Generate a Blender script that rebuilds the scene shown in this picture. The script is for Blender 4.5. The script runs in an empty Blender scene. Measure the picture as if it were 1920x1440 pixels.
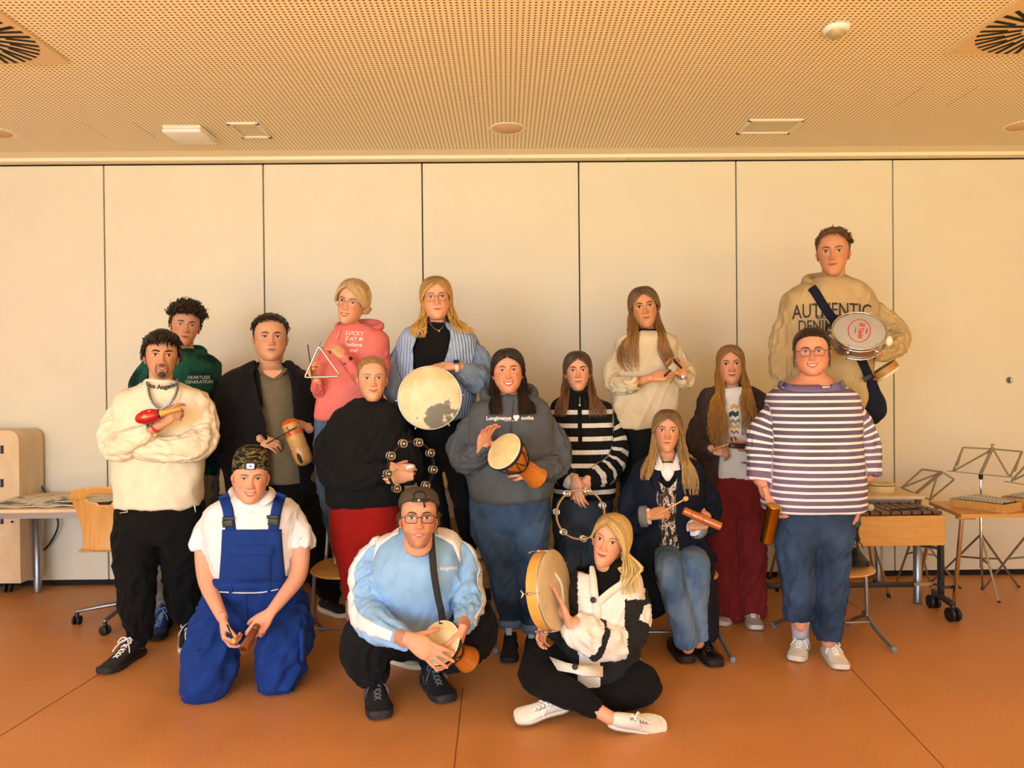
import bpy, math, random
import numpy as np
from mathutils import Vector, Matrix, Euler
from mathutils.bvhtree import BVHTree

# ------------------------------------------------------------------ camera, light, exposure
SC = bpy.context.scene
COL = SC.collection
FPX, CAMH, WALL = 1400.0, 1.48, 5.45
R = math.radians
CAMROT = Euler((math.pi/2 - R(0.41), 0, -R(0.45))).to_matrix() @ Matrix.Rotation(-R(0.53), 3, 'Z')
CAMPOS = Vector((0, 0, CAMH))
cd = bpy.data.cameras.new('camera'); cam = bpy.data.objects.new('camera', cd); COL.objects.link(cam)
cd.sensor_width = 36; cd.lens = FPX/1920*36; cd.clip_start = .05
cam.matrix_world = Matrix.Translation(CAMPOS) @ CAMROT.to_4x4()
SC.camera = cam
SC.view_settings.view_transform = 'Standard'; SC.view_settings.look = 'None'
SC.view_settings.gamma = 1; SC.view_settings.use_curve_mapping = False
SC.view_settings.exposure = -0.28
SC.cycles.max_bounces = 8; SC.cycles.diffuse_bounces = 5; SC.cycles.transparent_max_bounces = 12
SC.cycles.sample_clamp_indirect = 6
w = bpy.data.worlds.new('sky'); SC.world = w; w.use_nodes = True
w.node_tree.nodes['Background'].inputs[0].default_value = (.55, .75, 1, 1)
w.node_tree.nodes['Background'].inputs[1].default_value = 1.0

def lamp(kind, name, loc, rot, energy, color, **kw):
    d = bpy.data.lights.new(name, kind); d.energy = energy; d.color = color
    for k, v in kw.items(): setattr(d, k, v)
    o = bpy.data.objects.new(name, d); COL.objects.link(o); o.location = loc; o.rotation_euler = rot
    return o
YB = -3.6                                     # the window wall, behind the camera
lamp('SUN', 'sun', (0, -8, 6), (R(55), 0, R(-14)), 104.0, (.84, 1, .12), angle=R(.6))
for k, (x, e) in enumerate(((-3.3, 400), (0, 160), (3.3, 60))):        # daylight in the three windows
    lamp('AREA', 'window_daylight', (x, YB+.06, 1.62), (R(68), 0, 0), e, (.58, .77, 1.0), shape='RECTANGLE', size=2.7, size_y=2.0)

# ------------------------------------------------------------------ helpers
def lin(c):
    if isinstance(c, str): c = tuple(int(c[i:i+2], 16)/255 for i in (0, 2, 4))
    return tuple((x/12.92 if x <= .04045 else ((x+.055)/1.055)**2.4) for x in c[:3])
def ray(px, py): return CAMROT @ Vector(((px-960)/FPX, -(py-720)/FPX, -1))
def at(px, py, Y):
    d = ray(px, py); return CAMPOS + d*(Y/d.y)
def fl(px, py, z=0.0):
    d = ray(px, py); return CAMPOS + d*((z-CAMH)/d.z)
def V(*a): return Vector(a if len(a) == 3 else a[0])

def tag(o, label=None, cat=None, group=None, kind=None):
    if label: o['label'] = label
    if cat: o['category'] = cat
    if group: o['group'] = group
    if kind: o['kind'] = kind
    return o
def empty(name, loc=(0, 0, 0), parent=None):
    o = bpy.data.objects.new(name, None); COL.objects.link(o); o.location = loc; o.empty_display_size = .1
    if parent: o.parent = parent
    return o
OFF = {}
def link(name, me, mat, parent=None):
    o = bpy.data.objects.new(name, me); COL.objects.link(o)
    me.materials.clear()
    for m in (mat if isinstance(mat, (list, tuple)) else [mat]): me.materials.append(m)
    if parent is not None:
        o.parent = parent
        bl = Vector((0, 0, 0)); q = parent
        while q is not None: bl += q.location; q = q.parent
        if bl.length > 0: me.transform(Matrix.Translation(-bl)); OFF[me.name] = bl
    return o

class MB:
    """collects lofts, boxes and tubes into one mesh"""
    def __init__(s): s.v = []; s.f = []; s.c = []; s.mi = []; s.cc = (1, 1, 1); s.m = 0
    def add(s, vs, fs, col=None):
        b = len(s.v); s.v.extend([tuple(p) for p in vs])
        s.c.extend(col if isinstance(col, list) else [col or s.cc]*len(vs))
        s.f.extend([tuple(i+b for i in f) for f in fs]); s.mi.extend([s.m]*len(fs)); return s
    def rings(s, rs, cap=True, closed=True, col=None):
        n = len(rs[0]); vs = [p for r in rs for p in r]; fs = []
        for i in range(len(rs)-1):
            for j in range(n if closed else n-1):
                a = i*n+j; b = i*n+(j+1) % n; fs.append((a, b, b+n, a+n))
        if cap and closed:
            for k, r in ((0, rs[0]), (len(rs)-1, rs[-1])):
                c = sum((Vector(p) for p in r), Vector())/n; vs.append(c); ci = len(vs)-1; o = k*n
                for j in range(n):
                    fs.append((ci, o+(j+1) % n, o+j) if k == 0 else (ci, o+j, o+(j+1) % n))
            if isinstance(col, list): col = col + [col[0], col[-1]]
        return s.add(vs, fs, col)
    def box(s, c, sz, rot=None, col=None):
        c = Vector(c); hx, hy, hz = (q/2 for q in sz); M = rot or Matrix.Identity(3)
        vs = [c + M @ Vector((x*hx, y*hy, z*hz)) for x in (-1, 1) for y in (-1, 1) for z in (-1, 1)]
        return s.add(vs, [(0, 1, 3, 2), (4, 6, 7, 5), (0, 4, 5, 1), (2, 3, 7, 6), (0, 2, 6, 4), (1, 5, 7, 3)], col)
    def bar(s, a, b, wx, wz, col=None, up=(0, 0, 1)):
        a = Vector(a); b = Vector(b); d = b-a; L = d.length; d.normalize(); u = Vector(up)
        if abs(d.dot(u)) > .98: u = Vector((0, 1, 0))
        x = d.cross(u).normalized(); z = x.cross(d)
        return s.box((a+b)/2, (wx, L, wz), Matrix((x, d, z)).transposed(), col)
    def tube(s, pts, rad, n=12, cap='round', col=None, sub=1, flat=1.0, up=None, closed=False):
        pts = [Vector(p) for p in pts]
        if not hasattr(rad, '__len__'): rad = [rad]*len(pts)
        rad = list(rad)
        if sub > 1: pts, rad = crom(pts, rad, sub, closed)
        K = len(pts)
        T = [((pts[(i+1) % K]-pts[i-1]) if closed else (pts[min(i+1, K-1)]-pts[max(i-1, 0)])).normalized() for i in range(K)]
        u = Vector(up) if up else (Vector((0, 0, 1)) if abs(T[0].z) < .9 else Vector((0, 1, 0)))
        u = (u - T[0]*u.dot(T[0])).normalized(); rs = []; cl = []
        islist = isinstance(col, list)
        if islist and len(col) != K: col = [col[min(int(i/(K-1)*(len(col)-1)+.5), len(col)-1)] for i in range(K)]
        def ring(p, t, u, r, rr):
            w_ = t.cross(u)
            return [p + u*(math.cos(2*math.pi*j/n)*r*rr*flat) + w_*(math.sin(2*math.pi*j/n)*r*rr) for j in range(n)]
        for i in range(K):
            u = (u - T[i]*u.dot(T[i])); u.normalize()
            if not closed and cap in ('round', 'start') and i == 0:
                for q in (.12, .45, .8): rs.append(ring(pts[0]-T[0]*rad[0]*(math.cos(math.asin(q)))*.8, T[0], u, rad[0], q)); cl += [col[0]]*n if islist else []
            rs.append(ring(pts[i], T[i], u, rad[i], 1)); cl += [col[i]]*n if islist else []
            if not closed and cap == 'round' and i == K-1:
                for q in (.8, .45, .12): rs.append(ring(pts[-1]+T[-1]*rad[-1]*(math.cos(math.asin(q)))*.8, T[-1], u, rad[-1], q)); cl += [col[-1]]*n if islist else []
        if closed:
            rs.append(rs[0]); 
            if islist: cl += cl[:n]
            return s.rings(rs, cap=False, col=cl if islist else col)
        return s.rings(rs, cap=cap is not None, col=cl if islist else col)
    def lathe(s, c, axis, prof, n=24, col=None, cap=True, u=None):
        """prof: (distance along axis, radius)"""
        c = Vector(c); a = Vector(axis).normalized()
        u = Vector(u) if u else (Vector((0, 0, 1)) if abs(a.z) < .9 else Vector((1, 0, 0)))
        u = (u-a*u.dot(a)).normalized(); w_ = a.cross(u)
        rs = [[c+a*h+(u*math.cos(2*math.pi*j/n)+w_*math.sin(2*math.pi*j/n))*max(r, 1e-4) for j in range(n)] for h, r in prof]
        return s.rings(rs, cap=cap, col=col)
    def ell(s, c, r, rot=None, n=16, k=10, col=None):
        c = Vector(c); M = rot or Matrix.Identity(3); rs = []
        for i in range(k+1):
            t = math.pi*(i+.02)/(k+.04); rs.append([c+M @ Vector((r[0]*math.sin(t)*math.cos(2*math.pi*j/n), r[1]*math.sin(t)*math.sin(2*math.pi*j/n), -r[2]*math.cos(t))) for j in range(n)])
        return s.rings(rs, col=col)
    def loft(s, st, n=32, e=2.4, turn=0.0):
        """st: (centre, half width, half depth[, yaw]) from top to bottom"""
        rs = []
        for q in st:
            c = Vector(q[0]); cx, sx = math.cos(turn), math.sin(turn); r = []
            for j in range(n):
                t = 2*math.pi*j/n; a = math.copysign(abs(math.cos(t))**(2/e), math.cos(t))*q[1]; b = math.copysign(abs(math.sin(t))**(2/e), math.sin(t))*q[2]
                r.append(c+Vector((a*cx-b*sx, a*sx+b*cx, 0)))
            rs.append(r)
        return s.rings(rs)
    def mesh(s, name='m', smooth=True):
        me = bpy.data.meshes.new(name); me.from_pydata([tuple(p) for p in s.v], [], s.f); me.validate(verbose=False)
        if smooth: me.shade_smooth()
        if len(me.polygons) == len(s.mi) and any(s.mi): me.polygons.foreach_set('material_index', s.mi)
        if len(me.vertices) == len(s.c):
            a = me.color_attributes.new('col', 'FLOAT_COLOR', 'POINT')
            c = np.ones((len(s.c), 4), np.float32); c[:, :3] = np.array([q[:3] for q in s.c], np.float32); a.data.foreach_set('color', c.ravel())
        return me
    def build(s, name, mat, parent=None, smooth=True, bevel=0, auto=None):
        me = s.mesh(name, smooth)
        bm_fix(me)
        o = link(name, me, mat, parent)
        if bevel:
            b = o.modifiers.new('b', 'BEVEL'); b.width = bevel; b.segments = 2; b.limit_method = 'ANGLE'; b.angle_limit = R(40)
        if auto is not None and smooth: me.set_sharp_from_angle(angle=R(auto))
        return o
import bmesh
def bm_fix(me):
    b = bmesh.new(); b.from_mesh(me); bmesh.ops.recalc_face_normals(b, faces=b.faces); b.to_mesh(me); b.free()

def crom(pts, rad, sub, closed=False):
    K = len(pts); P2 = []; R2 = []
    rng = range(K if closed else K-1)
    g = (lambda i: pts[i % K]) if closed else (lambda i: pts[max(0, min(K-1, i))])
    h = (lambda i: rad[i % K]) if closed else (lambda i: rad[max(0, min(K-1, i))])
    for i in rng:
        for k in range(sub):
            t = k/sub; a = (-t+2*t*t-t**3)/2; b = (2-5*t*t+3*t**3)/2; c = (t+4*t*t-3*t**3)/2; d = (t**3-t*t)/2
            P2.append(g(i-1)*a+g(i)*b+g(i+1)*c+g(i+2)*d); R2.append(max(1e-4, h(i-1)*a+h(i)*b+h(i+1)*c+h(i+2)*d))
    if not closed: P2.append(pts[-1]); R2.append(rad[-1])
    return P2, R2

def hsh(ix, iy, iz, seed):
    n = (ix*374761393 + iy*668265263 + iz*2147483647 + seed*1442695041) & 0xffffffff
    n = ((n ^ (n >> 13))*1274126177) & 0xffffffff
    return ((n ^ (n >> 16)) & 0xffff)/65535.0
def noise(p, seed=0):
    p = np.asarray(p, np.float64); i = np.floor(p).astype(np.int64); f = p-i; f = f*f*(3-2*f); r = 0
    for dx in (0, 1):
        for dy in (0, 1):
            for dz in (0, 1):
                wgt = (f[:, 0] if dx else 1-f[:, 0])*(f[:, 1] if dy else 1-f[:, 1])*(f[:, 2] if dz else 1-f[:, 2])
                r = r + wgt*hsh(i[:, 0]+dx, i[:, 1]+dy, i[:, 2]+dz, seed)
    return r*2-1

def voxel(mb, size, smooth=4):
    me = mb.mesh('t', False); bm_fix(me)
    o = bpy.data.objects.new('t', me); COL.objects.link(o)
    m = o.modifiers.new('r', 'REMESH'); m.mode = 'VOXEL'; m.voxel_size = size
    if smooth:
        q = o.modifiers.new('s', 'SMOOTH'); q.factor = .5; q.iterations = smooth
    dg = bpy.context.evaluated_depsgraph_get(); ev = o.evaluated_get(dg)
    r = bpy.data.meshes.new_from_object(ev)
    bpy.data.objects.remove(o); bpy.data.meshes.remove(me)
    for a in list(r.color_attributes): r.color_attributes.remove(a)
    r.shade_smooth(); return r
def vn(me):
    n = len(me.vertices); v = np.empty(n*3); me.vertices.foreach_get('co', v)
    w_ = np.empty(n*3); me.vertex_normals.foreach_get('vector', w_); return v.reshape(-1, 3), w_.reshape(-1, 3)
def setco(me, v): me.vertices.foreach_set('co', np.ascontiguousarray(v, np.float32).ravel()); me.update()
def setcol(me, c):
    a = me.color_attributes.new('col', 'FLOAT_COLOR', 'POINT'); q = np.ones((len(c), 4), np.float32); q[:, :3] = c; a.data.foreach_set('color', q.ravel())

def limb_coords(v, limbs):
    """nearest polyline of each vertex: arc length, angle about it, index, distance to the nearest inner joint"""
    n = len(v); best = np.full(n, 1e9); S = np.zeros(n); A = np.zeros(n); I = np.zeros(n, int); J = np.full(n, 9.0)
    for li, (pts, rad) in enumerate(limbs):
        P_ = np.array([tuple(p) for p in pts]); s0 = 0; DS = []; SS = []
        for k in range(len(P_)-1):
            a = P_[k]; b = P_[k+1]; d = b-a; L = np.linalg.norm(d)
            if L < 1e-6: continue
            d = d/L; tu = (v-a) @ d; t = np.clip(tu, 0, L); tu = np.clip(tu, -9 if k == 0 else 0, 9 if k == len(P_)-2 else L); q = v-(a+t[:, None]*d); ds = np.linalg.norm(q, axis=1)
            r = rad[k]+(rad[k+1]-rad[k])*t/L; m = (ds/r) < best
            up = np.array([0, 1, 0.]) if abs(d[1]) < .9 else np.array([0, 0, 1.]); x = np.cross(d, up); x /= np.linalg.norm(x); y = np.cross(d, x)
            best[m] = (ds/r)[m]; S[m] = (s0+tu)[m]; A[m] = np.arctan2(q @ y, q @ x)[m]; I[m] = li
            DS.append(ds); SS.append(s0+tu); jd = np.full(n, 9.0)
            if k > 0: jd = np.minimum(jd, t)
            if k < len(P_)-2: jd = np.minimum(jd, L-t)
            J[m] = jd[m]; s0 += L
        if len(DS) > 2:
            DS = np.array(DS); SS = np.array(SS); W_ = np.exp(-(DS-DS.min(0))/.012); m = I == li; S[m] = ((W_*SS).sum(0)/W_.sum(0))[m]
    return S, A, I, J, best

def cloth(mb, limbs, vox=.008, amp=.006, seed=1, smooth=3, tor=None, fold=1.0, keep=None):
    """remeshed garment; limbs[0] is the trunk, the rest sleeves or legs; adds folds and the 'sv' attribute"""
    me = voxel(mb, vox, smooth); v, n = vn(me)
    S, A, I, J, _ = limb_coords(v, limbs)
    lim = (I > 0) if tor is None else (I >= tor)
    near = np.exp(-(J/.09)**2)
    ca = np.cos(A); sa = np.sin(A)
    nl = noise(np.c_[S/.060+ca*1.2, ca*2.0+I*7, sa*2.0], seed); nl2 = noise(np.c_[S/.026+ca*1.8+sa, ca*2.4+I*3, sa*2.4], seed+5)
    ridge = 1-np.abs(nl)*2.2; ridge = np.clip(ridge, -.6, 1)
    dl = (ridge*1.0+nl2*.55)*(0.40+.9*near)*amp
    big = noise(v/np.array([.11, .12, .2])+3.1, seed+2); mid = noise(v/np.array([.05, .06, .09])+v[:, 2:3]*4, seed+3)
    rt = 1-np.abs(noise(np.c_[(v[:, 0]+.45*v[:, 2])/.09, v[:, 1]/.2, (v[:, 2]-.3*v[:, 0])/.15], seed+9))*2
    rt2 = np.clip(1-np.abs(noise(np.c_[(v[:, 0]-.5*v[:, 2])/.06, v[:, 1]/.2, (v[:, 2]+.4*v[:, 0])/.22], seed+19))*2.6, -.3, 1)
    dt = (big*1.1+mid*.55+rt*.6+rt2*.6)*amp
    d = np.where(lim, dl+big*amp*.4, dt)*fold
    v = v+n*d[:, None]; setco(me, v)
    a = me.attributes.new('sv', 'FLOAT_VECTOR', 'POINT'); sv = np.c_[np.where(I == 0, v[:, 2], S), A, I].astype(np.float32)
    a.data.foreach_set('vector', sv.ravel()); me.shade_smooth()
    return me
def drop(me, mask):
    """remove the vertices where mask is true"""
    b = bmesh.new(); b.from_mesh(me); b.verts.ensure_lookup_table()
    bmesh.ops.delete(b, geom=[b.verts[i] for i in np.nonzero(mask)[0]], context='VERTS')
    for _ in range(14):
        nw = {}
        for v in b.verts:
            if v.is_boundary:
                nb = [e.other_vert(v).co for e in v.link_edges if e.is_boundary]
                if len(nb) == 2: nw[v] = v.co*.4+(nb[0]+nb[1])*.3
        for v, c in nw.items(): v.co = c
    b.to_mesh(me); b.free()
def bvh(*mes):
    vs = []; fs = []
    for m in mes:
        o = len(vs); b_ = OFF.get(m.name, Vector((0, 0, 0))); vs += [x.co+b_ for x in m.vertices]; fs += [[o+i for i in p.vertices] for p in m.polygons]
    return BVHTree.FromPolygons(vs, fs)

# ------------------------------------------------------------------ materials
MATS = {}
def mk(name):
    m = bpy.data.materials.new(name); m.use_nodes = True; nt = m.node_tree; b = nt.nodes['Principled BSDF']
    return m, nt, b
def N(nt, t, **kw):
    n = nt.nodes.new(t)
    for k, v in kw.items():
        if k.startswith('i_'): n.inputs[int(k[2:]) if k[2:].isdigit() else k[2:]].default_value = v
        else: setattr(n, k, v)
    return n
def ramp(nt, fac, stops, interp='LINEAR'):
    r = nt.nodes.new('ShaderNodeValToRGB'); r.color_ramp.interpolation = interp
    e = r.color_ramp.elements
    while len(e) < len(stops): e.new(.5)
    for q, (p, c) in zip(e, stops): q.position = p; q.color = (*c[:3], 1)
    nt.links.new(fac, r.inputs[0]); return r.outputs[0]
def math_(nt, op, a, b=None, c=None):
    n = nt.nodes.new('ShaderNodeMath'); n.operation = op
    for i, q in enumerate((a, b, c)):
        if q is None: continue
        if isinstance(q, (int, float)): n.inputs[i].default_value = q
        else: nt.links.new(q, n.inputs[i])
    return n.outputs[0]
def bump(nt, b, h, strength, dist=.002):
    n = N(nt, 'ShaderNodeBump'); n.inputs['Strength'].default_value = strength; n.inputs['Distance'].default_value = dist
    nt.links.new(h, n.inputs['Height']); nt.links.new(n.outputs[0], b.inputs['Normal'])
def obj_co(nt): return N(nt, 'ShaderNodeTexCoord').outputs['Object']
def plain(c, rough=.5, metal=0, nz=0.0, nscale=40, bmp=0, spec=.5, name='plain', alpha=None):
    key = ('plain', c, rough, metal, nz, nscale, bmp, spec)
    if key in MATS: return MATS[key]
    m, nt, b = mk(name); c = lin(c)
    b.inputs['Base Color'].default_value = (*c, 1); b.inputs['Roughness'].default_value = rough; b.inputs['Metallic'].default_value = metal
    b.inputs['Specular IOR Level'].default_value = spec
    if nz or bmp:
        t = N(nt, 'ShaderNodeTexNoise'); t.inputs['Scale'].default_value = nscale; t.inputs['Detail'].default_value = 5
        nt.links.new(obj_co(nt), t.inputs['Vector'])
        if nz: nt.links.new(ramp(nt, t.outputs['Fac'], [(.3, tuple(x*(1-nz) for x in c)), (.7, tuple(min(1, x*(1+nz)) for x in c))]), b.inputs['Base Color'])
        if bmp: bump(nt, b, t.outputs['Fac'], bmp)
    MATS[key] = m; return m
def fabric(c, rough=.92, weave=900, nz=.10, sheen=.15, c2=None, rib=0, ribk=60, knit=0):
    """cloth; rib: vertical knit ribs (needs sv); knit: coarse waffle"""
    key = ('fab', c, rough, weave, nz, c2, rib, ribk, knit)
    if key in MATS: return MATS[key]
    m, nt, b = mk('fabric'); c = lin(c); b.inputs['Roughness'].default_value = rough; b.inputs['Specular IOR Level'].default_value = .2
    b.inputs['Sheen Weight'].default_value = sheen*.12; b.inputs['Sheen Roughness'].default_value = .5
    co = obj_co(nt); t = N(nt, 'ShaderNodeTexNoise'); t.inputs['Scale'].default_value = 14 if not c2 else 9; t.inputs['Detail'].default_value = 6; nt.links.new(co, t.inputs['Vector'])
    cc = lin(c2) if c2 else tuple(min(1, x*(1+nz)) for x in c)
    col = ramp(nt, t.outputs['Fac'], [(.35, tuple(x*(1-nz) for x in c) if not c2 else c), (.65, cc)])
    t2 = N(nt, 'ShaderNodeTexNoise'); t2.inputs['Scale'].default_value = weave; t2.inputs['Detail'].default_value = 2; nt.links.new(co, t2.inputs['Vector'])
    mx = N(nt, 'ShaderNodeMix', data_type='RGBA', blend_type='MULTIPLY'); mx.inputs[0].default_value = .5
    nt.links.new(col, mx.inputs[6]); nt.links.new(ramp(nt, t2.outputs['Fac'], [(.3, (.7, .7, .7)), (.7, (1.15, 1.15, 1.15))]), mx.inputs[7]); nt.links.new(mx.outputs[2], b.inputs['Base Color'])
    h = t2.outputs['Fac']
    if rib or knit:
        at_ = N(nt, 'ShaderNodeAttribute', attribute_name='sv'); sp = N(nt, 'ShaderNodeSeparateXYZ'); nt.links.new(at_.outputs['Vector'], sp.inputs[0])
        a = math_(nt, 'SINE', math_(nt, 'MULTIPLY', sp.outputs[1], ribk)); h = a
        if knit: h = math_(nt, 'MULTIPLY', a, math_(nt, 'SINE', math_(nt, 'MULTIPLY', sp.outputs[0], knit)))
        bump(nt, b, h, rib or .8, .004)
    else: bump(nt, b, h, .35, .001)
    MATS[key] = m; return m
def striped(base, stripe, period, width, off=0, rib=0, top=None, sl_top=None, accent=None):
    """stripes across the trunk (by height) and round the sleeves (by length)"""
    m, nt, b = mk('striped_fabric'); b.inputs['Roughness'].default_value = .9; b.inputs['Specular IOR Level'].default_value = .2
    at_ = N(nt, 'ShaderNodeAttribute', attribute_name='sv'); sp = N(nt, 'ShaderNodeSeparateXYZ'); nt.links.new(at_.outputs['Vector'], sp.inputs[0])
    s = math_(nt, 'FRACT', math_(nt, 'DIVIDE', math_(nt, 'ADD', sp.outputs[0], off), period))
    f = math_(nt, 'LESS_THAN', s, width)
    if top is not None:
        istr = math_(nt, 'LESS_THAN', sp.outputs[2], .5)
        a = math_(nt, 'MULTIPLY', istr, math_(nt, 'LESS_THAN', sp.outputs[0], top))
        bb = math_(nt, 'MULTIPLY', math_(nt, 'SUBTRACT', 1.0, istr), math_(nt, 'MULTIPLY', math_(nt, 'GREATER_THAN', sp.outputs[0], sl_top[0]), math_(nt, 'LESS_THAN', sp.outputs[0], sl_top[1])))
        f = math_(nt, 'MULTIPLY', f, math_(nt, 'ADD', a, bb))
    mx = N(nt, 'ShaderNodeMix', data_type='RGBA'); nt.links.new(f, mx.inputs[0]); mx.inputs[6].default_value = (*lin(base), 1); mx.inputs[7].default_value = (*lin(stripe), 1)
    out = mx.outputs[2]
    if accent:
        tn = N(nt, 'ShaderNodeTexNoise'); tn.inputs['Scale'].default_value = 2.2; nt.links.new(obj_co(nt), tn.inputs['Vector'])
        nt.links.new(ramp(nt, tn.outputs['Fac'], [(.42, lin(base)), (.58, lin(accent))]), mx.inputs[6])
    nt.links.new(out, b.inputs['Base Color'])
    if rib: bump(nt, b, math_(nt, 'SINE', math_(nt, 'MULTIPLY', sp.outputs[1], rib)), .6, .003)
    return m
def camo(cols, scale, stretch=(1, 1, 1), detail=2, stops=(.0, .42, .5, .6)):
    m, nt, b = mk('camo_fabric'); b.inputs['Roughness'].default_value = .9; b.inputs['Specular IOR Level'].default_value = .2
    mp = N(nt, 'ShaderNodeMapping'); mp.inputs['Scale'].default_value = stretch; nt.links.new(obj_co(nt), mp.inputs[0])
    t = N(nt, 'ShaderNodeTexNoise'); t.inputs['Scale'].default_value = scale; t.inputs['Detail'].default_value = detail; t.inputs['Distortion'].default_value = .6; nt.links.new(mp.outputs[0], t.inputs['Vector'])
    nt.links.new(ramp(nt, t.outputs['Fac'], list(zip(stops, [lin(c) for c in cols])), 'CONSTANT' if detail <= 2 else 'LINEAR'), b.inputs['Base Color'])
    return m
def denim(c, fade, rough=.9):
    key = ('denim', c, fade)
    if key in MATS: return MATS[key]
    m, nt, b = mk('denim'); b.inputs['Roughness'].default_value = rough; b.inputs['Specular IOR Level'].default_value = .2
    co = obj_co(nt); t = N(nt, 'ShaderNodeTexNoise'); t.inputs['Scale'].default_value = 5; t.inputs['Detail'].default_value = 8; nt.links.new(co, t.inputs['Vector'])
    mp = N(nt, 'ShaderNodeMapping'); mp.inputs['Scale'].default_value = (420, 420, 60); nt.links.new(co, mp.inputs[0])
    t2 = N(nt, 'ShaderNodeTexNoise'); t2.inputs['Scale'].default_value = 1; t2.inputs['Detail'].default_value = 3; nt.links.new(mp.outputs[0], t2.inputs['Vector'])
    mx = N(nt, 'ShaderNodeMix', data_type='RGBA', blend_type='MULTIPLY'); mx.inputs[0].default_value = .6
    nt.links.new(ramp(nt, t.outputs['Fac'], [(.36, lin(c)), (.66, lin(fade))]), mx.inputs[6]); nt.links.new(ramp(nt, t2.outputs['Fac'], [(.3, (.62, .62, .65)), (.7, (1.25, 1.25, 1.25))]), mx.inputs[7])
    nt.links.new(mx.outputs[2], b.inputs['Base Color']); bump(nt, b, t2.outputs['Fac'], .4, .001); MATS[key] = m; return m
def wood(c1, c2, scale=6, stretch=(1, 12, 12), rough=.45, coat=0):
    key = ('wood', c1, c2, scale, stretch, rough)
    if key in MATS: return MATS[key]
    m, nt, b = mk('wood'); b.inputs['Roughness'].default_value = rough; b.inputs['Coat Weight'].default_value = coat; b.inputs['Coat Roughness'].default_value = .15
    mp = N(nt, 'ShaderNodeMapping'); mp.inputs['Scale'].default_value = stretch; nt.links.new(obj_co(nt), mp.inputs[0])
    t = N(nt, 'ShaderNodeTexNoise'); t.inputs['Scale'].default_value = scale; t.inputs['Detail'].default_value = 6; t.inputs['Distortion'].default_value = 1.2; nt.links.new(mp.outputs[0], t.inputs['Vector'])
    nt.links.new(ramp(nt, t.outputs['Fac'], [(.3, lin(c1)), (.7, lin(c2))]), b.inputs['Base Color']); bump(nt, b, t.outputs['Fac'], .1, .001)
    MATS[key] = m; return m
def vcol(rough=.5, nz=.06, scale=300, name='skin', spec=.4, bmp=.12, streak=False, coat=0, sss=0):
    key = ('vcol', rough, nz, name, coat)
    if key in MATS: return MATS[key]
    m, nt, b = mk(name); b.inputs['Roughness'].default_value = rough; b.inputs['Specular IOR Level'].default_value = spec; b.inputs['Coat Weight'].default_value = coat
    a = N(nt, 'ShaderNodeAttribute', attribute_name='col'); t = N(nt, 'ShaderNodeTexNoise'); t.inputs['Scale'].default_value = scale; t.inputs['Detail'].default_value = 4
    nt.links.new(obj_co(nt), t.inputs['Vector'])
    mx = N(nt, 'ShaderNodeMix', data_type='RGBA', blend_type='MULTIPLY'); mx.inputs[0].default_value = 1
    nt.links.new(a.outputs['Color'], mx.inputs[6]); nt.links.new(ramp(nt, t.outputs['Fac'], [(.3, (1-nz,)*3), (.7, (1+nz,)*3)]), mx.inputs[7]); nt.links.new(mx.outputs[2], b.inputs['Base Color'])
    if bmp: bump(nt, b, t.outputs['Fac'], bmp, .001)
    if sss: b.inputs['Subsurface Weight'].default_value = sss; b.inputs['Subsurface Radius'].default_value = (.012, .004, .002); b.inputs['Subsurface Scale'].default_value = 1
    MATS[key] = m; return m
SKIN = vcol(.5, .05, 260, 'skin', .35, .1)
HAIR = vcol(.42, .22, 130, 'hair', .4, .3)
EYE = vcol(.12, 0, 10, 'eye', .5, 0)
METAL = plain('c9c6bf', .28, 1, name='metal'); DARKM = plain('3a3a3c', .4, .6, name='dark_metal'); BLACKP = plain('141416', .5, name='black_plastic')
STEEL = plain('9a9a9c', .35, .85, name='steel'); CHROME = plain('d8d8d8', .12, 1, name='chrome'); WHITEP = plain('e9e6df', .5, name='white_plastic')
def glass(tint=(1, 1, 1)):
    if 'glass' in MATS: return MATS['glass']
    m = bpy.data.materials.new('lens_glass'); m.use_nodes = True; nt = m.node_tree; nt.nodes.clear()
    o = N(nt, 'ShaderNodeOutputMaterial'); t = N(nt, 'ShaderNodeBsdfTransparent'); g = N(nt, 'ShaderNodeBsdfGlossy'); g.inputs['Roughness'].default_value = .12
    f = N(nt, 'ShaderNodeFresnel'); f.inputs[0].default_value = 1.45; mx = N(nt, 'ShaderNodeMixShader'); nt.links.new(math_(nt, 'MULTIPLY', f.outputs[0], .10), mx.inputs[0]); nt.links.new(t.outputs[0], mx.inputs[1]); nt.links.new(g.outputs[0], mx.inputs[2]); nt.links.new(mx.outputs[0], o.inputs[0])
    MATS['glass'] = m; return m
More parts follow.
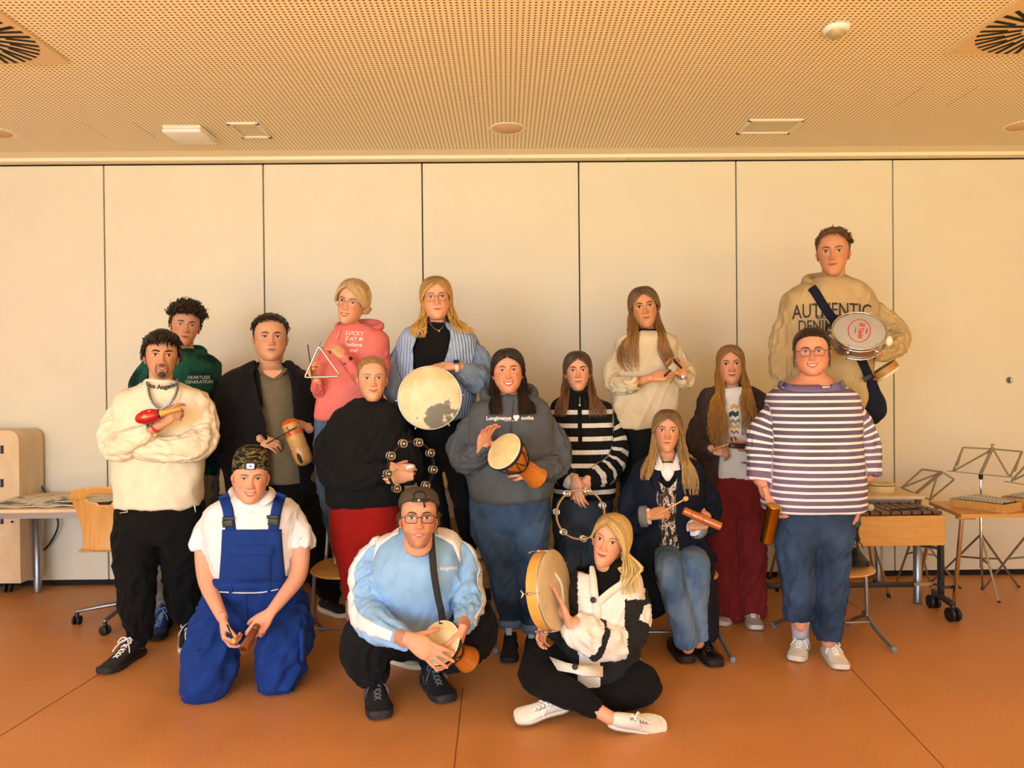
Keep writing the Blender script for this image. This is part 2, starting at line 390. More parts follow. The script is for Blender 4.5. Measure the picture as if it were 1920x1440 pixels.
# ------------------------------------------------------------------ people
HZ = [-.122, -.118, -.108, -.092, -.072, -.045, -.02, 0, .025, .050, .072, .090, .104, .112, .1155]
HW = [.016, .030, .040, .050, .058, .0665, .0705, .0735, .0755, .0745, .069, .0585, .043, .025, .008]
HF = [-.060, -.078, -.086, -.0885, -.0885, -.0885, -.087, -.0865, -.089, -.086, -.078, -.064, -.046, -.026, -.006]
HB = [.000, .010, .022, .045, .065, .080, .089, .096, .101, .101, .096, .085, .066, .044, .022]
HY0 = .008
def g2(x, z, x0, z0, sx, sz): return math.exp(-((x-x0)/sx)**2/2-((z-z0)/sz)**2/2)
class Head:
    """one head: frame (position, rotation, scale) and the face it carries"""
    def __init__(s, c, yaw, pitch, roll, k, wid=1.0, jaw=1.0, nose=1.0, smile=.5, mouth=.023, opn=0.0, full=0.0, lip=(.62, .28, .24), skin=(.80, .56, .44), beard=None, squint=0.0):
        s.c = Vector(c); s.k = k; s.M = Matrix.Rotation(R(yaw), 3, 'Z') @ Matrix.Rotation(R(roll), 3, 'Y') @ Matrix.Rotation(R(pitch), 3, 'X')
        s.wid, s.jaw, s.nose, s.smile, s.mouth, s.opn, s.full, s.lip, s.skin, s.beard, s.squint = wid, jaw, nose, smile, mouth, opn, full, lip, skin, beard, squint
    def W(s, p): return s.c + s.M @ (Vector(p)*s.k)
    def D(s, d): return s.M @ Vector(d)
    def wdt(s, z):
        w_ = float(np.interp(z, HZ, HW))*s.wid
        j = max(0, min(1, (-.02-z)/.06)); return w_*(1+(s.jaw-1)*j)+s.full*.006*g2(0, z, 0, -.05, 1, .03)
    def feat(s, x, z):
        ax = abs(x); zm = z - s.smile*.005*(min(ax, .03)/.022)**2
        f = float(np.interp(z, [-.050, -.045, -.040, -.035, -.030, -.020, -.005, .010, .024], [0, .006, .018, .0240, .0240, .0180, .0115, .0055, 0]))*s.nose
        f *= math.exp(-(x/float(np.interp(z, [-.045, -.03, -.005, .022], [.0115, .0085, .0062, .0075])))**2/2)
        f += .0065*g2(ax, z, .0125, -.036, .0048, .0055)*s.nose
        f += -.0105*g2(ax, z, .030, .007, .013, .0095) - .003*g2(ax, z, .017, .006, .006, .008)
        f += .0042*g2(ax, z, .031, .001, .0115, .0065) + .0035*g2(ax, z, .028, .022, .020, .006)
        f += (.004+.004*max(0, s.smile)+.004*s.full)*g2(ax, z, .038, -.028, .015, .013)
        f += .0055*g2(x, z, 0, -.064, .022, .014) + (.0032*g2(x, zm, 0, -.0595, .015, .0032) + .004*g2(x, zm, 0, -.0715-s.opn, .013, .0036)) - .003*g2(x, zm, 0, -.0650-s.opn/2, .022, .0016+s.opn*.4)
        f += -.0032*g2(x, z, 0, -.081, .014, .0045) + .0055*g2(x, z, 0, -.099, .015, .010)
        f += -.0022*max(.3, s.smile)*math.exp(-((ax-(.024+(-.04-z)*.25))/.0025)**2/2)*(1 if -.07 < z < -.036 else 0)
        f += -.001*g2(x, z, 0, -.052, .0025, .006)
        return f
    def fy(s, x, z):
        w_ = s.wdt(z); f0 = float(np.interp(z, HZ, HF)); e = 2.25
        q = max(0, 1-(min(.999, abs(x)/w_))**e)
        return HY0-(HY0-f0)*q**(1/e) - s.feat(x, z)
    def on(s, x, z, off=0.0): return s.W((x, s.fy(x, z)-off, z))
    def color(s, x, z):
        """skin, lips and stubble where they are on the face"""
        c = Vector(s.skin); ax = abs(x); zm = z - s.smile*.005*(min(ax, .03)/.022)**2
        red = Vector((c.x*.96, c.y*.70, c.z*.66))
        c = c.lerp(red, min(.75, .55*g2(ax, z, .040, -.025, .016, .014)+.6*g2(x, z, 0, -.034, .014, .008)))
        lt = .0054 if s.opn < .002 else .0056
        m = s.mouth
        if ax < m:
            top = -.0650+lt*1.15*(1-(ax/m)**2)*(1-.25*math.exp(-(x/.004)**2)); bot = -.0650-s.opn-(lt*1.45)*(1-(ax/m)**2)
            if bot < zm < top:
                c = Vector(s.lip)
                if abs(zm-(-.0650)) < .0014 and s.opn < .002: c = c*.38
                if s.opn >= .002 and -.0650-s.opn*(1-(ax/m)**2) < zm < -.0650: c = Vector((.12, .03, .03))
        if s.beard:
            kind, bc, amt = s.beard
            b = 0
            if kind in ('goatee', 'full'):
                b = max(b, 1.1*g2(x, z, 0, -.052, .019, .0045) if ax < .028 else 0)
                b = max(b, 1.5*g2(x, z, 0, -.098, .016, .013), (1.2*g2(ax, z, .026, -.070, .0035, .018)) if z > -.1 else 0)
                if -.078 > z > -.086: b = max(b, 1.0*g2(x, z, 0, -.083, .006, .006))
            if kind == 'full': b = max(b, .9 if (z < -.040-.035*max(0, 1-ax/.045) and not (ax < m+.002 and -.076 < z < -.058)) else 0)
            if kind == 'stubble': b = max(b, .5*g2(x, z, 0, -.052, .020, .006), .45 if z < -.055-.02*max(0, 1-ax/.04) and not (ax < m+.002 and -.078 < z < -.058) else 0)
            if ax < m and -.0785 < zm < -.0595: b = 0
            c = c.lerp(Vector(bc), min(1, b)*amt)
        return (c.x, c.y, c.z)
    def add(s, mb):
        NA, zs = 104, []
        za = -.122
        while za < .1155: zs.append(za); za += .0022 if za < .03 else .0035
        zs.append(.1155); rs = []; cl = []
        for z in zs:
            w_ = s.wdt(z); f0 = float(np.interp(z, HZ, HF)); b0 = float(np.interp(z, HZ, HB)); r = []
            for j in range(NA):
                t = j/NA*2*math.pi; t = t-.35*math.sin(t)        # finer towards the face
                e = 2.25; sx = math.copysign(abs(math.sin(t))**(2/e), math.sin(t)); cy = abs(math.cos(t))**(2/e)
                x = w_*sx
                if math.cos(t) > 0:
                    y = HY0-(HY0-f0)*cy; y -= s.feat(x, z)*min(1, cy*1.6); cl.append(s.color(x, z))
                else: y = HY0+(b0-HY0)*cy; cl.append(s.color(x, z) if z > -.03 else s.color(x, max(z, -.09)))
                r.append(s.W((x, y, z)))
            rs.append(r)
        mb.rings(rs, col=cl)
        for sg in (-1, 1):                                       # ears
            rot = s.M @ Matrix.Rotation(R(sg*22), 3, 'Z') @ Matrix.Rotation(R(-10), 3, 'X'); x0 = s.wdt(-.008)
            ear = tuple(Vector(s.skin)*.97)
            mb.ell(s.W((sg*(x0+.002), .012, -.010)), (.0045*s.k, .014*s.k, .027*s.k), rot, 12, 8, (ear[0], ear[1]*.82, ear[2]*.8))
            pts = [s.W((sg*(x0+.001+.009*math.sin(math.pi*min(1, t*1.15))), .004+.022*math.sin(math.pi*t)**.8-.006*t, .018-.056*t)) for t in (0, .12, .3, .5, .7, .88, 1)]
            mb.tube(pts, [.003*s.k, .0038*s.k, .0042*s.k, .004*s.k, .0036*s.k, .0048*s.k, .004*s.k], 8, col=(ear[0], ear[1]*.85, ear[2]*.82), sub=2)
    # features as sub-parts of the body
    def eyes(s, body, iris=(.20, .13, .07), brow=(.10, .06, .04), bt=1.0, lash=1.0, lid=None, browz=0.0):
        k = s.k
        for sg in (-1, 1):
            mb = MB(); NU, NV = 17, 9; rs = []; cl = []; hw = .0162; up = .0072*(1-s.squint); lo = .0056*(1-s.squint*.8); x0, z0 = sg*.031, .002
            def rim(u, t):                                        # u -1..1 along, t 0..1 lower to upper
                a = (1-u*u)**.75; return z0+sg*u*sg*0 + (-lo*a)*(1-t)+(up*a)*t + .0012*abs(u)*0 + .0008*(u*sg)
            for i in range(NU):
                u = -1+2*i/(NU-1); r = []
                for j in range(NV):
                    t = j/(NV-1); x = x0+u*hw; z = rim(u, t); d = .0010+.0022*(1-u*u)*(1-(2*t-1)**2)
                    r.append(s.on(x, z, d)); q = math.hypot(x-x0, (z-z0-.0004))
                    cl.append((.015, .012, .01) if q < .0030 else (iris if q < .0066 else (.02, .015, .012) if q < .0073 else (.74, .70, .66)))
                rs.append(r)
            mb.rings(rs, cap=False, closed=False, col=cl); o = mb.build('eye', EYE, body)
            mb = MB(); lc = (.035, .022, .018)
            mb.tube([s.on(x0+u*hw*1.03, rim(u, 1)+.0004, .0022) for u in (-1, -.75, -.5, -.2, .2, .5, .75, 1)], [.0009*k, .0014*k*lash, .0017*k*lash, .0018*k*lash, .0018*k*lash, .0017*k*lash, .0014*k*lash, .0009*k], 6, col=lc, sub=2)
            skd = tuple(Vector(s.skin)*.72) if lid is None else lid
            mb.tube([s.on(x0+u*hw*1.05, rim(u, 1)+.0030, .0008) for u in (-1, -.6, -.2, .2, .6, 1)], [.0008*k, .0022*k, .0026*k, .0026*k, .0022*k, .0008*k], 6, col=(s.skin[0]*.93, s.skin[1]*.85, s.skin[2]*.82) if lid is None else lid, sub=2)
            mb.tube([s.on(x0+u*hw*1.02, rim(u, 0)-.0010, .0010) for u in (-1, -.5, 0, .5, 1)], [.0006*k, .0012*k, .0014*k, .0012*k, .0006*k], 6, col=(s.skin[0]*.9, s.skin[1]*.74, s.skin[2]*.70), sub=2)
            mb.build('eyelid', SKIN, body)
            mb = MB(); random.seed(5)
            bp = [(.012, .0185), (.020, .0215), (.030, .0240), (.040, .0235), (.049, .0185)]
            mb.tube([s.on(sg*x, z+browz, .0012) for x, z in bp], [.0020*bt*k, .0034*bt*k, .0034*bt*k, .0026*bt*k, .0010*k], 8, col=brow, sub=3, flat=1.0)
            mb.build('eyebrow', HAIR, body)
        if s.opn >= .002:
            mb = MB(); rs = []; m = s.mouth*.82
            for i in range(13):
                u = -1+2*i/12; x = u*m; r = []
                for t in (0, .35, .7, 1):
                    zz = -.0655-s.opn*.72*(1-u*u)*t + s.smile*.005*(min(abs(x), .03)/.022)**2
                    r.append(s.on(x, zz, .0008+.0012*math.sin(math.pi*t)))
                rs.append(r)
            mb.rings(rs, cap=False, closed=False, col=(.82, .78, .68)); mb.build('teeth', EYE, body)

    def glasses(s, parent, mat, shape='round', w_=.0225, h=.019, thick=.0011, zc=-.003, lens=True):
        mb = MB(); k = s.k; yf = -.108
        gl = []
        def fr(sg):
            P_ = []
            for i in range(28):
                t = i/28*2*math.pi; e = {'round': 2.0, 'rect': 4.0, 'soft': 2.8}[shape]
                cx = math.copysign(abs(math.cos(t))**(2/e), math.cos(t)); cz = math.copysign(abs(math.sin(t))**(2/e), math.sin(t))
                x = sg*.033+cx*w_; P_.append(s.W((x, yf+abs(x)*.12, zc+cz*h)))
            return P_
        for sg in (-1, 1):
            P_ = fr(sg); mb.tube(P_, thick*k, 6, closed=True)
            mb.tube([s.W((sg*(.033+w_), yf+.007, zc+h*.45)), s.W((sg*.066, yf+.018, zc+h*.45)), s.W((sg*.079*s.wid, -.03, zc+h*.35)), s.W((sg*.081*s.wid, .02, .0))], thick*k, 6)
        mb.tube([s.W((-.0115, yf+.002, zc+.003)), s.W((-.004, yf-.002, zc+.006)), s.W((.004, yf-.002, zc+.006)), s.W((.0115, yf+.002, zc+.003))], thick*k, 6, sub=2)
        o = mb.build('glasses', mat, parent)
        for sg in (-1, 1):
            m2 = MB(); P_ = fr(sg); c = sum(P_, Vector())/len(P_); m2.add(P_+[c], [(i, (i+1) % 28, 28) for i in range(28)]); m2.build('lens', glass(), o, smooth=False)
        return o

    # ---------------- hair
    def rad(s, d):
        if not hasattr(s, 'G'):
            az = np.radians(np.arange(-180, 181, 3)); el = np.radians(np.arange(-90, 91, 3)); A, E = np.meshgrid(az, el)
            dx, dy, dz = np.sin(A)*np.cos(E), -np.cos(A)*np.cos(E), np.sin(E); lo = np.zeros_like(A); hi = np.full_like(A, .2)
            for _ in range(16):
                m = (lo+hi)/2; x, y, z = dx*m, .004+dy*m, dz*m; w_ = np.interp(z, HZ, HW)*s.wid; f = np.interp(z, HZ, HF); b = np.interp(z, HZ, HB); dd = y-HY0
                ex = np.where(dd < 0, HY0-f, b-HY0); q = (np.abs(x)/np.maximum(w_, 1e-4))**2.25+(np.abs(dd)/np.maximum(ex, 1e-4))**2.25; ins = (q < 1) & (z < .1155) & (z > -.122); lo = np.where(ins, m, lo); hi = np.where(ins, hi, m)
            s.G = lo
        a = (math.degrees(math.atan2(d.x, -d.y))+180)/3; e = (math.degrees(math.asin(max(-1, min(1, d.z))))+90)/3; i, j = min(int(e), 59), min(int(a), 119); u, v = e-i, a-j; G = s.G
        return float((G[i, j]*(1-v)+G[i, j+1]*v)*(1-u)+(G[i+1, j]*(1-v)+G[i+1, j+1]*v)*u)
    def slick(s, mb, n, line, col, r=.0024, off=.007, seed=1, tail=(0, .98, .12)):
        """hair combed straight back from the hairline to a knot"""
        rnd = random.Random(seed); t = Vector(tail).normalized(); lz = [q[0] for q in line]; la = [q[1] for q in line]
        for _ in range(n):
            z = rnd.uniform(-.03, .088) if rnd.random() < .55 else .0; az = float(np.interp(z, lz, la))*rnd.choice((-1, 1))
            if z == .0: az = rnd.uniform(-60, 60); z = float(np.interp(abs(az), la[::-1], lz[::-1])) if abs(az) > 1 else .084
            az += rnd.uniform(-4, 4); e = math.asin(max(-.9, min(.9, z/.1135))); e += rnd.uniform(0, .12); a = R(az); d0 = Vector((math.sin(a)*math.cos(e), -math.cos(a)*math.cos(e), math.sin(e)))
            om = math.acos(max(-1, min(1, d0.dot(t)))); P_ = []
            for i in range(11):
                q = i/10; d = (d0*math.sin((1-q)*om)+t*math.sin(q*om))/math.sin(om); d.normalize(); P_.append(s.W(Vector((0, .004, 0))+d*(s.rad(d)+off*(.25+.75*min(1, q*4))*(1+.15*math.sin(q*3+az)))))
            strand(mb, P_, r*rnd.uniform(.7, 1.3), col, rnd=rnd)
    def skull(s, az, el, off=.010):
        """point over the scalp; az 0 = face, +90 = +x side; el elevation"""
        a, e = R(az), R(el); d = Vector((math.sin(a)*math.cos(e), -math.cos(a)*math.cos(e), math.sin(e)))
        ry = .098 if d.y < 0 else .098
        r = s.rad(d)
        return Vector((0, .004, 0))+d*(r+off)
    def cap(s, thick, col, line=None, zmin=-.07, ns=0.0, nscale=.02, front=0.0, seed=3, dark=.75):
        """hair shell over the scalp, thickest on top; line: (z, azimuth) where the hair starts"""
        s.hl = line or [(-.13, 100), (-.03, 88), (.02, 68), (.045, 58), (.065, 44), (.080, 22), (.088, 0), (.12, -1)]
        line = line or [(-.13, 100), (-.03, 88), (.02, 68), (.045, 58), (.065, 44), (.080, 22), (.088, 0), (.12, -1)]
        lz = [q[0] for q in line]; la = [q[1] for q in line]; mb = MB(); NA, NE = 96, 64; vs = []; keep = []; cl = []; rnd = random.Random(seed)
        for i in range(NE+1):
            el = -52+i/NE*141.5
            for j in range(NA):
                az = j/NA*360-180; p = s.skull(az, el, 0); a = abs(az)
                lim = float(np.interp(p.z, lz, la)); e1 = (a-lim)/12; e2 = (p.z-zmin)/.02; zc = min([z_ for z_, a_ in line if a_ <= 0]); e1 = max(e1, (p.z-zc)/.010)
                m = min(e1, e2) if p.z < .098 else 2
                t = thick*(.45+.55*max(0, min(1, (p.z+.02)/.10)))*max(0, min(1, m*.9+.15)) + front*thick*math.exp(-(a/60)**2)*max(0, min(1, (p.z-.05)/.04))
                if p.z < -.02: t *= .8
                vs.append((p, t, m > -.05, az, el)); 
        P_ = np.array([tuple(q[0]) for q in vs]); nn = noise(P_/nscale+seed, seed)*.6+noise(P_/(nscale*.45)+seed, seed+1)*.4
        pts = []; keep = []
        for q, n_ in zip(vs, nn):
            p, t, kf, az, el = q; d = (p-Vector((0, .004, 0))).normalized()
            b = 1+.18*n_; pts.append(s.W(p+d*(t-.001+ns*n_*min(1, t/.006)))); keep.append(kf); cl.append((col[0]*dark*b, col[1]*dark*b, col[2]*dark*b))
        fs = []
        for i in range(NE):
            for j in range(NA):
                q = (i*NA+j, i*NA+(j+1) % NA, (i+1)*NA+(j+1) % NA, (i+1)*NA+j)
                if all(keep[x] for x in q): fs.append(q)
        mb.add(pts, fs, cl); return mb
def strand(mb, pts, r, col, n=5, tip=None, rnd=random, flat=1.0):
    K = len(pts); rad = [r*(.55+.45*min(1, i/2))*(1-.75*max(0, (i/(K-1)-.6)/.4)) for i in range(K)]
    b = rnd.uniform(.72, 1.28); c = [tuple((col[q]*(1-i/(K-1))+(tip or col)[q]*(i/(K-1)))*b for q in range(3)) for i in range(K)]
    mb.tube(pts, rad, n, cap=None, col=c, flat=flat)

def curtain(h, mb, pn, sg, az0, az1, st, n=80, r=.0035, col=(.3, .2, .1), tip=None, wave=(.006, .09), seed=1, el0=-6, part=0.0, y0=-.074, y1=.04, off=.010, ragged=.25, sub=3, curl=0.0):
    """long hair on one side: from the parting over the skull, then through the traced widths st = (px, py, dy, half width px, half depth m)"""
    rnd = random.Random(seed); S = [(pn.p(a, b, c), pn.m(d, c), e) for a, b, c, d, e in st]
    for _ in range(n):
        a = rnd.uniform(-1, 1); b = rnd.uniform(-1, 1); az = az0+(az1-az0)*(a+1)/2; az *= sg
        o = off*(.75+.5*rnd.random()); A = []
        top = Vector((part*.001*1+sg*rnd.uniform(-.002, .004), y0+(y1-y0)*(a+1)/2+rnd.uniform(-.004, .004), 0)); zz = .1135*math.sqrt(max(0, 1-((top.y-.004)/.098)**2)); dt = Vector((top.x, top.y-.004, max(zz, .05))).normalized()
        az_, e_ = R(az), R(el0); de = Vector((math.sin(az_)*math.cos(e_), -math.cos(az_)*math.cos(e_), math.sin(e_))); om = math.acos(max(-1, min(1, dt.dot(de))))
        for i in range(6):
            t = i/5; d = (dt*math.sin((1-t)*om)+de*math.sin(t*om))/math.sin(om)
            d.normalize(); rr = h.rad(d); A.append(h.W(Vector((0, .004, 0))+d*(rr+o*(.55+.6*t))))
        B = []; ph = rnd.uniform(0, 6.3); cut = 1-ragged*rnd.random()
        for c, hw, hd in S:
            i_ = len(B); mixx = max(0, 1-i_/2.2); cx_ = a*(1-mixx)+mixx*(1-2*abs(a+.1)); B.append(c+Vector((sg*cx_*hw*(1.25 if i_ < 2 else 1.05)+rnd.uniform(-.1, .1)*hw, b*hd+mixx*.035*(a+.4), 0)))
        pts, _r = crom(A+B, [1]*(len(A)+len(B)), sub); k0 = 6*sub; L = 0; out = []
        m = int(len(pts)*cut) if cut < 1 else len(pts); m = max(k0+3, m)
        for i, p in enumerate(pts[:m]):
            if i: L += (p-pts[i-1]).length
            q = max(0, (i-k0*.9)/len(pts)); w_ = wave[0]*min(1, q*4)
            out.append(p+Vector((math.sin(L*6.283/wave[1]+ph)*w_, math.cos(L*6.283/wave[1]+ph*1.3)*w_*(1 if curl else .5), 0)))
        tr = pn.gb
        if tr:
            for i in range(k0, len(out)):
                hh = tr.ray_cast(Vector((out[i].x, out[i].y-1.0, out[i].z)), Vector((0, 1, 0)), 1.0+.012)
                if hh[0] is not None and hh[0].y > out[i].y-.30: out[i].y = hh[0].y-.008-.012*o/off*rnd.random()
            for _q in range(2):
                ys = [x_.y for x_ in out]
                for i in range(k0, len(out)-1): out[i].y = min(out[i].y, (ys[i-1]+ys[i+1])/2)
        strand(mb, out, r*rnd.uniform(.7, 1.3), col, tip=tip, rnd=rnd)
def tufts(h, mb, n, length, col, r=.003, azr=(-180, 180), elr=(10, 90), lift=.5, droop=.4, curl=.0, off=.008, seed=1, comb=None, line=0):
    """short locks growing out of the scalp, combed along a direction (head frame)"""
    rnd = random.Random(seed)
    for _ in range(n):
        az = rnd.uniform(*azr); el = math.degrees(math.asin(rnd.uniform(math.sin(R(elr[0])), math.sin(R(elr[1])))))
        p = h.skull(az, el, off*rnd.uniform(.3, 1)); aw = abs((az+180) % 360-180)
        if aw < float(np.interp(p.z-.006, [x[0] for x in h.hl], [x[1] for x in h.hl]))-2: continue
        d = (p-Vector((0, .004, 0))).normalized()
        t = Vector(comb) if comb else Vector((d.x, d.y*.6, -.3)); t = (t-d*t.dot(d)*.8)
        if t.length < 1e-3: t = Vector((0, -1, 0))
        t.normalize(); L = length*rnd.uniform(.6, 1.3); pts = []; q = p; v = (d*lift+t*(1-lift)+Vector([rnd.uniform(-.25, .25) for _ in range(3)])).normalized(); ph = rnd.uniform(0, 6.3)
        for i in range(7):
            pts.append(h.W(q+Vector((math.sin(i*1.6+ph), math.cos(i*1.6+ph), math.sin(i*1.6+ph+1.5)))*curl)); q = q+v*L/6; v = (v*(1-droop*.5)+(t*.7-d*droop*.25+Vector((0, 0, -.35*droop)))*.5*droop*2).normalized()
            dd = q-Vector((0, .004, 0)); e = dd.normalized(); rr = h.rad(e)+.003
            if dd.length < rr: q = Vector((0, .004, 0))+e*rr
        strand(mb, pts, r*rnd.uniform(.7, 1.3), col, rnd=rnd)

CURLS = {'flat': (4, 6, 4), 'relax': (16, 26, 16), 'bend': (32, 42, 22), 'grip': (58, 62, 34), 'fist': (75, 85, 45), 'pinch': (48, 40, 22)}
def hand(mb, wrist, d, n, side, curl='relax', k=1.0, thumb=(35, 18), spread=1.0, skin=(.8, .56, .44), wr=.026, per=None):
    """palm, four jointed fingers and a thumb; d towards the fingers, n out of the palm"""
    d = Vector(d).normalized(); n = Vector(n); n = (n-d*n.dot(d)).normalized(); t = d.cross(n) if side == 'R' else n.cross(d)
    w0 = Vector(wrist); P_ = lambda a, b, c: w0+(d*a+t*b+n*c)*k
    sk = skin; red = (skin[0]*.97, skin[1]*.80, skin[2]*.76)
    rs = []
    for a, b, hw, hh in ((-.025, 0, .024, .019), (-.01, 0, .025, .0175), (.008, .001, .029, .0165), (.03, .002, .037, .0165), (.055, .001, .0405, .015), (.078, 0, .0405, .0128), (.092, 0, .036, .009)):
        r = []
        for j in range(20):
            q = 2*math.pi*j/20; e = 2.7; x = math.copysign(abs(math.cos(q))**(2/e), math.cos(q)); y = math.copysign(abs(math.sin(q))**(2/e), math.sin(q)); r.append(P_(a-(.010*((x+.35)**2) if a > .07 else 0), b+x*hw, y*hh))
        rs.append(r)
    mb.rings(rs, col=sk)
    F = ((.027, .086, .0088, (.040, .026, .022), 5), (.0090, .090, .0090, (.045, .029, .023), 1), (-.0095, .087, .0086, (.041, .027, .023), -4), (-.0270, .079, .0076, (.032, .021, .020), -10))
    for i, (b, a, r, ls, sp) in enumerate(F):
        c = CURLS[per[i] if per else curl]; ang = 0; p = P_(a-.022, b*.96, 0); pts = [p, P_(a, b, .001)]; q = pts[-1]
        ds = (d+t*math.tan(R(sp*spread))).normalized(); rad = [r*.95, r*1.02]
        for L, cu, rr in zip(ls, c, (.98, .90, .80)):
            ang += R(cu); v = ds*math.cos(ang)+n*math.sin(ang); q = q+v*L*k; pts.append(q); rad.append(r*rr)
        P2 = [pts[0], pts[1]]; R2 = [rad[0]*k, rad[1]*k]
        for m in range(1, 4): P2 += [pts[m].lerp(pts[m+1], .5), pts[m+1]]; R2 += [rad[m]*.93*k, rad[m+1]*k]
        P2[-1] = pts[3].lerp(pts[4], .82)
        mb.tube(P2, R2, 10, col=[sk]*5+[red]*3)
        nb = P2[-1]-(n*math.cos(ang)-ds*math.sin(ang))*rad[-1]*k*.72; ax = (ds*math.cos(ang)+n*math.sin(ang)); nr = Matrix((t, ax, ax.cross(t)*-1)).transposed()
        mb.ell(nb, (.0055*k, .0068*k, .0022*k), nr, 8, 5, (min(1, sk[0]*1.05), sk[1]*.95, sk[2]*.95))
    ab, fx = thumb
    v = (d*math.cos(R(ab))+t*math.sin(R(ab))+n*.38).normalized(); p0 = P_(.016, .020, .004); p1 = p0+v*.040*k
    v2 = (v+n*math.sin(R(fx))*.8-t*math.sin(R(fx))*.6).normalized(); p2 = p1+v2*.034*k; v3 = (v2+n*math.sin(R(fx))*.5-t*math.sin(R(fx))*.7).normalized(); p3 = p2+v3*.022*k
    mb.tube([p0, p0.lerp(p1, .5), p1, p1.lerp(p2, .5), p2, p3], [.0150*k, .0142*k, .0112*k, .0102*k, .0105*k, .0088*k], 10, col=[sk, sk, sk, sk, red, red])
    return t

def shoe(person, heel, toe, mat, sole, lace=None, L=None, high=0.0, up=None, wid=1.0, solth=.024, stripe=None, strmat=None, kind='sneaker', lacew=.0034, toecap=None, tongue=None):
    """upper with opening, sole under it, laces over it"""
    heel = Vector(heel); toe = Vector(toe); f = (toe-heel); L = L or f.length; f.normalize(); u = Vector(up or (0, 0, 1)); u = (u-f*u.dot(f)).normalized(); r_ = f.cross(u); k = L/.29
    W = lambda a, b, c: heel+f*a*k+r_*b*k*wid+u*c*k
    #        along  halfwidth centre  top
    st = [(-.004, .018, .055), (.004, .030, .075), (.03, .037, .082+high), (.065, .038, .086+high), (.095, .039, .088+high*.75), (.125, .040, .080), (.155, .043, .066), (.185, .047, .054), (.215, .049, .046), (.245, .046, .041), (.266, .040, .038), (.280, .030, .032), (.288, .014, .024)]
    mb = MB(); rs = []
    for a, hw, top in st:
        r = []; base = solth*.5
        for j in range(20):
            q = 2*math.pi*j/20; x = math.cos(q); y = math.sin(q); xx = math.copysign(abs(x)**.8, x)*hw*(1-.42*max(0, y)**2*(1 if a < .14 else .5))
            r.append(W(a, xx+.004*math.sin(a*20), base+(top-base)*(.5+.5*math.copysign(abs(y)**.75, y))))
        rs.append(r)
    mb.rings(rs); up_ = mb.build('shoe', mat, person); ss = up_.modifiers.new('s', 'SUBSURF'); ss.levels = ss.render_levels = 1
    mb = MB(); rs = []
    for a, hw, top in st:
        hw2 = hw+.0045; lift = .010*max(0, (a-.2)/.083)**2+.004*max(0, (.02-a)/.02)
        rs.append([W(a+(.006 if a > .25 else -.004 if a < .01 else 0), x*hw2+.004*math.sin(a*20), z+lift) for x, z in ((1, .006), (.92, 0), (-.92, 0), (-1, .006), (-1.0, solth), (-.8, solth+.004), (.8, solth+.004), (1.0, solth))])
    mb.rings(rs); mb.build('sole', sole, up_, auto=45)
    if lace is not None:
        mb = MB(); mb.tube([W(a_, 0, float(np.interp(a_, [x[0] for x in st], [x[2] for x in st]))-.012) for a_ in (.085, .11, .14, .17, .195)], [.016, .018, .017, .016, .012], 10, flat=.5, up=(0, 0, 1)); mb.build('tongue', tongue or plain('8f8b84', .8), up_)
        mb = MB()
        for i in range(5):
            a = .098+.021*i; z = float(np.interp(a, [q[0] for q in st], [q[2] for q in st])); w_ = .019-.001*i
            for sg in (-1, 1): mb.tube([W(a-.008, sg*w_, z-.006), W(a, sg*w_*.3, z+.004), W(a+.010, -sg*w_*.8, z-.005)], lacew, 6, sub=2)
        z = .088+high*.6
        for sg in (-1, 1):
            mb.tube([W(.100, 0, z+.006), W(.108, sg*.022, z+.014), W(.125, sg*.034, z-.006), W(.115, sg*.018, z-.008), W(.100, 0, z+.006)], lacew, 6, sub=3)
            mb.tube([W(.100, 0, z+.006), W(.120, sg*.015, z), W(.140, sg*.036, z-.026), W(.150, sg*.044, z-.045)], lacew*.9, 6, sub=2)
        mb.build('laces', lace, up_)
    if stripe:
        mb = MB()
        for pts, rr in stripe:
            for sg in (-1, 1):
                P_ = []
                for a, hgt in pts:
                    hw = float(np.interp(a, [q[0] for q in st], [q[1] for q in st])); top = float(np.interp(a, [q[0] for q in st], [q[2] for q in st])); P_.append(W(a, sg*(hw*(1-.25*(hgt/max(.02, top))**2)+.0015)+.004*math.sin(a*20), hgt))
                mb.tube(P_, [rr*.5]+[rr]*(len(P_)-2)+[rr*.4], 6, sub=3, flat=1)
        mb.build('trim_band', strmat, up_)
    if toecap:
        mb = MB(); mb.tube([W(.268, .034, .024), W(.284, .018, .026), W(.288, 0, .027), W(.284, -.018, .026), W(.268, -.034, .024)], .006, 8, sub=3, up=(0, 0, 1)); mb.build('toe_guard', toecap, up_)
    return up_

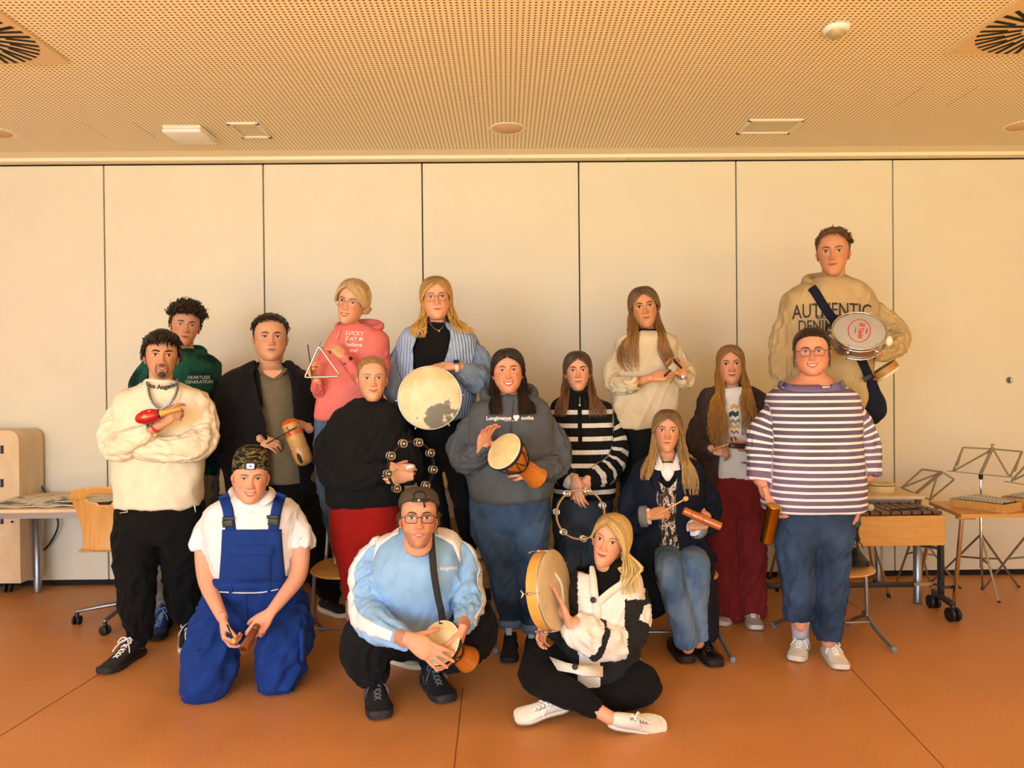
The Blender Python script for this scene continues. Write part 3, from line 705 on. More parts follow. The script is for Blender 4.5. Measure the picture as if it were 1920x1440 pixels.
class Person:
    def __init__(s, Y, label, base, group='people in the group photo'):
        s.Y = Y; s.root = empty('person', base); tag(s.root, label, 'person', group); s.B = MB(); s.cl = []; s._gb = None
    @property
    def gb(s):
        if s._gb is None and s.cl: s._gb = bvh(*s.cl)
        return s._gb
    def p(s, x, y, d=0.0): return at(x, y, s.Y+d)
    def m(s, r, d=0.0): return r*(s.Y+d)/FPX
    def line(s, pts, mul=1.0): return [s.p(a, b, c) for a, b, c, r in pts], [s.m(r, c)*mul for a, b, c, r in pts]
    def head(s, x, y, h, d=0.0, yaw=0, pitch=0, roll=0, **kw):
        k = s.m(h, d)/.236; c = s.p(x, y, d); s.h = Head(c, yaw*.5-math.degrees(math.atan2(c.x, c.y))*1.0, pitch+math.degrees(math.atan2(c.z-CAMH, c.y))*.8, roll, k, **kw); s.h.add(s.B); s.sk = s.h.skin; return s.h
    def neck(s, base, r=.052, top_r=.050):
        """from inside the skull to the base of the neck"""
        a = s.h.W((0, .022, -.05)); b = s.h.W((0, .020, -.105)); c = Vector(base)
        s.B.cc = s.sk; s.B.tube([a, b, b.lerp(c, .5), c, c-Vector((0, 0, .05))], [top_r*s.h.k, top_r*s.h.k, r, r*1.12, r*1.9], 24, sub=2)
    def torso(s, st, mul=1.0, e=2.4): return [(s.p(a, b, (q[4] if len(q) > 4 else 0)), s.m(q[2], q[4] if len(q) > 4 else 0)*mul, q[3]*mul) for q in st for a, b in (q[:2],)]
    def dense(s, st, sub=4):
        """smooth interpolation of trunk stations"""
        K = len(st); o = []
        for i in range(K-1):
            for k in range(sub):
                t = k/sub
                def cr(a, b, c, d): return ((-t+2*t*t-t**3)*a+(2-5*t*t+3*t**3)*b+(t+4*t*t-3*t**3)*c+(t**3-t*t)*d)/2
                q = [st[max(0, i-1)], st[i], st[i+1], st[min(K-1, i+2)]]
                o.append((q[0][0]*((-t+2*t*t-t**3)/2)+q[1][0]*((2-5*t*t+3*t**3)/2)+q[2][0]*((t+4*t*t-3*t**3)/2)+q[3][0]*((t**3-t*t)/2), max(.01, cr(*[x[1] for x in q])), max(.01, cr(*[x[2] for x in q]))))
        o.append(st[-1]); return o
    def top(s, name, st, sleeves, mat, vox=.008, amp=.006, seed=1, e=2.5, turn=0, cuffs=True, hem=True, smooth=3, inner=True, bodymul=.84, fold=1.0, cufr=1.0, post=None, skinarm=None, label=None):
        mb = MB(); T = s.dense(s.torso(st)); 
        if hem:
            c, a, b = T[-1]; T = T[:-1]+[(c+Vector((0, 0, .035)), a*1.01, b*1.01), (c+Vector((0, 0, .028)), a*.965, b*.965), (c, a*.95, b*.95)]
        mb.loft(T, 40, e, turn); limbs = [([T[0][0], T[-1][0]], [sum(q[1] for q in T)/len(T)*1.0]*2)]
        for sl in sleeves:
            P_, r_ = s.line(sl); r_ = [x*.95 for x in r_]; r_[0] *= .80; P_[0] = P_[0]+Vector((math.copysign(1, T[3][0].x-P_[0].x)*r_[0]*.45, 0, -.004)); P2, R2 = crom(P_, r_, 5)
            if cuffs:
                d = (P2[-1]-P2[-2]).normalized(); rr = R2[-1]
                P2 += [P2[-1]+d*.012, P2[-1]+d*.018, P2[-1]+d*.058]; R2 += [rr*1.0, rr*.84*cufr, rr*.80*cufr]
            mb.tube(P2, R2, 20, cap='start', up=(0, 1, 0)); limbs.append((P2, R2))
        me = cloth(mb, limbs, vox, amp, seed, smooth, fold=fold)
        if post: post(me)
        o = link(name, me, mat, s.root); s.last = me
        if label: o['label'] = label
        if inner:
            s.B.cc = s.sk
            if post is None: s.B.loft([(c, a*bodymul, b*bodymul) for c, a, b in T], 28, e, turn)
            for P_, r_ in limbs[1:]: s.B.tube(P_, [min(q*.62, .045) for q in r_], 14, up=(0, 1, 0))
        s.garment = me; s.T = T; s.cl.append(me); s._gb = None; t_ = MB(); t_.loft([(c, a*1.02, b*1.02) for c, a, b in T], 40, e, turn); m_ = t_.mesh('t'); s.tb = bvh(m_); bpy.data.meshes.remove(m_); return o
    def legs(s, name, pelvis, legs, mat, vox=.009, amp=.007, seed=3, smooth=7, e=2.3, inner=True, fold=1.0, taper=.55, label=None):
        mb = MB(); T = s.dense(s.torso(pelvis)) if pelvis else []; mr = s.m(legs[0][0][3]); T = [(c, a, b*(1-i/(len(T)-1))+min(b, mr*1.10)*i/(len(T)-1)) for i, (c, a, b) in enumerate(T)]; limbs = [([T[0][0], T[-1][0]], [sum(q[1] for q in T)/len(T)*.9]*2)] if T else [([s.p(0, 0), s.p(0, 1)], [.01, .01])]
        if T: mb.loft(T+[(T[-1][0]-Vector((0, 0, .025)), T[-1][1]*.90, T[-1][2]*.9), (T[-1][0]-Vector((0, 0, .05)), T[-1][1]*.6, T[-1][2]*.7)], 32, e)
        for lg in legs:
            P_ = []; r_ = []
            for q in lg:
                if isinstance(q[0], Vector): P_.append(q[0]); r_.append(q[1])
                else: P_.append(s.p(*q[:3])); r_.append(s.m(q[3], q[2]))
            if T: P_ = [P_[0].lerp(T[0][0], .30)+Vector((0, 0, .02))]+P_; r_ = [r_[0]*.95]+r_
            P2, R2 = crom(P_, r_, 5); mb.tube(P2, R2, 20, cap='flat', up=(0, 1, 0)); limbs.append((P2, R2))
            if inner: s.B.cc = s.sk; s.B.tube(P2+[P2[-1]+(P2[-1]-P2[-2]).normalized()*.03], [min(q*taper, .07) for q in R2]+[min(R2[-1]*taper, .035)], 14, up=(0, 1, 0))
        if T and inner: s.B.loft([(c, a*.84, b*.84) for c, a, b in T], 24)
        me = cloth(mb, limbs, vox, amp, seed, smooth, fold=fold); o = link(name, me, mat, s.root); s.leg = me
        if label: o['label'] = label
        return o
    def finish(s, vox=.0042):
        B = s.B; H = s.h; hb = MB(); nb = MB()
        # the head keeps its fine surface, everything below is grown into one skin
        nh = s.nh; hb.v = B.v[:nh[0]]; hb.c = B.c[:nh[0]]; hb.f = B.f[:nh[1]]; nb.v = [p for p in B.v[nh[0]:]]; nb.c = B.c[nh[0]:]; nb.f = [tuple(i-nh[0] for i in f) for f in B.f[nh[1]:]]; nb.mi = [0]*len(nb.f)
        me = voxel(nb, vox, 2); v, _ = vn(me)
        src = np.array([tuple(p) for p in nb.v]); sc = np.array([c[:3] for c in nb.c])
        from mathutils.kdtree import KDTree
        kd = KDTree(len(src)); [kd.insert(p, i) for i, p in enumerate(src)]; kd.balance()
        red = sc[:, 1] < s.sk[1]*.9
        cl = np.tile(np.array(s.sk), (len(v), 1))
        bb = src[red] if red.any() else None
        if bb is not None:
            lo, hi = bb.min(0)-.02, bb.max(0)+.02; idx = np.nonzero(np.all((v > lo) & (v < hi), axis=1))[0]
            for i in idx: cl[i] = sc[kd.find(v[i])[1]]
        o = MB(); o.v = list(hb.v); o.c = list(hb.c); o.f = list(hb.f); b = len(o.v); o.v += [tuple(q) for q in v]; o.c += [tuple(q) for q in cl]; o.f += [tuple(i+b for i in p.vertices) for p in me.polygons]; o.mi = [0]*len(o.f)
        bpy.data.meshes.remove(me); m2 = o.mesh('body'); s.body = link('body', m2, SKIN, s.root); return s.body
    def headdone(s): s.nh = (len(s.B.v), len(s.B.f))
    def collar(s, name, c, ru, rv, r, mat, tilt=0, flat=1.0, back=0.0):
        mb = MB(); Mt = Matrix.Rotation(R(tilt), 3, 'X'); c = Vector(c)
        mb.tube([c+Mt @ Vector((ru*math.cos(t), rv*math.sin(t), back*max(0, math.sin(t)))) for t in [i/28*2*math.pi for i in range(28)]], r, 10, closed=True, flat=flat, up=(0, 0, 1)); return mb.build(name, mat, s.root)
    def hood(s, c, w_, d, mat, r=.030, drop_=.03):
        """a hood lying round the neck: low in front, heaped behind"""
        mb = MB(); c = Vector(c); P_ = []; R_ = []
        for i in range(24):
            t = i/24*2*math.pi; b = (1+math.sin(t))/2; P_.append(c+Vector((w_*math.cos(t)*(1+.12*b), d*math.sin(t)+.01, -drop_*(1-b)**1.5+.025*b))); R_.append(r*(.42+.75*b))
        mb.tube(P_, R_, 14, closed=True, up=(0, 0, 1), flat=1.25)
        me = voxel(mb, .006, 3); v, n = vn(me); setco(me, v+n*(noise(v/.05, 4)*.005)[:, None]); a = me.attributes.new('sv', 'FLOAT_VECTOR', 'POINT'); a.data.foreach_set('vector', v.astype(np.float32).ravel()); return link('hood', me, mat, s.root)
def cast(tree, q):
    d = (Vector(q)-CAMPOS).normalized(); h = tree.ray_cast(CAMPOS, d, 12); return (h[0], d)
def drape(parent, name, target, pts, mat, off=.003, sub=6, thick=.002, grid=None, kind=None, y=-1, sm=0):
    """a flat pattern piece (quad strips of world points) laid on a garment from the front"""
    tree = target if isinstance(target, BVHTree) else bvh(target); mb = MB(); rows = []
    for row in pts:
        r = []
        for q in row:
            q = Vector(q); h, d = cast(tree, q); r.append((h, d, q))
        rows.append(r)
    ok = [c[0].y for r in rows for c in r if c[0] is not None]; ym = sum(ok)/len(ok) if ok else 3
    for r in rows:
        for i in range(len(r)):
            h, d, q = r[i]
            if h is None:
                nb = [x[0].y for x in r if isinstance(x, tuple) and x[0] is not None]; yy = (max(nb) if nb else ym); h = CAMPOS+d*(yy/d.y)
            r[i] = h-d*off

    for _ in range(sm):
        ys = [[q.y for q in r] for r in rows]
        for i in range(1, len(rows)-1):
            for j in range(len(rows[i])): rows[i][j] = rows[i][j]+(rows[i][j]-CAMPOS).normalized()*min(0, ((ys[i-1][j]+ys[i+1][j])/2-ys[i][j]))
    K, n = len(rows), len(rows[0]); vs = [q for r in rows for q in r]+[q+Vector((0, off*.9+thick, 0)) for r in rows for q in r]; fs = []; m = K*n
    for i in range(K-1):
        for j in range(n-1): a = i*n+j; fs.append((a, a+1, a+n+1, a+n)); fs.append((m+a, m+a+n, m+a+n+1, m+a+1))
    for i in range(K-1): fs.append((i*n, (i+1)*n, m+(i+1)*n, m+i*n)); fs.append((i*n+n-1, m+i*n+n-1, m+(i+1)*n+n-1, (i+1)*n+n-1))
    for j in range(n-1): fs.append((j, m+j, m+j+1, j+1)); a = (K-1)*n+j; fs.append((a, a+1, m+a+1, m+a))
    mb.add(vs, fs); me = mb.mesh(name); a = me.attributes.new('sv', 'FLOAT_VECTOR', 'POINT'); a.data.foreach_set('vector', np.array([(q[2], q[0]*6, 0) for q in vs], np.float32).ravel())
    o = link(name, me, mat, parent); return o
def strap(parent, name, target, path, w_, mat, off=.005, n=24, sm=3):
    """a band of width w_ (m) laid along a path of world points"""
    P_, _ = crom([Vector(p) for p in path], [1]*len(path), n); rows = []
    for i, p in enumerate(P_):
        t = P_[min(i+1, len(P_)-1)]-P_[max(0, i-1)]; s_ = Vector((-t.z, 0, t.x)).normalized(); rows.append([p+s_*w_*q for q in (-.5, -.17, .17, .5)])
    return drape(parent, name, target, rows, mat, off, sm=sm)
def text_on(parent, name, target, body, pos, size, mat, rot=0, off=.006, bold=0.0, align='CENTER', sp=1.0, shear=0, arch=0.0, scale=(1, 1)):
    """lettering laid on a surface facing the room"""
    cu = bpy.data.curves.new('t', 'FONT'); cu.body = body; cu.size = size; cu.align_x = align; cu.align_y = 'CENTER'; cu.offset = bold; cu.space_character = sp; cu.shear = shear; cu.resolution_u = 3
    o = bpy.data.objects.new('t', cu); COL.objects.link(o); me = bpy.data.meshes.new_from_object(o.evaluated_get(bpy.context.evaluated_depsgraph_get())); bpy.data.objects.remove(o); bpy.data.curves.remove(cu)
    b = bmesh.new(); b.from_mesh(me); bmesh.ops.subdivide_edges(b, edges=[e for e in b.edges if e.calc_length() > size*.3], cuts=2); bmesh.ops.triangulate(b, faces=b.faces)
    tree = target if (isinstance(target, BVHTree) or target is None) else bvh(target); pos = Vector(pos); last = pos.y+.2; ca, sa = math.cos(R(rot)), math.sin(R(rot))
    for v in b.verts:
        x, z = v.co.x*scale[0], v.co.y*scale[1]; z -= arch*x*x; x, z = x*ca-z*sa, x*sa+z*ca; q = Vector((pos.x+x, pos.y, pos.z+z))
        h, d = cast(tree, q) if tree else (None, None)
        if h is not None: last = h.y; v.co = h-d*off
        elif tree: dd = (q-CAMPOS).normalized(); v.co = CAMPOS+dd*((last)/dd.y)
        else: v.co = Vector((q.x, q.y-off, q.z))
    b.to_mesh(me); b.free(); return link(name, me, mat, parent)
# ------------------------------------------------------------------ the room
CZ = 3.09; XL, XR = -6.0, 6.0
def cl_(px, py, z=CZ): d = ray(px, py); return CAMPOS+d*((z-CAMH)/d.z)
def struct(o, label=None):
    o['kind'] = 'structure'
    if label: o['label'] = label
    return o
def floor_mat():
    m, nt, b = mk('linoleum'); co = obj_co(nt); t = N(nt, 'ShaderNodeTexNoise'); t.inputs['Scale'].default_value = 3; t.inputs['Detail'].default_value = 8; nt.links.new(co, t.inputs['Vector'])
    t2 = N(nt, 'ShaderNodeTexNoise'); t2.inputs['Scale'].default_value = 90; t2.inputs['Detail'].default_value = 4; nt.links.new(co, t2.inputs['Vector'])
    mx = N(nt, 'ShaderNodeMix', data_type='RGBA', blend_type='MULTIPLY'); mx.inputs[0].default_value = 1
    nt.links.new(ramp(nt, t.outputs['Fac'], [(.3, lin('be814a')), (.7, lin('c98b52'))]), mx.inputs[6]); nt.links.new(ramp(nt, t2.outputs['Fac'], [(.28, (.72, .66, .6)), (.42, (1, 1, 1)), (.62, (1, 1, 1)), (.75, (1.12, 1.14, 1.16))]), mx.inputs[7])
    nt.links.new(mx.outputs[2], b.inputs['Base Color']); b.inputs['Roughness'].default_value = .42; b.inputs['Specular IOR Level'].default_value = .35
    nt.links.new(ramp(nt, t.outputs['Fac'], [(.3, (.36,)*3), (.7, (.5,)*3)]), b.inputs['Roughness']); bump(nt, b, t2.outputs['Fac'], .06, .001); return m
def perf_mat():
    m, nt, b = mk('perforated_plaster'); b.inputs['Roughness'].default_value = .9
    mp = N(nt, 'ShaderNodeMapping'); mp.inputs['Scale'].default_value = (1/.0262, 1/.0235, 0); nt.links.new(obj_co(nt), mp.inputs[0])
    fr = N(nt, 'ShaderNodeVectorMath', operation='FRACTION'); nt.links.new(mp.outputs[0], fr.inputs[0])
    ds = N(nt, 'ShaderNodeVectorMath', operation='DISTANCE'); nt.links.new(fr.outputs[0], ds.inputs[0]); ds.inputs[1].default_value = (.5, .5, 0)
    nt.links.new(ramp(nt, ds.outputs['Value'], [(.21, lin('6e4e24')), (.26, lin('f0e3c6'))]), b.inputs['Base Color']); return m
CEILM = plain('f0e3c6', .9, nz=.02, name='ceiling_plaster')
mb = MB(); mb.box((0, (YB+WALL)/2, -.05), (XR-XL+.4, WALL-YB+.6, .1)); struct(mb.build('floor', floor_mat(), smooth=False))
for k, (a, b) in enumerate((((200, 1255), (-60, 1418)), ((868, 1290), (848, 1470)), ((1587, 1245), (1780, 1450)), ((1610, 1140), (1470, 1050)))):
    p, q = fl(*a), fl(*b); mb = MB(); d = (q-p); mb.bar(p-d*0+Vector((0, 0, .0006)), q+Vector((0, 0, .0006)), .004, .0012); struct(mb.build('trim_%d' % (k+1), plain('7c4420', .7), smooth=False))
PY0, PY1 = YB, 5.24
mb = MB(); mb.box((0, (PY0+PY1)/2, CZ+.02), (XR-XL, PY1-PY0, .04)); struct(mb.build('ceiling', perf_mat(), smooth=False))
mb = MB(); mb.box((0, (PY1+WALL)/2+.1, CZ+.02), (XR-XL, WALL-PY1+.2, .04)); struct(mb.build('ceiling', CEILM, smooth=False))
mb = MB(); mb.box((0, 5.425, CZ-.012), (XR-XL, .09, .024)); trk = struct(mb.build('trim_5', CEILM, smooth=False))
for x in (-3.3, -2.2, -1.1, .05, .9, 2.0, 3.1):
    mb = MB(); mb.lathe((x, 5.41, CZ-.024), (0, 0, -1), [(0, .008), (.003, .007), (.004, 0)], 10); mb.build('screw', METAL, trk)
# folding wall of tall panels
WM = plain('ddd4bb', .55, nz=.015, nscale=3, name='wall_panel'); DARK = plain('17150f', .9, name='gap_black')
seams = [(194, 320), (493, 320), (791, 320), (1085, 320), (1380, 320), (1674, 320)]
xs = [at(a, b, WALL).x for a, b in seams]; dx = (xs[-1]-xs[0])/5; xs = [xs[0]-dx*k for k in (4, 3, 2, 1)]+xs+[xs[-1]+dx*k for k in (1, 2, 3)]
mb = MB()
for a, b in zip(xs[:-1], xs[1:]):
    mb.box(((a+b)/2, WALL+.045, (3.052+.045)/2), (b-a-.010, .09, 3.052-.045))
o = struct(mb.build('wall_back', WM, smooth=False)); bv = o.modifiers.new('b', 'BEVEL'); bv.width = .003; bv.segments = 2
mb = MB(); mb.box((0, WALL+.11, 1.55), (XR-XL+.2, .06, 3.2)); mb.box((0, WALL+.06, .022), (XR-XL, .07, .044)); struct(mb.build('trim_6', DARK, smooth=False))
mb = MB(); mb.lathe(at(1892, 713, WALL)+Vector((0, 0, 0)), (0, -1, 0), [(0, .024), (.006, .024), (.008, .020), (.004, .017), (.004, .006), (.004, 0)], 24); o = mb.build('panel_lock', STEEL); tag(o, 'round metal key lock in the wall panel at the right', 'lock')
mb = MB(); mb.box(at(1892, 713, WALL)+Vector((0, -.007, 0)), (.004, .004, .016)); mb.build('keyhole', DARK, o)
for nm, x in (('wall_left', XL), ('wall_right', XR)):
    mb = MB(); mb.box((x+math.copysign(.1, x), (YB+WALL)/2, 1.55), (.2, WALL-YB+.6, 3.3)); struct(mb.build(nm, plain('ece6da', .9), smooth=False))
mb = MB()                                                     # window wall behind the camera
mb.box((0, YB-.1, .3), (XR-XL, .2, .64)); mb.box((0, YB-.1, 2.86), (XR-XL, .2, .48))
for x, w_ in ((-5.35, 1.3), (-1.65, .5), (1.65, .5), (5.35, 1.3)): mb.box((x, YB-.1, 1.6), (w_, .2, 2.1))
struct(mb.build('wall_front', plain('ece6da', .9), smooth=False))
for k, x in enumerate((-3.3, 0, 3.3)):
    mb = MB()
    for a, b in (((x-1.4, .62), (x+1.4, .62)), ((x-1.4, 2.62), (x+1.4, 2.62)), ((x-1.4, .62), (x-1.4, 2.62)), ((x+1.4, .62), (x+1.4, 2.62)), ((x, .62), (x, 2.62))): mb.bar((a[0], YB-.1, a[1]), (b[0], YB-.1, b[1]), .06, .06, up=(0, 1, 0))
    struct(mb.build('window_%d' % (k+1), WHITEP, smooth=False))

# ceiling fittings
CP = plain('e8dcc6', .6, name='fitting_white')
def swirl(cx, cy, label):
    r = empty('ceiling_diffuser', (cx, cy, CZ)); tag(r, label, 'air vent', 'square swirl air diffusers')
    mb = MB(); mb.box((cx, cy, CZ-.006), (.60, .60, .012)); mb.build('face_plate', plain('d9bd92', .6, name='vent_plate'), r, smooth=False, bevel=.002)
    mb = MB(); mb.lathe((cx, cy, CZ-.0122), (0, 0, -1), [(0, .03), (.004, .028), (.005, 0)], 20); mb.build('hub', CP, r)
    for j in range(36):
        a = j/36*2*math.pi; mb = MB(); r0, r1 = (.10, .290) if j % 2 else (.165, .290); off = .055
        c0 = Vector((math.cos(a), math.sin(a), 0)); t0 = Vector((-math.sin(a), math.cos(a), 0))
        mb.bar(Vector((cx, cy, CZ-.0125))+c0*r0+t0*off*.35, Vector((cx, cy, CZ-.0125))+c0*r1*.97+t0*off, 0.020 if j % 2 else .018, .003); mb.build('slot', DARK, r, smooth=False)
swirl(-2.47, 3.47, 'square swirl air diffuser in the ceiling above the curly-haired man, cut by the left edge')
swirl(2.51, 3.43, 'square swirl air diffuser in the ceiling beside the dome sensor')
def disc(px, py, label, rr=.095):
    c = cl_(px, py); r = empty('ceiling_speaker', c); tag(r, label, 'speaker', 'round flush ceiling speakers')
    mb = MB(); mb.lathe(c, (0, 0, -1), [(0, rr*1.28), (.004, rr*1.25), (.005, rr*1.03), (.002, rr*1.0)], 40); mb.build('bezel', CP, r)
    mb = MB(); mb.lathe(c+Vector((0, 0, -.0025)), (0, 0, -1), [(0, rr*.985), (.003, rr*.95), (.004, 0)], 40); mb.build('cover', plain('d6b288', .7, name='speaker_cover'), r)
disc(952, 241, 'round flush ceiling speaker in the middle of the ceiling'); disc(1918, 236, 'round flush ceiling speaker cut by the right edge'); disc(-8, 249, 'round flush ceiling speaker cut by the left edge')
def light(px0, px1, py0, py1, label, div=False):
    a = cl_(px0, py0); b = cl_(px1, py1); c = Vector(((a.x+b.x)/2, (a.y+b.y)/2, CZ)); w_ = abs(b.x-a.x); d = abs(a.y-b.y)
    r = empty('recessed_light', c); tag(r, label, 'ceiling light', 'square recessed ceiling lights')
    mb = MB()
    for sx, sy, ax, ay in ((0, 1, w_, .02), (0, -1, w_, .02), (1, 0, .02, d), (-1, 0, .02, d)): mb.box(c+Vector((sx*(w_/2-.01), sy*(d/2-.01), -.006)), (ax, ay, .014))
    mb.build('frame', CP, r, smooth=False)
    mb = MB(); mb.box(c+Vector((0, 0, -.001)), (w_-.03, d-.03, .004)); mb.build('diffuser', plain('c4b48c', .3, name='dull_diffuser'), r, smooth=False)
    if div: mb = MB(); mb.box(c+Vector((.08, 0, -.004)), (.003, d-.04, .003)); mb.build('seam', DARK, r, smooth=False)
light(424, 510, 229, 256, 'recessed square light beside the box-shaped access point', True); light(1405, 1480, 223, 248, 'recessed square light in the ceiling above the man with the small drum')
c = cl_(1568, 52); r = empty('motion_sensor', c); tag(r, 'white dome motion sensor on the ceiling near the right diffuser', 'sensor')
mb = MB(); mb.lathe(c, (0, 0, -1), [(0, .062), (.012, .060), (.020, .048), (.022, .044)], 32); mb.build('housing', WHITEP, r)
mb = MB(); mb.lathe(c+Vector((0, 0, -.021)), (0, 0, -1), [(0, .043), (.012, .038), (.022, .028), (.028, .012), (.029, 0)], 24); mb.build('lens_dome', plain('a79a78', .25, name='sensor_lens'), r, auto=20)
mb = MB(); mb.box(c+Vector((.045, .02, -.017)), (.008, .006, .004)); mb.build('window', BLACKP, r)
c = cl_(356, 246); r = empty('wifi_access_point', c); tag(r, 'white box-shaped wireless access point on the ceiling', 'access point')
mb = MB(); mb.box(c+Vector((0, 0, -.012)), (.24, .26, .022)); mb.build('mount_plate', CP, r, bevel=.008)
mb = MB(); mb.box(c+Vector((0, 0, -.036)), (.245, .265, .026)); mb.build('cover', WHITEP, r, bevel=.011)
for (a, b) in (((155, 229), (200, 258)), ((249, 229), (293, 259)), ((1730, 163), (1677, 201)), ((1834, 162), (1772, 201))):
    p, q = cl_(*a), cl_(*b); q.x = p.x = (p.x+q.x)/2; mb = MB(); mb.bar(p, q, .004, .002); o = struct(mb.build('trim_7', plain('a37c48', .8), smooth=False))

# ------------------------------------------------------------------ furniture
PLY = wood('c08a48', 'd39d58', 3.0, (10, 1.2, 1.2), .35, .2); BEECH = wood('d2ab78', 'ddb985', 5, (1, 9, 9), .4); MAPLE = wood('cdb088', 'dac29d', 3, (1.5, 8, 1.2), .5); TANW = wood('b98543', 'c99652', 6, (1, 8, 8), .4, .2)
def table(x0, x1, y0, y1, z, label, leg=.026, topmat=None, grp=None, legs=None):
    r = empty('table', ((x0+x1)/2, (y0+y1)/2, 0)); tag(r, label, 'table', grp)
    mb = MB(); mb.box(((x0+x1)/2, (y0+y1)/2, z-.011), (x1-x0, y1-y0, .022)); mb.build('tabletop', topmat or MAPLE, r, smooth=False, bevel=.004)
    mb = MB(); i = .035
    for a, b in (((x0+i, y0+i), (x1-i, y0+i)), ((x0+i, y1-i), (x1-i, y1-i)), ((x0+i, y0+i), (x0+i, y1-i)), ((x1-i, y0+i), (x1-i, y1-i))): mb.bar((*a, z-.042), (*b, z-.042), .02, .036)
    mb.build('frame', STEEL, r, smooth=False)
    for a, b in (legs or ((x0+i, y0+i), (x1-i, y0+i), (x0+i, y1-i), (x1-i, y1-i))):
        mb = MB(); mb.lathe((a, b, 0), (0, 0, 1), [(0, leg), (.01, leg+.002), (.03, leg), (z-.024, leg)], 24); mb.build('leg', STEEL, r)
    return r
TZ = .70
ta = at(0, 960, 4.6)
table(-3.36, -2.05, 4.62, 5.33, TZ, 'pale wooden table on round grey legs at the left, covered with newspaper')
table(-2.02, -.74, 4.90, 5.36, TZ, 'pale wooden table behind the man in blue overalls, carrying a small red-brown instrument')
def newspaper(c, w_, d, rot, label, seed, fold=0.0):
    mb = MB(); rs = []; n = 22; rnd = random.Random(seed); M = Matrix.Rotation(R(rot), 3, 'Z'); vs = []
    co = np.array([[i/n, j/n, seed] for i in range(n+1) for j in range(n+1)]); nz = noise(co*3.3, seed)*.5+noise(co*8, seed+2)*.3
    for i in range(n+1):
        for j in range(n+1):
            x = (i/n-.5)*w_; y = (j/n-.5)*d; z = .004+.018*abs(nz[i*(n+1)+j])+fold*max(0, i/n-.6)**2*.5
            vs.append(Vector(c)+M @ Vector((x, y, z)))
    fs = [(i*(n+1)+j, (i+1)*(n+1)+j, (i+1)*(n+1)+j+1, i*(n+1)+j+1) for i in range(n) for j in range(n)]
    mb.add(vs, fs); m, nt, b = mk('newsprint'); b.inputs['Roughness'].default_value = .85
    t = N(nt, 'ShaderNodeTexNoise'); t.inputs['Scale'].default_value = 7; t.inputs['Detail'].default_value = 6; t.inputs['Distortion'].default_value = 1.5; nt.links.new(obj_co(nt), t.inputs['Vector'])
    nt.links.new(ramp(nt, t.outputs['Fac'], [(.30, lin('3c4a40')), (.40, lin('8f978a')), (.47, lin('d9d3c6')), (.60, lin('d8cbb6')), (.70, lin('b79f86'))]), b.inputs['Base Color'])
    o = mb.build('newspaper', m); s = o.modifiers.new('s', 'SOLIDIFY'); s.thickness = .003; tag(o, label, 'newspaper', 'newspapers spread on the left table'); return o
newspaper((-3.03, 4.93, TZ), .62, .52, 4, 'printed newspaper sheet lying flat nearest the wooden cabinet', 3)
newspaper((-2.62, 4.95, TZ+.022), .50, .45, -8, 'crumpled newspaper heaped behind the plywood chair back', 8, .35)
# tall cabinet end on castors with its cable
r = empty('rolling_cabinet', (-3.75, 5.28, 0)); tag(r, 'tall maple cabinet on castors with rounded top corner, cut by the left edge', 'cabinet')
xr = at(36, 900, 5.15).x; mb = MB(); prof = []
zt, zb = 1.155, .105; rad = .07
for k in range(9): t = math.pi/2*k/8; prof.append((xr-rad+rad*math.sin(t), zt-rad+rad*math.cos(t)))
prof += [(xr, zb), (xr-.75, zb), (xr-.75, zt)]
mb.rings([[Vector((x, y, z)) for x, z in prof] for y in (5.15, 5.42)]); mb.build('body', MAPLE, r, smooth=False)
for py in (843, 906, 975):
    c = at(1, py, 5.145); h = None; mb = MB(); mb.box((c.x-.02, 5.146, c.z), (.075, .008, .055)); h = mb.build('hinge', BLACKP, r, smooth=False)
    mb = MB()
    for k in range(5): mb.box((c.x-.045+k*.012, 5.141, c.z), (.004, .003, .045))
    mb.build('spring', STEEL, h, smooth=False)
def castor(r, c, rr=.03, wid=.02, ang=0, mat=None):
    c = Vector(c); a = Vector((math.cos(R(ang)), math.sin(R(ang)), 0)); mb = MB()
    mb.lathe(c+Vector((0, 0, rr+.012)), (0, 0, 1), [(0, .011), (rr*1.2, .011)], 12); mb.tube([c+a*wid*.0+Vector((0, 0, rr*2+.012)), c+Vector((0, 0, rr*1.6))], .012, 10); fo = mb.build('castor', DARKM, r)
    for sg in (-1, 1):
        mb = MB(); b = c+Vector((0, 0, rr)); mb.lathe(b+a*(sg*wid*.75-wid*.35), a, [(0, rr*.85), (.002, rr), (wid*.7-.002, rr), (wid*.7, rr*.85), (wid*.7, rr*.3), (wid*.72, 0)], 24); mb.build('wheel', mat or BLACKP, fo)
castor(r, fl(16, 1110), .036, .022, 20)
mb = MB(); mb.tube([at(37, 862, 5.38), at(58, 884, 5.40), at(80, 915, 5.40), at(104, 962, 5.40), at(108, 990, 5.40), at(88, 1026, 5.41), at(66, 1036, 5.41), at(40, 1022, 5.41), at(32, 998, 5.36), at(22, 978, 5.135)], .0065, 10, sub=5)
tag(mb.build('cable', plain('1a1a1a', .5, name='rubber')), 'black cable looping between the maple cabinet and the wall', 'cable')
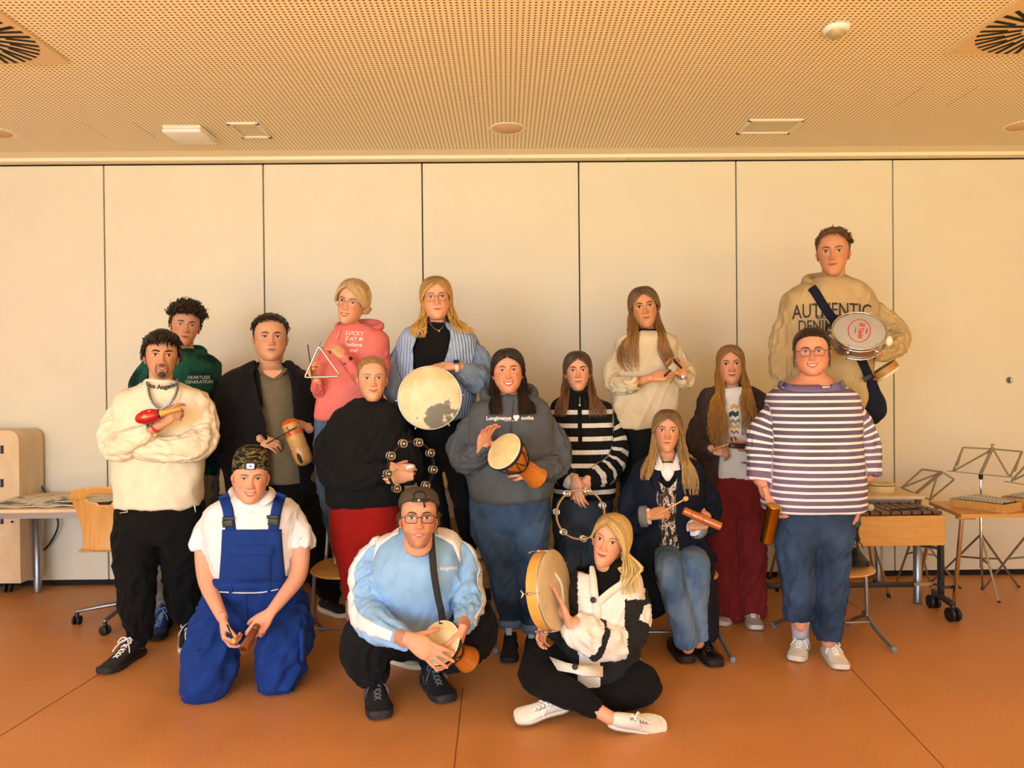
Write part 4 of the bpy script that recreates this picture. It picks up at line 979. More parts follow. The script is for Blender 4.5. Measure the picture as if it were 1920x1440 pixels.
# swivel chair
cx, cy = at(236, 1150, 4.62).x, 4.62; r = empty('swivel_chair', (cx, cy, 0)); tag(r, 'plywood swivel chair on a grey castor base behind the man in cream', 'chair')
mb = MB(); rs = []; zt2, zb2 = at(215, 909, 4.42).z, at(215, 1029, 4.46).z; NV = 24
hole = []
def shell(u, v):                                        # u -1..1, v 0 bottom..1 top
    hw = .150+.075*(1-(1-v)**2)-.0*v; hw = float(np.interp(v, [0, .25, .55, .85, 1], [.155, .158, .185, .218, .19]))
    y = 4.44-.05*v+.06*math.sin(v*3.1)*.5+.10*(1-u*u)*-.35; z = zb2+(zt2-zb2)*v*(1-.06*u*u*(1 if v > .8 else 0)); return Vector((cx+u*hw, y, z))
vs = []; fs = []; NU = 32
for i in range(NV+1):
    for j in range(NU+1): vs.append(shell(-1+2*j/NU, i/NV))
for i in range(NV):
    for j in range(NU):
        u = -1+2*(j+.5)/NU; v = (i+.5)/NV
        if (u/.5)**2+((v-.80)/.075)**2 < 1: continue
        a = i*(NU+1)+j; fs.append((a, a+1, a+NU+2, a+NU+1))
mb.add(vs, fs); o = mb.build('backrest', PLY, r); s = o.modifiers.new('s', 'SOLIDIFY'); s.thickness = .011; s.offset = 0; ss = o.modifiers.new('q', 'SUBSURF'); ss.levels = ss.render_levels = 1
mb = MB(); mb.box((cx, 4.66, .475), (.40, .40, .014)); mb.build('seat', PLY, r, bevel=.01)
mb = MB(); mb.lathe((cx, 4.66, .10), (0, 0, 1), [(0, .030), (.05, .028), (.05, .018), (.36, .018)], 20); mb.build('column', STEEL, r)
for k in range(5):
    a = R(72*k+197); e = Vector((cx+.29*math.cos(a), 4.66+.27*math.sin(a), 0)); mb = MB(); mb.tube([(cx, 4.66, .115), ((cx+e.x)/2, (4.66+e.y)/2, .10), (e.x, e.y, .082)], [.024, .020, .015], 12, up=(0, 0, 1), flat=.7); mb.build('leg', STEEL, r); castor(r, e, .027, .02, 72*k)
# school chairs the back row stands or sits on
def chair(c, rot, label, seatw=.21, z=.44):
    c = Vector(c); r = empty('school_chair', (c.x, c.y, 0)); tag(r, label, 'chair', 'plywood school chairs with grey tubular frames'); M = Matrix.Rotation(R(rot), 3, 'Z'); W = lambda x, y, zz: Vector((c.x, c.y, 0))+M @ Vector((x, y, zz))
    mb = MB(); N_ = 40; rings = []
    for (k, dz) in ((.96, -.010), (1.0, -.006), (1.0, 0), (.97, .004)):
        rings.append([W(math.copysign(abs(math.cos(t))**.62, math.cos(t))*seatw*k*(1-.07*math.sin(t)*0), math.copysign(abs(math.sin(t))**.62, math.sin(t))*.205*k, z+dz-.008*math.cos(t)**2*0-.015*(math.sin(t) < -.6)*abs(math.sin(t))**4) for t in [i/N_*2*math.pi for i in range(N_)]])
    mb.rings(rings); mb.build('seat', PLY, r)
    mb = MB(); vs = []; fs = []
    for i in range(9):
        for j in range(15):
            u = -1+j/7; v = i/8; hw = .185*(1-.25*abs(2*v-1)**4); vs.append(W(u*hw, .205+.045*v-.03*(1-u*u)*-1, z+.19+.19*v))
    for i in range(8):
        for j in range(14): a = i*15+j; fs.append((a, a+1, a+16, a+15))
    mb.add(vs, fs); o = mb.build('backrest', PLY, r); s = o.modifiers.new('s', 'SOLIDIFY'); s.thickness = .009
    for sg in (-1, 1):
        mb = MB(); x = sg*(seatw-.012)
        mb.tube([W(x*.86, .0, z-.016), W(x, 0, z-.03), W(x*1.04, -.005, z-.10), W(x*1.08, 0, .16), W(x*1.08, .01, .12)], .0115, 12, sub=4); mb.tube([W(x*1.06, .03, .135), W(x*1.09, .0, .125), W(x*1.13, -.08, .07), W(x*1.22, -.21, .016)], .0125, 12, sub=3); mb.tube([W(x*1.08, .0, .13), W(x*1.1, .13, .07), W(x*1.14, .22, .016)], .0115, 12, sub=3)
        mb.tube([W(x*.86, .02, z-.016), W(x*.95, .17, z-.018), W(x*.95, .225, z+.05), W(x*.90, .25, z+.36)], .010, 12, sub=4)
        o = mb.build('side_frame', STEEL, r)
        for y_, k_ in ((-.215, 1.225), (.225, 1.145)): mb = MB(); mb.lathe(W(x*k_, y_, 0), (0, 0, 1), [(0, .013), (.006, .017), (.02, .017), (.03, .012)], 14); mb.build('glide', plain('7d7d80', .5, name='grey_glide'), o)
    mb = MB(); mb.tube([W(-(seatw-.012)*1.10, -.03, .10), W((seatw-.012)*1.10, -.03, .10)], .008, 10); mb.build('crossbar', STEEL, r); return r
GRP = None
chair(at(658, 1060, 4.18), 0, 'plywood school chair under the woman with the triangle'); chair(at(855, 1047, 4.25), -4, 'plywood school chair under the woman with the big drum')
chair(at(1556, 1062, 4.17), 3, 'plywood school chair under the man in black boots', z=.42); chair(at(1222, 1065, 4.42), 0, 'plywood school chair under the woman in the oatmeal jumper, behind the seated woman')
chair(at(1268, 1100, 4.06), 0, 'plywood school chair the woman in the navy coat sits on', z=.43)
# cabinet, case and little instrument in the background
r = empty('low_cabinet', (-.35, 5.2, 0)); tag(r, 'low brown wooden cabinet behind the woman with the big drum', 'cabinet')
mb = MB(); mb.box((-.37, 5.16, .37), (.62, .42, .56)); mb.build('body', wood('9a7548', 'a88152', 4), r, smooth=False); mb = MB(); mb.box((-.37, 5.16, .66), (.66, .46, .025)); mb.build('top', TANW, r, bevel=.003); mb = MB(); mb.box((-.37, 5.17, .045), (.56, .36, .09)); mb.build('plinth', BLACKP, r, smooth=False)
table(.55, 1.45, 4.85, 5.35, TZ-.02, 'wooden table behind the woman in the striped zip jumper, carrying a tan case')
c = Vector((.90, 5.02, TZ+.062-.02)); r = empty('instrument_case', (c.x, c.y, TZ-.02)); tag(r, 'tan instrument case with metal latches on the table behind the seated woman', 'case')
mb = MB(); mb.box(c, (.42, .26, .12)); mb.build('body', plain('8c7450', .6, nz=.1, name='case_board'), r, bevel=.01); mb = MB(); mb.box(c+Vector((0, 0, .075)), (.425, .265, .03)); mb.build('lid', plain('7b5c42', .6, name='case_lid'), r, bevel=.008)
for x in (-.12, .12): mb = MB(); mb.box(c+Vector((x, -.135, .05)), (.035, .012, .04)); mb.build('latch', METAL, r, bevel=.002)
c = at(400, 926, 4.85); c.z = TZ; r = empty('glockenspiel', c); tag(r, 'small red-brown glockenspiel on the table between the man in cream and the kneeling man', 'instrument')
mb = MB(); mb.box(c+Vector((0, 0, .022)), (.16, .12, .044)); mb.build('body', wood('8b4a26', '9d5630', 6), r, bevel=.003)
for k in range(7): mb = MB(); mb.box(c+Vector((-.065+k*.0215, 0, .050)), (.017, .12-.008*k, .004)); mb.build('tone_bar', METAL, r, smooth=False)

# ------------------------------------------------------------------ instruments at the right
table(1.95, at(1732, 930, 4.80).x, 4.78, 5.36, TZ, 'pale wooden table on round grey legs behind the bass xylophone', topmat=MAPLE)
def framedrum(c, axis, rad, dep, label, name='frame_drum', wm=None, head='d8c79c', band=None):
    c = Vector(c); a = Vector(axis).normalized(); r = empty(name, c); tag(r, label, 'drum')
    mb = MB(); mb.lathe(c-a*dep/2, a, [(0, rad*.93), (0, rad), (dep, rad), (dep, rad*.93), (0, rad*.93)], 56, cap=False); mb.build('shell', wm or BEECH, r, auto=40)
    mb = MB(); mb.lathe(c+a*(dep/2-.002), a, [(-.012, rad*1.004), (0, rad*1.006), (.003, rad*.985), (.003, 0)], 56); mb.build('drumhead', plain(head, .6, nz=.12, nscale=14, name='hide'), r, auto=50); return r
c = at(1649, 918, 5.0); c.z = TZ+.028; r = framedrum(c, (0, 0, 1), .095, .055, 'small pale frame drum lying on the table behind the striped top', wm=wood('c9ae76', 'd8c08a', 5, (6, 6, 1)), head='c9b98c')
mb = MB(); mb.lathe(c, (0, 0, 1), [(.016, .0965), (.022, .0965)], 48, cap=False); mb.build('braid', plain('4a3d2c', .9), r)
# bass xylophone on a rolling frame
x1 = at(1763, 980, 4.5).x; x0 = 1.66; r = empty('bass_xylophone', ((x0+x1)/2, 4.62, 0)); tag(r, 'wooden bass xylophone with dark bars on a black rolling frame', 'xylophone')
zt3, zb3 = .635, .455
mb = MB()
for y in (4.46, 4.80): mb.box(((x0+x1)/2, y, (zt3+zb3)/2), (x1-x0, .014, zt3-zb3))
for x in (x0, x1): mb.box((x, 4.63, (zt3+zb3)/2), (.014, .35, zt3-zb3))
mb.build('resonator_box', TANW, r, smooth=False, bevel=.003)
mb = MB(); mb.box(((x0+x1)/2, 4.63, zb3+.006), (x1-x0-.02, .33, .012)); mb.build('base_board', TANW, r, smooth=False)
nb = 15; DW = wood('4b3024', '63432f', 8, (8, 1, 8), .4)
for k in range(nb):
    x = x0+.03+(x1-x0-.06)*k/(nb-1); mb = MB(); mb.box((x, 4.63, zt3+.014), (.052, .40-.006*k, .020)); o = mb.build('tone_bar', DW, r, bevel=.002)
    for y in (4.53, 4.73): mb = MB(); mb.lathe((x+.033, y, zt3), (0, 0, 1), [(0, .002), (.034, .002), (.036, .004), (.040, 0)], 8); mb.build('pin', BLACKP, o)
post = at(1768, 1000, 4.56).x+.02
for y in (4.56, 4.78):
    pass
mb = MB(); mb.box((post, 4.62, .34), (.022, .045, .50)); mb.build('post', DARKM, r, bevel=.002)
mb = MB(); mb.box((post-.06, 4.62, .43), (.14, .03, .02)); mb.box((post-.11, 4.60, .44), (.05, .05, .05)); mb.tube([(post-.09, 4.575, .42), (post-.04, 4.565, .41)], .009, 8); mb.build('clamp', BLACKP, r, bevel=.003)
mb = MB(); mb.tube([(post, 4.60, .16), (post+.05, 4.58, .17)], .008, 8); mb.tube([(post+.05, 4.56, .18), (post+.05, 4.60, .16)], .009, 8); mb.build('wing_screw', BLACKP, r)
ca, cb = fl(1750, 1140), fl(1787, 1165)
mb = MB(); mb.bar((ca.x, ca.y, .11), (cb.x, cb.y, .10), .03, .03); mb.bar((post, 4.62, .11), (post, 4.62, .20), .03, .03, up=(0, 1, 0)); mb.build('foot_beam', DARKM, r, bevel=.002)
mb = MB(); mb.bar((1.2, 4.66, .165), (at(1716, 1100, 4.64).x, 4.66, .165), .022, .03); mb.build('crossbar', DARKM, r, bevel=.002); mb = MB(); mb.bar((at(1716, 1100, 4.64).x, 4.66, .165), (post, 4.66, .165), .012, .018); mb.build('crossbar_inner', METAL, r, smooth=False)
castor(r, ca, .042, .026, 0); castor(r, cb, .042, .026, 10)
def mallet(a, b, label, hr=.016, sm=None, hm=None, cat='mallet', name='mallet', grp=None, sr=.0035):
    a, b = Vector(a), Vector(b); r = empty(name, a); tag(r, label, cat, grp); mb = MB(); mb.tube([a, b], sr, 8); mb.build('stick', sm or BEECH, r); mb = MB(); d = (b-a).normalized(); mb.ell(b+d*hr*.4, (hr, hr, hr*1.1), d.to_track_quat('Z', 'Y').to_matrix()); mb.build('head', hm or plain('cbbd9c', .8, nz=.1), r); return r
mallet((x1-.62, 4.60, zt3+.035), (x1-.44, 4.50, zt3+.046), 'mallet with pale round head lying on the dark xylophone bars', .024, hm=plain('c5b795', .9, nz=.1))
mb = MB(); mb.tube([(x1-.30, 4.50, zt3+.030), (x1-.08, 4.56, zt3+.030)], .006, 8); tag(mb.build('beater_stick', plain('3a2420', .6)), 'thin dark beater stick lying across the xylophone bars', 'beater')
# splayed stand legs seen under the xylophone and beside the gold shaker
def splay(pts, label):
    c = Vector(pts[0][0]); r = empty('stand', (c.x, c.y, 0)); tag(r, label, 'stand', 'chromed folding stands')
    for a, b in pts:
        a, b = Vector(a), Vector(b); mb = MB(); mb.tube([a, b], .010, 12); o = mb.build('leg', CHROME, r); mb = MB(); mb.tube([b+(a-b).normalized()*.03, b+Vector((0, 0, .0))], .0125, 12); mb.build('rubber_foot', BLACKP, o)
splay([(at(1628, 1015, 4.9), fl(1640, 1092)), (at(1640, 1015, 4.9), fl(1667, 1120))], 'chromed folding stand legs under the bass xylophone, right of the striped top')
splay([(at(1470, 980, 4.95), fl(1442, 1085)), (at(1468, 1010, 4.9), fl(1457, 1108))], 'chromed folding stand legs seen between the gold shaker and the striped woman\'s jeans')
# small table with glockenspiels
zt4 = .655; A = at(1748, 948, 4.80); x0_ = A.x; B = at(1806, 968, 4.36).x
r = empty('instrument_table', (3.1, 4.6, 0)); tag(r, 'small wooden table on chrome legs carrying two metallophones at the right', 'table')
mb = MB(); prof = [(B, 4.38), (3.75, 4.38), (3.75, 4.84), (x0_, 4.84)]; mb.rings([[Vector((x, y, z)) for x, y in prof] for z in (zt4-.022, zt4)]); mb.build('tabletop', TANW, r, smooth=False)
mb = MB(); mb.box((B+.05, 4.42, zt4-.028), (.09, .05, .014)); mb.build('leg_plate', TANW, r)
for a, b in (((B+.03, 4.42, zt4-.02), fl(1787, 1149)), ((x0_+.03, 4.80, zt4-.02), fl(1717, 1112)), ((3.68, 4.42, zt4-.02), (3.74, 4.40, 0)), ((3.68, 4.8, zt4-.02), (3.74, 4.85, 0))):
    a, b = Vector(a), Vector(b); mb = MB(); mb.tube([a, b], [.013, .012], 14); o = mb.build('leg', CHROME, r); mb = MB(); mb.lathe(b-Vector((0, 0, 0)), (a-b), [(0, .016), (.02, .016), (.03, .013)], 14); mb.build('foot_cap', BLACKP, o)
def metallo(c, L, w0, w1, rot, nb, label, zb):
    c = Vector(c); r = empty('metallophone', (c.x, c.y, zb)); tag(r, label, 'metallophone', 'metallophones on the small table'); M = Matrix.Rotation(R(rot), 3, 'Z'); W = lambda x, y, z: Vector((c.x, c.y, zb))+M @ Vector((x, y, z))
    mb = MB()
    for sg in (-1, 1): mb.bar(W(-L/2, sg*w0/2, .026), W(L/2, sg*w1/2, .026), .012, .052)
    for x, w_ in ((-L/2, w0), (L/2, w1)): mb.bar(W(x, -w_/2, .026), W(x, w_/2, .026), .014, .052)
    mb.build('body', TANW, r, smooth=False, bevel=.002); mb = MB(); mb.rings([[W(x, y, z) for x, y in ((-L/2, -w0/2), (L/2, -w1/2), (L/2, w1/2), (-L/2, w0/2))] for z in (.002, .01)]); mb.build('base_board', TANW, r, smooth=False)
    mb = MB(); mb.box(W(L*.1, 0, .046), (.006, .006, .006)); 
    for k in range(nb):
        t = (k+.5)/nb; w_ = (w0+(w1-w0)*t)*1.12; mb = MB(); mb.box(W(-L/2+.015+(L-.03)*t, 0, .058), (L/nb*.80, w_, .005), M); o = mb.build('tone_bar', plain('b9bcc0', .3, .9, name='aluminium'), r, bevel=.001)
        for sg in (-1, 1): mb = MB(); mb.lathe(W(-L/2+.015+(L-.03)*(t+.5/nb), sg*w_*.30, .05), (0, 0, 1), [(0, .0018), (.012, .0018), (.014, .003), (.016, 0)], 8); mb.build('pin', BLACKP, o)
    return r, W
r, W = metallo((at(1850, 955, 4.56).x, 4.56), .30, .24, .17, -62, 12, 'metallophone with silver bars nearest the edge of the small table', zt4)
text_on(r, 'lettering', None, 'sonor', (at(1866, 958, 4.44).x, 4.425, zt4+.025), .018, plain('2a2018', .6))
metallo((at(1918, 952, 4.60).x+.12, 4.60), .36, .20, .14, -58, 12, 'dark-ended metallophone cut by the right edge', zt4)
# folding music stands
def mstand(desk, feet, polex, Y, label, top, w_=.0045):
    r = empty('music_stand', (at(polex, 1000, Y).x, Y, 0)); tag(r, label, 'music stand', 'folding metal music stands'); p = lambda q: at(q[0], q[1], Y+(q[2] if len(q) > 2 else 0))
    m = plain('8a8474', .35, .8, name='nickel')
    mb = MB(); 
    for a, b in desk['bars']: mb.bar(p(a), p(b), w_*2.6, w_, up=(0, 1, 0))
    mb.build('desk_frame', m, r, smooth=False)
    mb = MB(); a, b = desk['spine']; mb.bar(p(a), p(b), .022, .004, up=(0, 1, 0)); mb.build('spine', m, r, smooth=False)
    mb = MB(); a, b = desk['ledge']; mb.bar(p(a), p(b), .004, .022, up=(0, 1, 0)); mb.bar(p(a)+Vector((0, -.02, .003)), p(b)+Vector((0, -.02, .003)), .02, .003); mb.build('ledge', m, r, smooth=False)
    P0 = p(top); hub = Vector((P0.x, P0.y, .42)); low = Vector((P0.x, P0.y, .26))
    mb = MB(); mb.tube([P0, Vector((P0.x, P0.y, .60))], .006, 10); mb.tube([Vector((P0.x, P0.y, .62)), Vector((P0.x, P0.y, .20))], .0095, 12); mb.build('pole', CHROME, r)
    mb = MB(); mb.lathe(Vector((P0.x, P0.y, .60)), (0, 0, 1), [(0, .013), (.03, .013)], 12); mb.tube([Vector((P0.x, P0.y, .61)), Vector((P0.x+.03, P0.y-.01, .61))], .005, 8); mb.lathe(P0-Vector((0, 0, .02)), (0, 0, 1), [(0, .012), (.03, .014)], 12); mb.build('collar', BLACKP, r)
    for f in feet:
        q = fl(*f); mid = low.lerp(q, .5)+Vector((0, 0, .0)); kn = hub.lerp(q+Vector((0, 0, 0)), .52); mb = MB(); mb.bar(hub, q, .014, .004, up=(0, 1, 0)); mb.bar(low, hub.lerp(q, .45), .012, .004, up=(0, 1, 0)); o = mb.build('leg', m, r, smooth=False); mb = MB(); mb.ell(q+Vector((0, 0, .006)), (.011, .011, .007)); mb.build('foot_cap', BLACKP, o)
    return r
mstand({'bars': [((1806, 839, .06), (1862, 842, .06)), ((1862, 842, .06), (1917, 847, .06)), ((1806, 839, .06), (1787, 884)), ((1917, 847, .06), (1894, 894)), ((1862, 842, .06), (1790, 882)), ((1862, 842, .06), (1892, 893)), ((1804, 842, .05), (1795, 873, .02)), ((1914, 850, .05), (1903, 884, .02)), ((1858, 834, .06), (1864, 834, .06))], 'spine': ((1862, 838, .06), (1838, 890)), 'ledge': ((1777, 883), (1896, 895))}, [(1842, 1104), (1910, 1101), (1873, 1130), (1748, 1090)], 1839, 4.92, 'open folding music stand standing behind the small instrument table', (1839, 893))
mstand({'bars': [((1729, 880, .05), (1766, 885, .06)), ((1766, 885, .06), (1789, 899, .05)), ((1729, 880, .05), (1690, 915)), ((1789, 899, .05), (1742, 938)), ((1766, 885, .06), (1692, 914)), ((1757, 892, .06), (1743, 938))], 'spine': ((1766, 885, .06), (1716, 926)), 'ledge': ((1688, 914), (1744, 938))}, [(1680, 1095), (1745, 1100), (1800, 1103)], 1716, 5.12, 'tilted folding music stand behind the table at the wall panel seam', (1716, 928))
mstand({'bars': [((1935, 860, .06), (1970, 862, .06)), ((1935, 860, .06), (1896, 902)), ((1970, 862, .06), (1950, 912)), ((1935, 884, .03), (1896, 902))], 'spine': ((1952, 861, .06), (1925, 908)), 'ledge': ((1885, 903), (1952, 914))}, [(1842, 1106), (1960, 1090), (1985, 1110)], 1930, 4.95, 'folding music stand cut by the right edge', (1928, 908))
# ------------------------------------------------------------------ instruments held by the people
def skn(h): c = lin(h); return (c[0]*.88, c[1]*.85, c[2]*.80)
HIDE = plain('d2bd8e', .6, nz=.14, nscale=18, name='drum_hide'); ROPE = plain('141312', .8, name='black_rope')
def djembe(c, axis, rh, L, label, shell='c8762a'):
    """c: centre of the drumhead, axis from foot to head"""
    c = Vector(c); a = Vector(axis).normalized(); r = empty('djembe', c-a*L); tag(r, label, 'drum', 'small hand djembes')
    mb = MB(); prof = [(-L, rh*.62), (-L+.004, rh*.66), (-L*.86, rh*.60), (-L*.68, rh*.50), (-L*.56, rh*.47), (-L*.47, rh*.56), (-L*.36, rh*.76), (-L*.2, rh*.92), (-L*.04, rh*.97), (0, rh*.95)]
    mb.lathe(c, a, prof, 40); mb.build('shell', wood('b8651e', shell, 5, (3, 3, 3), .25, .5), r, auto=50)
    mb = MB(); mb.lathe(c, a, [(-.016, rh*1.0), (0, rh*1.0), (.003, rh*.94), (.004, 0)], 40); mb.build('drumhead', HIDE, r, auto=50)
    u = (Vector((0, 0, 1))-a*a.z).normalized(); w_ = a.cross(u); ring = lambda h, rr, n=40: [c+a*h+(u*math.cos(2*math.pi*i/n)+w_*math.sin(2*math.pi*i/n))*rr for i in range(n)]
    mb = MB(); mb.tube(ring(-.012, rh*1.04), .0042, 8, closed=True); mb.tube(ring(-.020, rh*1.03), .0035, 8, closed=True); mb.build('rim_rope', ROPE, r)
    mb = MB(); mb.tube(ring(-.004, rh*1.015), .0026, 8, closed=True); mb.build('rim_band', plain('e4ddca', .7), r)
    mb = MB(); n = 9; P_ = []
    for i in range(2*n):
        t = math.pi*i/n; h, rr = (-.018, rh*1.03) if i % 2 == 0 else (-L*.46, rh*.60); P_.append(c+a*h+(u*math.cos(t)+w_*math.sin(t))*rr)
    P2 = []
    for i in range(2*n):
        p0, p1 = P_[i], P_[(i+1) % (2*n)]
        for k in range(4):
            t = k/4; q = p0.lerp(p1, t); h = (q-c).dot(a); rad = float(np.interp(h, [x[0] for x in prof], [x[1] for x in prof]))+.003; ax = c+a*h; P2.append(ax+(q-ax).normalized()*rad)
    mb.tube(P2, .0024, 6, closed=True); mb.tube(ring(-L*.47, rh*.58), .004, 8, closed=True); mb.build('lacing', ROPE, r)
    return r
def jingle_ring(c, axis, rad, label, mat, n=7, thick=.005, dep=.035, jr=.023, start=0.0, gap=0.0, u=None):
    c = Vector(c); a = Vector(axis).normalized(); r = empty('tambourine', c); tag(r, label, 'tambourine')
    u = (Vector((0, 0, 1))-a*a.z).normalized(); w_ = a.cross(u)
    mb = MB(); rs = []
    for i in range(57):
        t = 2*math.pi*i/56; d = u*math.cos(t)+w_*math.sin(t); rs.append([c+d*(rad+x)+a*y for x, y in ((-thick, -dep/2), (thick, -dep/2), (thick, dep/2), (-thick, dep/2))])
    mb.rings(rs, cap=False); mb.build('ring', mat, r, smooth=False)
    for i in range(n):
        t = start+2*math.pi*i/n; d = u*math.cos(t)+w_*math.sin(t); q = c+d*rad
        pin = MB(); pin.tube([q-a*(dep/2+.004), q+a*(dep/2+.004)], .0018, 6); o = pin.build('jingle_pin', METAL, r)
        for k in (-1, 1):
            b_ = q+a*(dep/2+.0015)*k*(.8 if k > 0 else 1.2); mb = MB(); mb.lathe(b_, a, [(-.001, jr), (.0007, jr), (.0016, jr*.84), (.0007, jr*.70), (.0007, jr*.40), (.0028, jr*.30), (.003, 0)], 24); ji = mb.build('jingle', METAL, o, auto=30); mb = MB(); mb.lathe(b_, a, [(.0009, jr*.72), (.0012, jr*.70), (.0012, jr*.38), (.0009, jr*.36)], 24, cap=False); mb.build('groove', DARKM, ji)
    return r
LAB = lambda t: t
def armtube(pn, pts):
    pn.B.cc = pn.sk; P_, r_ = pn.line(pts); pn.B.tube(P_, r_, 16, sub=4)
def watch(pn, c, d, r_, mat, face=True, fdir=(0, -1, .3), fc='151515'):
    c = Vector(c); d = Vector(d).normalized(); u = (Vector((0, 0, 1))-d*d.z).normalized(); w_ = d.cross(u); mb = MB()
    mb.tube([c+(u*math.cos(t)+w_*math.sin(t)*.85)*r_ for t in [i/24*2*math.pi for i in range(24)]], .0035, 8, closed=True, flat=1); 
    mb.tube([c+d*.006+(u*math.cos(t)+w_*math.sin(t)*.85)*r_ for t in [i/24*2*math.pi for i in range(24)]], .0035, 8, closed=True); mb.tube([c-d*.006+(u*math.cos(t)+w_*math.sin(t)*.85)*r_ for t in [i/24*2*math.pi for i in range(24)]], .0035, 8, closed=True)
    o = mb.build('wristband', mat, pn.root)
    if face:
        f = Vector(fdir); f = (f-d*f.dot(d)).normalized(); s_ = d.cross(f); M = Matrix((d, s_, f)).transposed(); m2 = MB(); m2.box(c+f*(r_+.003), (.036, .032, .010), M); w2 = m2.build('watch_case', STEEL, o, bevel=.004); m3 = MB(); m3.box(c+f*(r_+.0085), (.030, .027, .002), M); m3.build('watch_face', plain(fc, .15), w2, bevel=.002)
WS = plain('dcd8ce', .55, nz=.03, name='white_leather'); WSOLE = plain('dcd6c8', .7, nz=.05); BSH = plain('17171a', .75, nz=.1, name='black_suede'); LACEW = plain('ece8de', .8); LACEB = plain('1c1c1e', .8)
BLK = fabric('0b0b0d', nz=.15); BLK2 = fabric('111114', nz=.12)

# ================================================================== 1 man in cream sweatshirt
def p_cream():
    pn = Person(4.08, 'person in a cream sweatshirt and chunky silver chain, arms crossed, standing at the left', fl(300, 1215))
    h = pn.head(303, 668, 86, -.02, yaw=4, pitch=-3, roll=2, jaw=.93, skin=skn('d39d7c'), lip=lin('a35a4e'), beard=('goatee', lin('1d1310'), .93), smile=.3, mouth=.025, opn=.0035)
    pn.headdone(); pn.neck(pn.p(303, 722, .03), .058, .056)
    st = [(303, 716, 26, .075, .03), (303, 724, 48, .10, .03), (302, 738, 74, .125, .03), (300, 770, 82, .14, .03), (299, 830, 82, .15, .02), (298, 890, 80, .145, .02), (299, 930, 79, .14, .02), (299, 950, 77, .135, .02)]
    sl = [[(232, 752, .03, 24), (217, 800, .02, 27), (222, 838, -.06, 29), (246, 830, -.17, 26), (270, 814, -.22, 18)], [(372, 752, .03, 23), (381, 800, .02, 26), (374, 832, -.06, 28), (335, 842, -.14, 24), (268, 842, -.16, 20)]]
    CREAM = fabric('e9dcc0', nz=.05)
    pn.top('sweatshirt', st, sl[:1], CREAM, amp=.007, seed=11); body = bvh(pn.garment)
    pn2 = pn.garment; mb_ = None
    T = pn.T; inner = pn.B; 
    # second sleeve as its own piece of the same garment
    mb = MB(); P_, r_ = pn.line(sl[1]); P2, R2 = crom(P_, r_, 5); mb.tube(P2, R2, 20, up=(0, 1, 0)); me = cloth(mb, [([Vector((0, 0, -9)), Vector((0, 0, -8))], [.1, .1]), (P2, R2)], .008, .008, 12); link('sleeve', me, CREAM, pn.root); pn.B.tube(P2, [min(q*.6, .045) for q in R2], 14)
    pn.collar('collar', pn.p(303, 720, .025), .082, .078, .012, CREAM, tilt=-14, flat=1.2, back=.012)
    pn.legs('trousers', [(300, 938, 76, .13, .03), (300, 965, 81, .14, .04), (300, 1000, 80, .14, .04)], [[(262, 985, .04, 43), (256, 1030, .0, 41), (256, 1090, -.04, 34), (258, 1140, -.06, 30), (fl(258, 1232)+Vector((0, .03, .14)), .062), (fl(258, 1232)+Vector((0, .02, .085)), .056)], [(340, 985, .05, 42), (343, 1030, .08, 39), (341, 1090, .12, 33), (347, 1140, .15, 29), (fl(352, 1202)+Vector((0, .0, .13)), .055), (fl(352, 1202)+Vector((0, 0, .085)), .05)]], BLK, seed=12)
    mb = MB(); mb.tube([pn.p(238, 950, -.09), pn.p(239, 960, -.10), pn.p(225, 962, -.09)], .0035, 6); mb.tube([pn.p(365, 948, -.1), pn.p(367, 960, -.1)], .004, 6); mb.build('zip', METAL, pn.root)
    shoe(pn.root, fl(264, 1226), fl(206, 1258), BSH, plain('1a1a1a', .7), LACEW, L=.30, high=.035, wid=1.08)
    for c_ in (fl(262, 1230), fl(352, 1200)): mb = MB(); mb.tube([c_+Vector((0, .02, .18)), c_+Vector((-.005, .0, .07))], [.046, .042], 16); mb.build('sock', BLK, pn.root)
    shoe(pn.root, fl(352, 1196), fl(352, 1222), BSH, WSOLE, LACEW, L=.30, high=.035)
    t = hand; H = pn.B; H.cc = pn.sk
    wr = pn.p(301, 795, -.235); armtube(pn, [(270, 815, -.20, 12), (284, 806, -.225, 11), (297, 797, -.235, 10)])
    t(H, wr, (.75, -.25, .62), (.30, .9, -.2), 'R', k=1.03, skin=pn.sk, thumb=(50, 25), per=['bend', 'grip', 'grip', 'grip'])
    pn.finish(); h.eyes(pn.body, iris=(.09, .04, .02), brow=lin('1c120e'), bt=1.25)
    DK = lin('1e1613'); m = h.cap(.020, DK, line=[(-.13, 105), (-.03, 92), (.015, 76), (.035, 62), (.050, 40), (.056, 20), (.056, 0), (.12, -1)], zmin=-.045, ns=.006, seed=2, front=.5)
    tufts(h, m, 420, .050, DK, r=.0030, azr=(-120, 120), elr=(38, 88), lift=.35, droop=.6, off=.016, seed=3, comb=(.25, -1, -.1)); tufts(h, m, 260, .030, DK, r=.0026, azr=(60, 300), elr=(-5, 60), lift=.2, droop=.6, off=.012, seed=4); m.build('hair', HAIR, pn.root)
    # chain
    cm = MB(); pts = [pn.p(*q) for q in ((278, 712, -.02), (278, 724, -.09), (281, 742, -.125), (289, 758, -.135), (302, 767, -.14), (316, 760, -.135), (327, 745, -.125), (333, 728, -.09), (333, 712, -.02))]; P2, _ = crom(pts, [1]*9, 7)
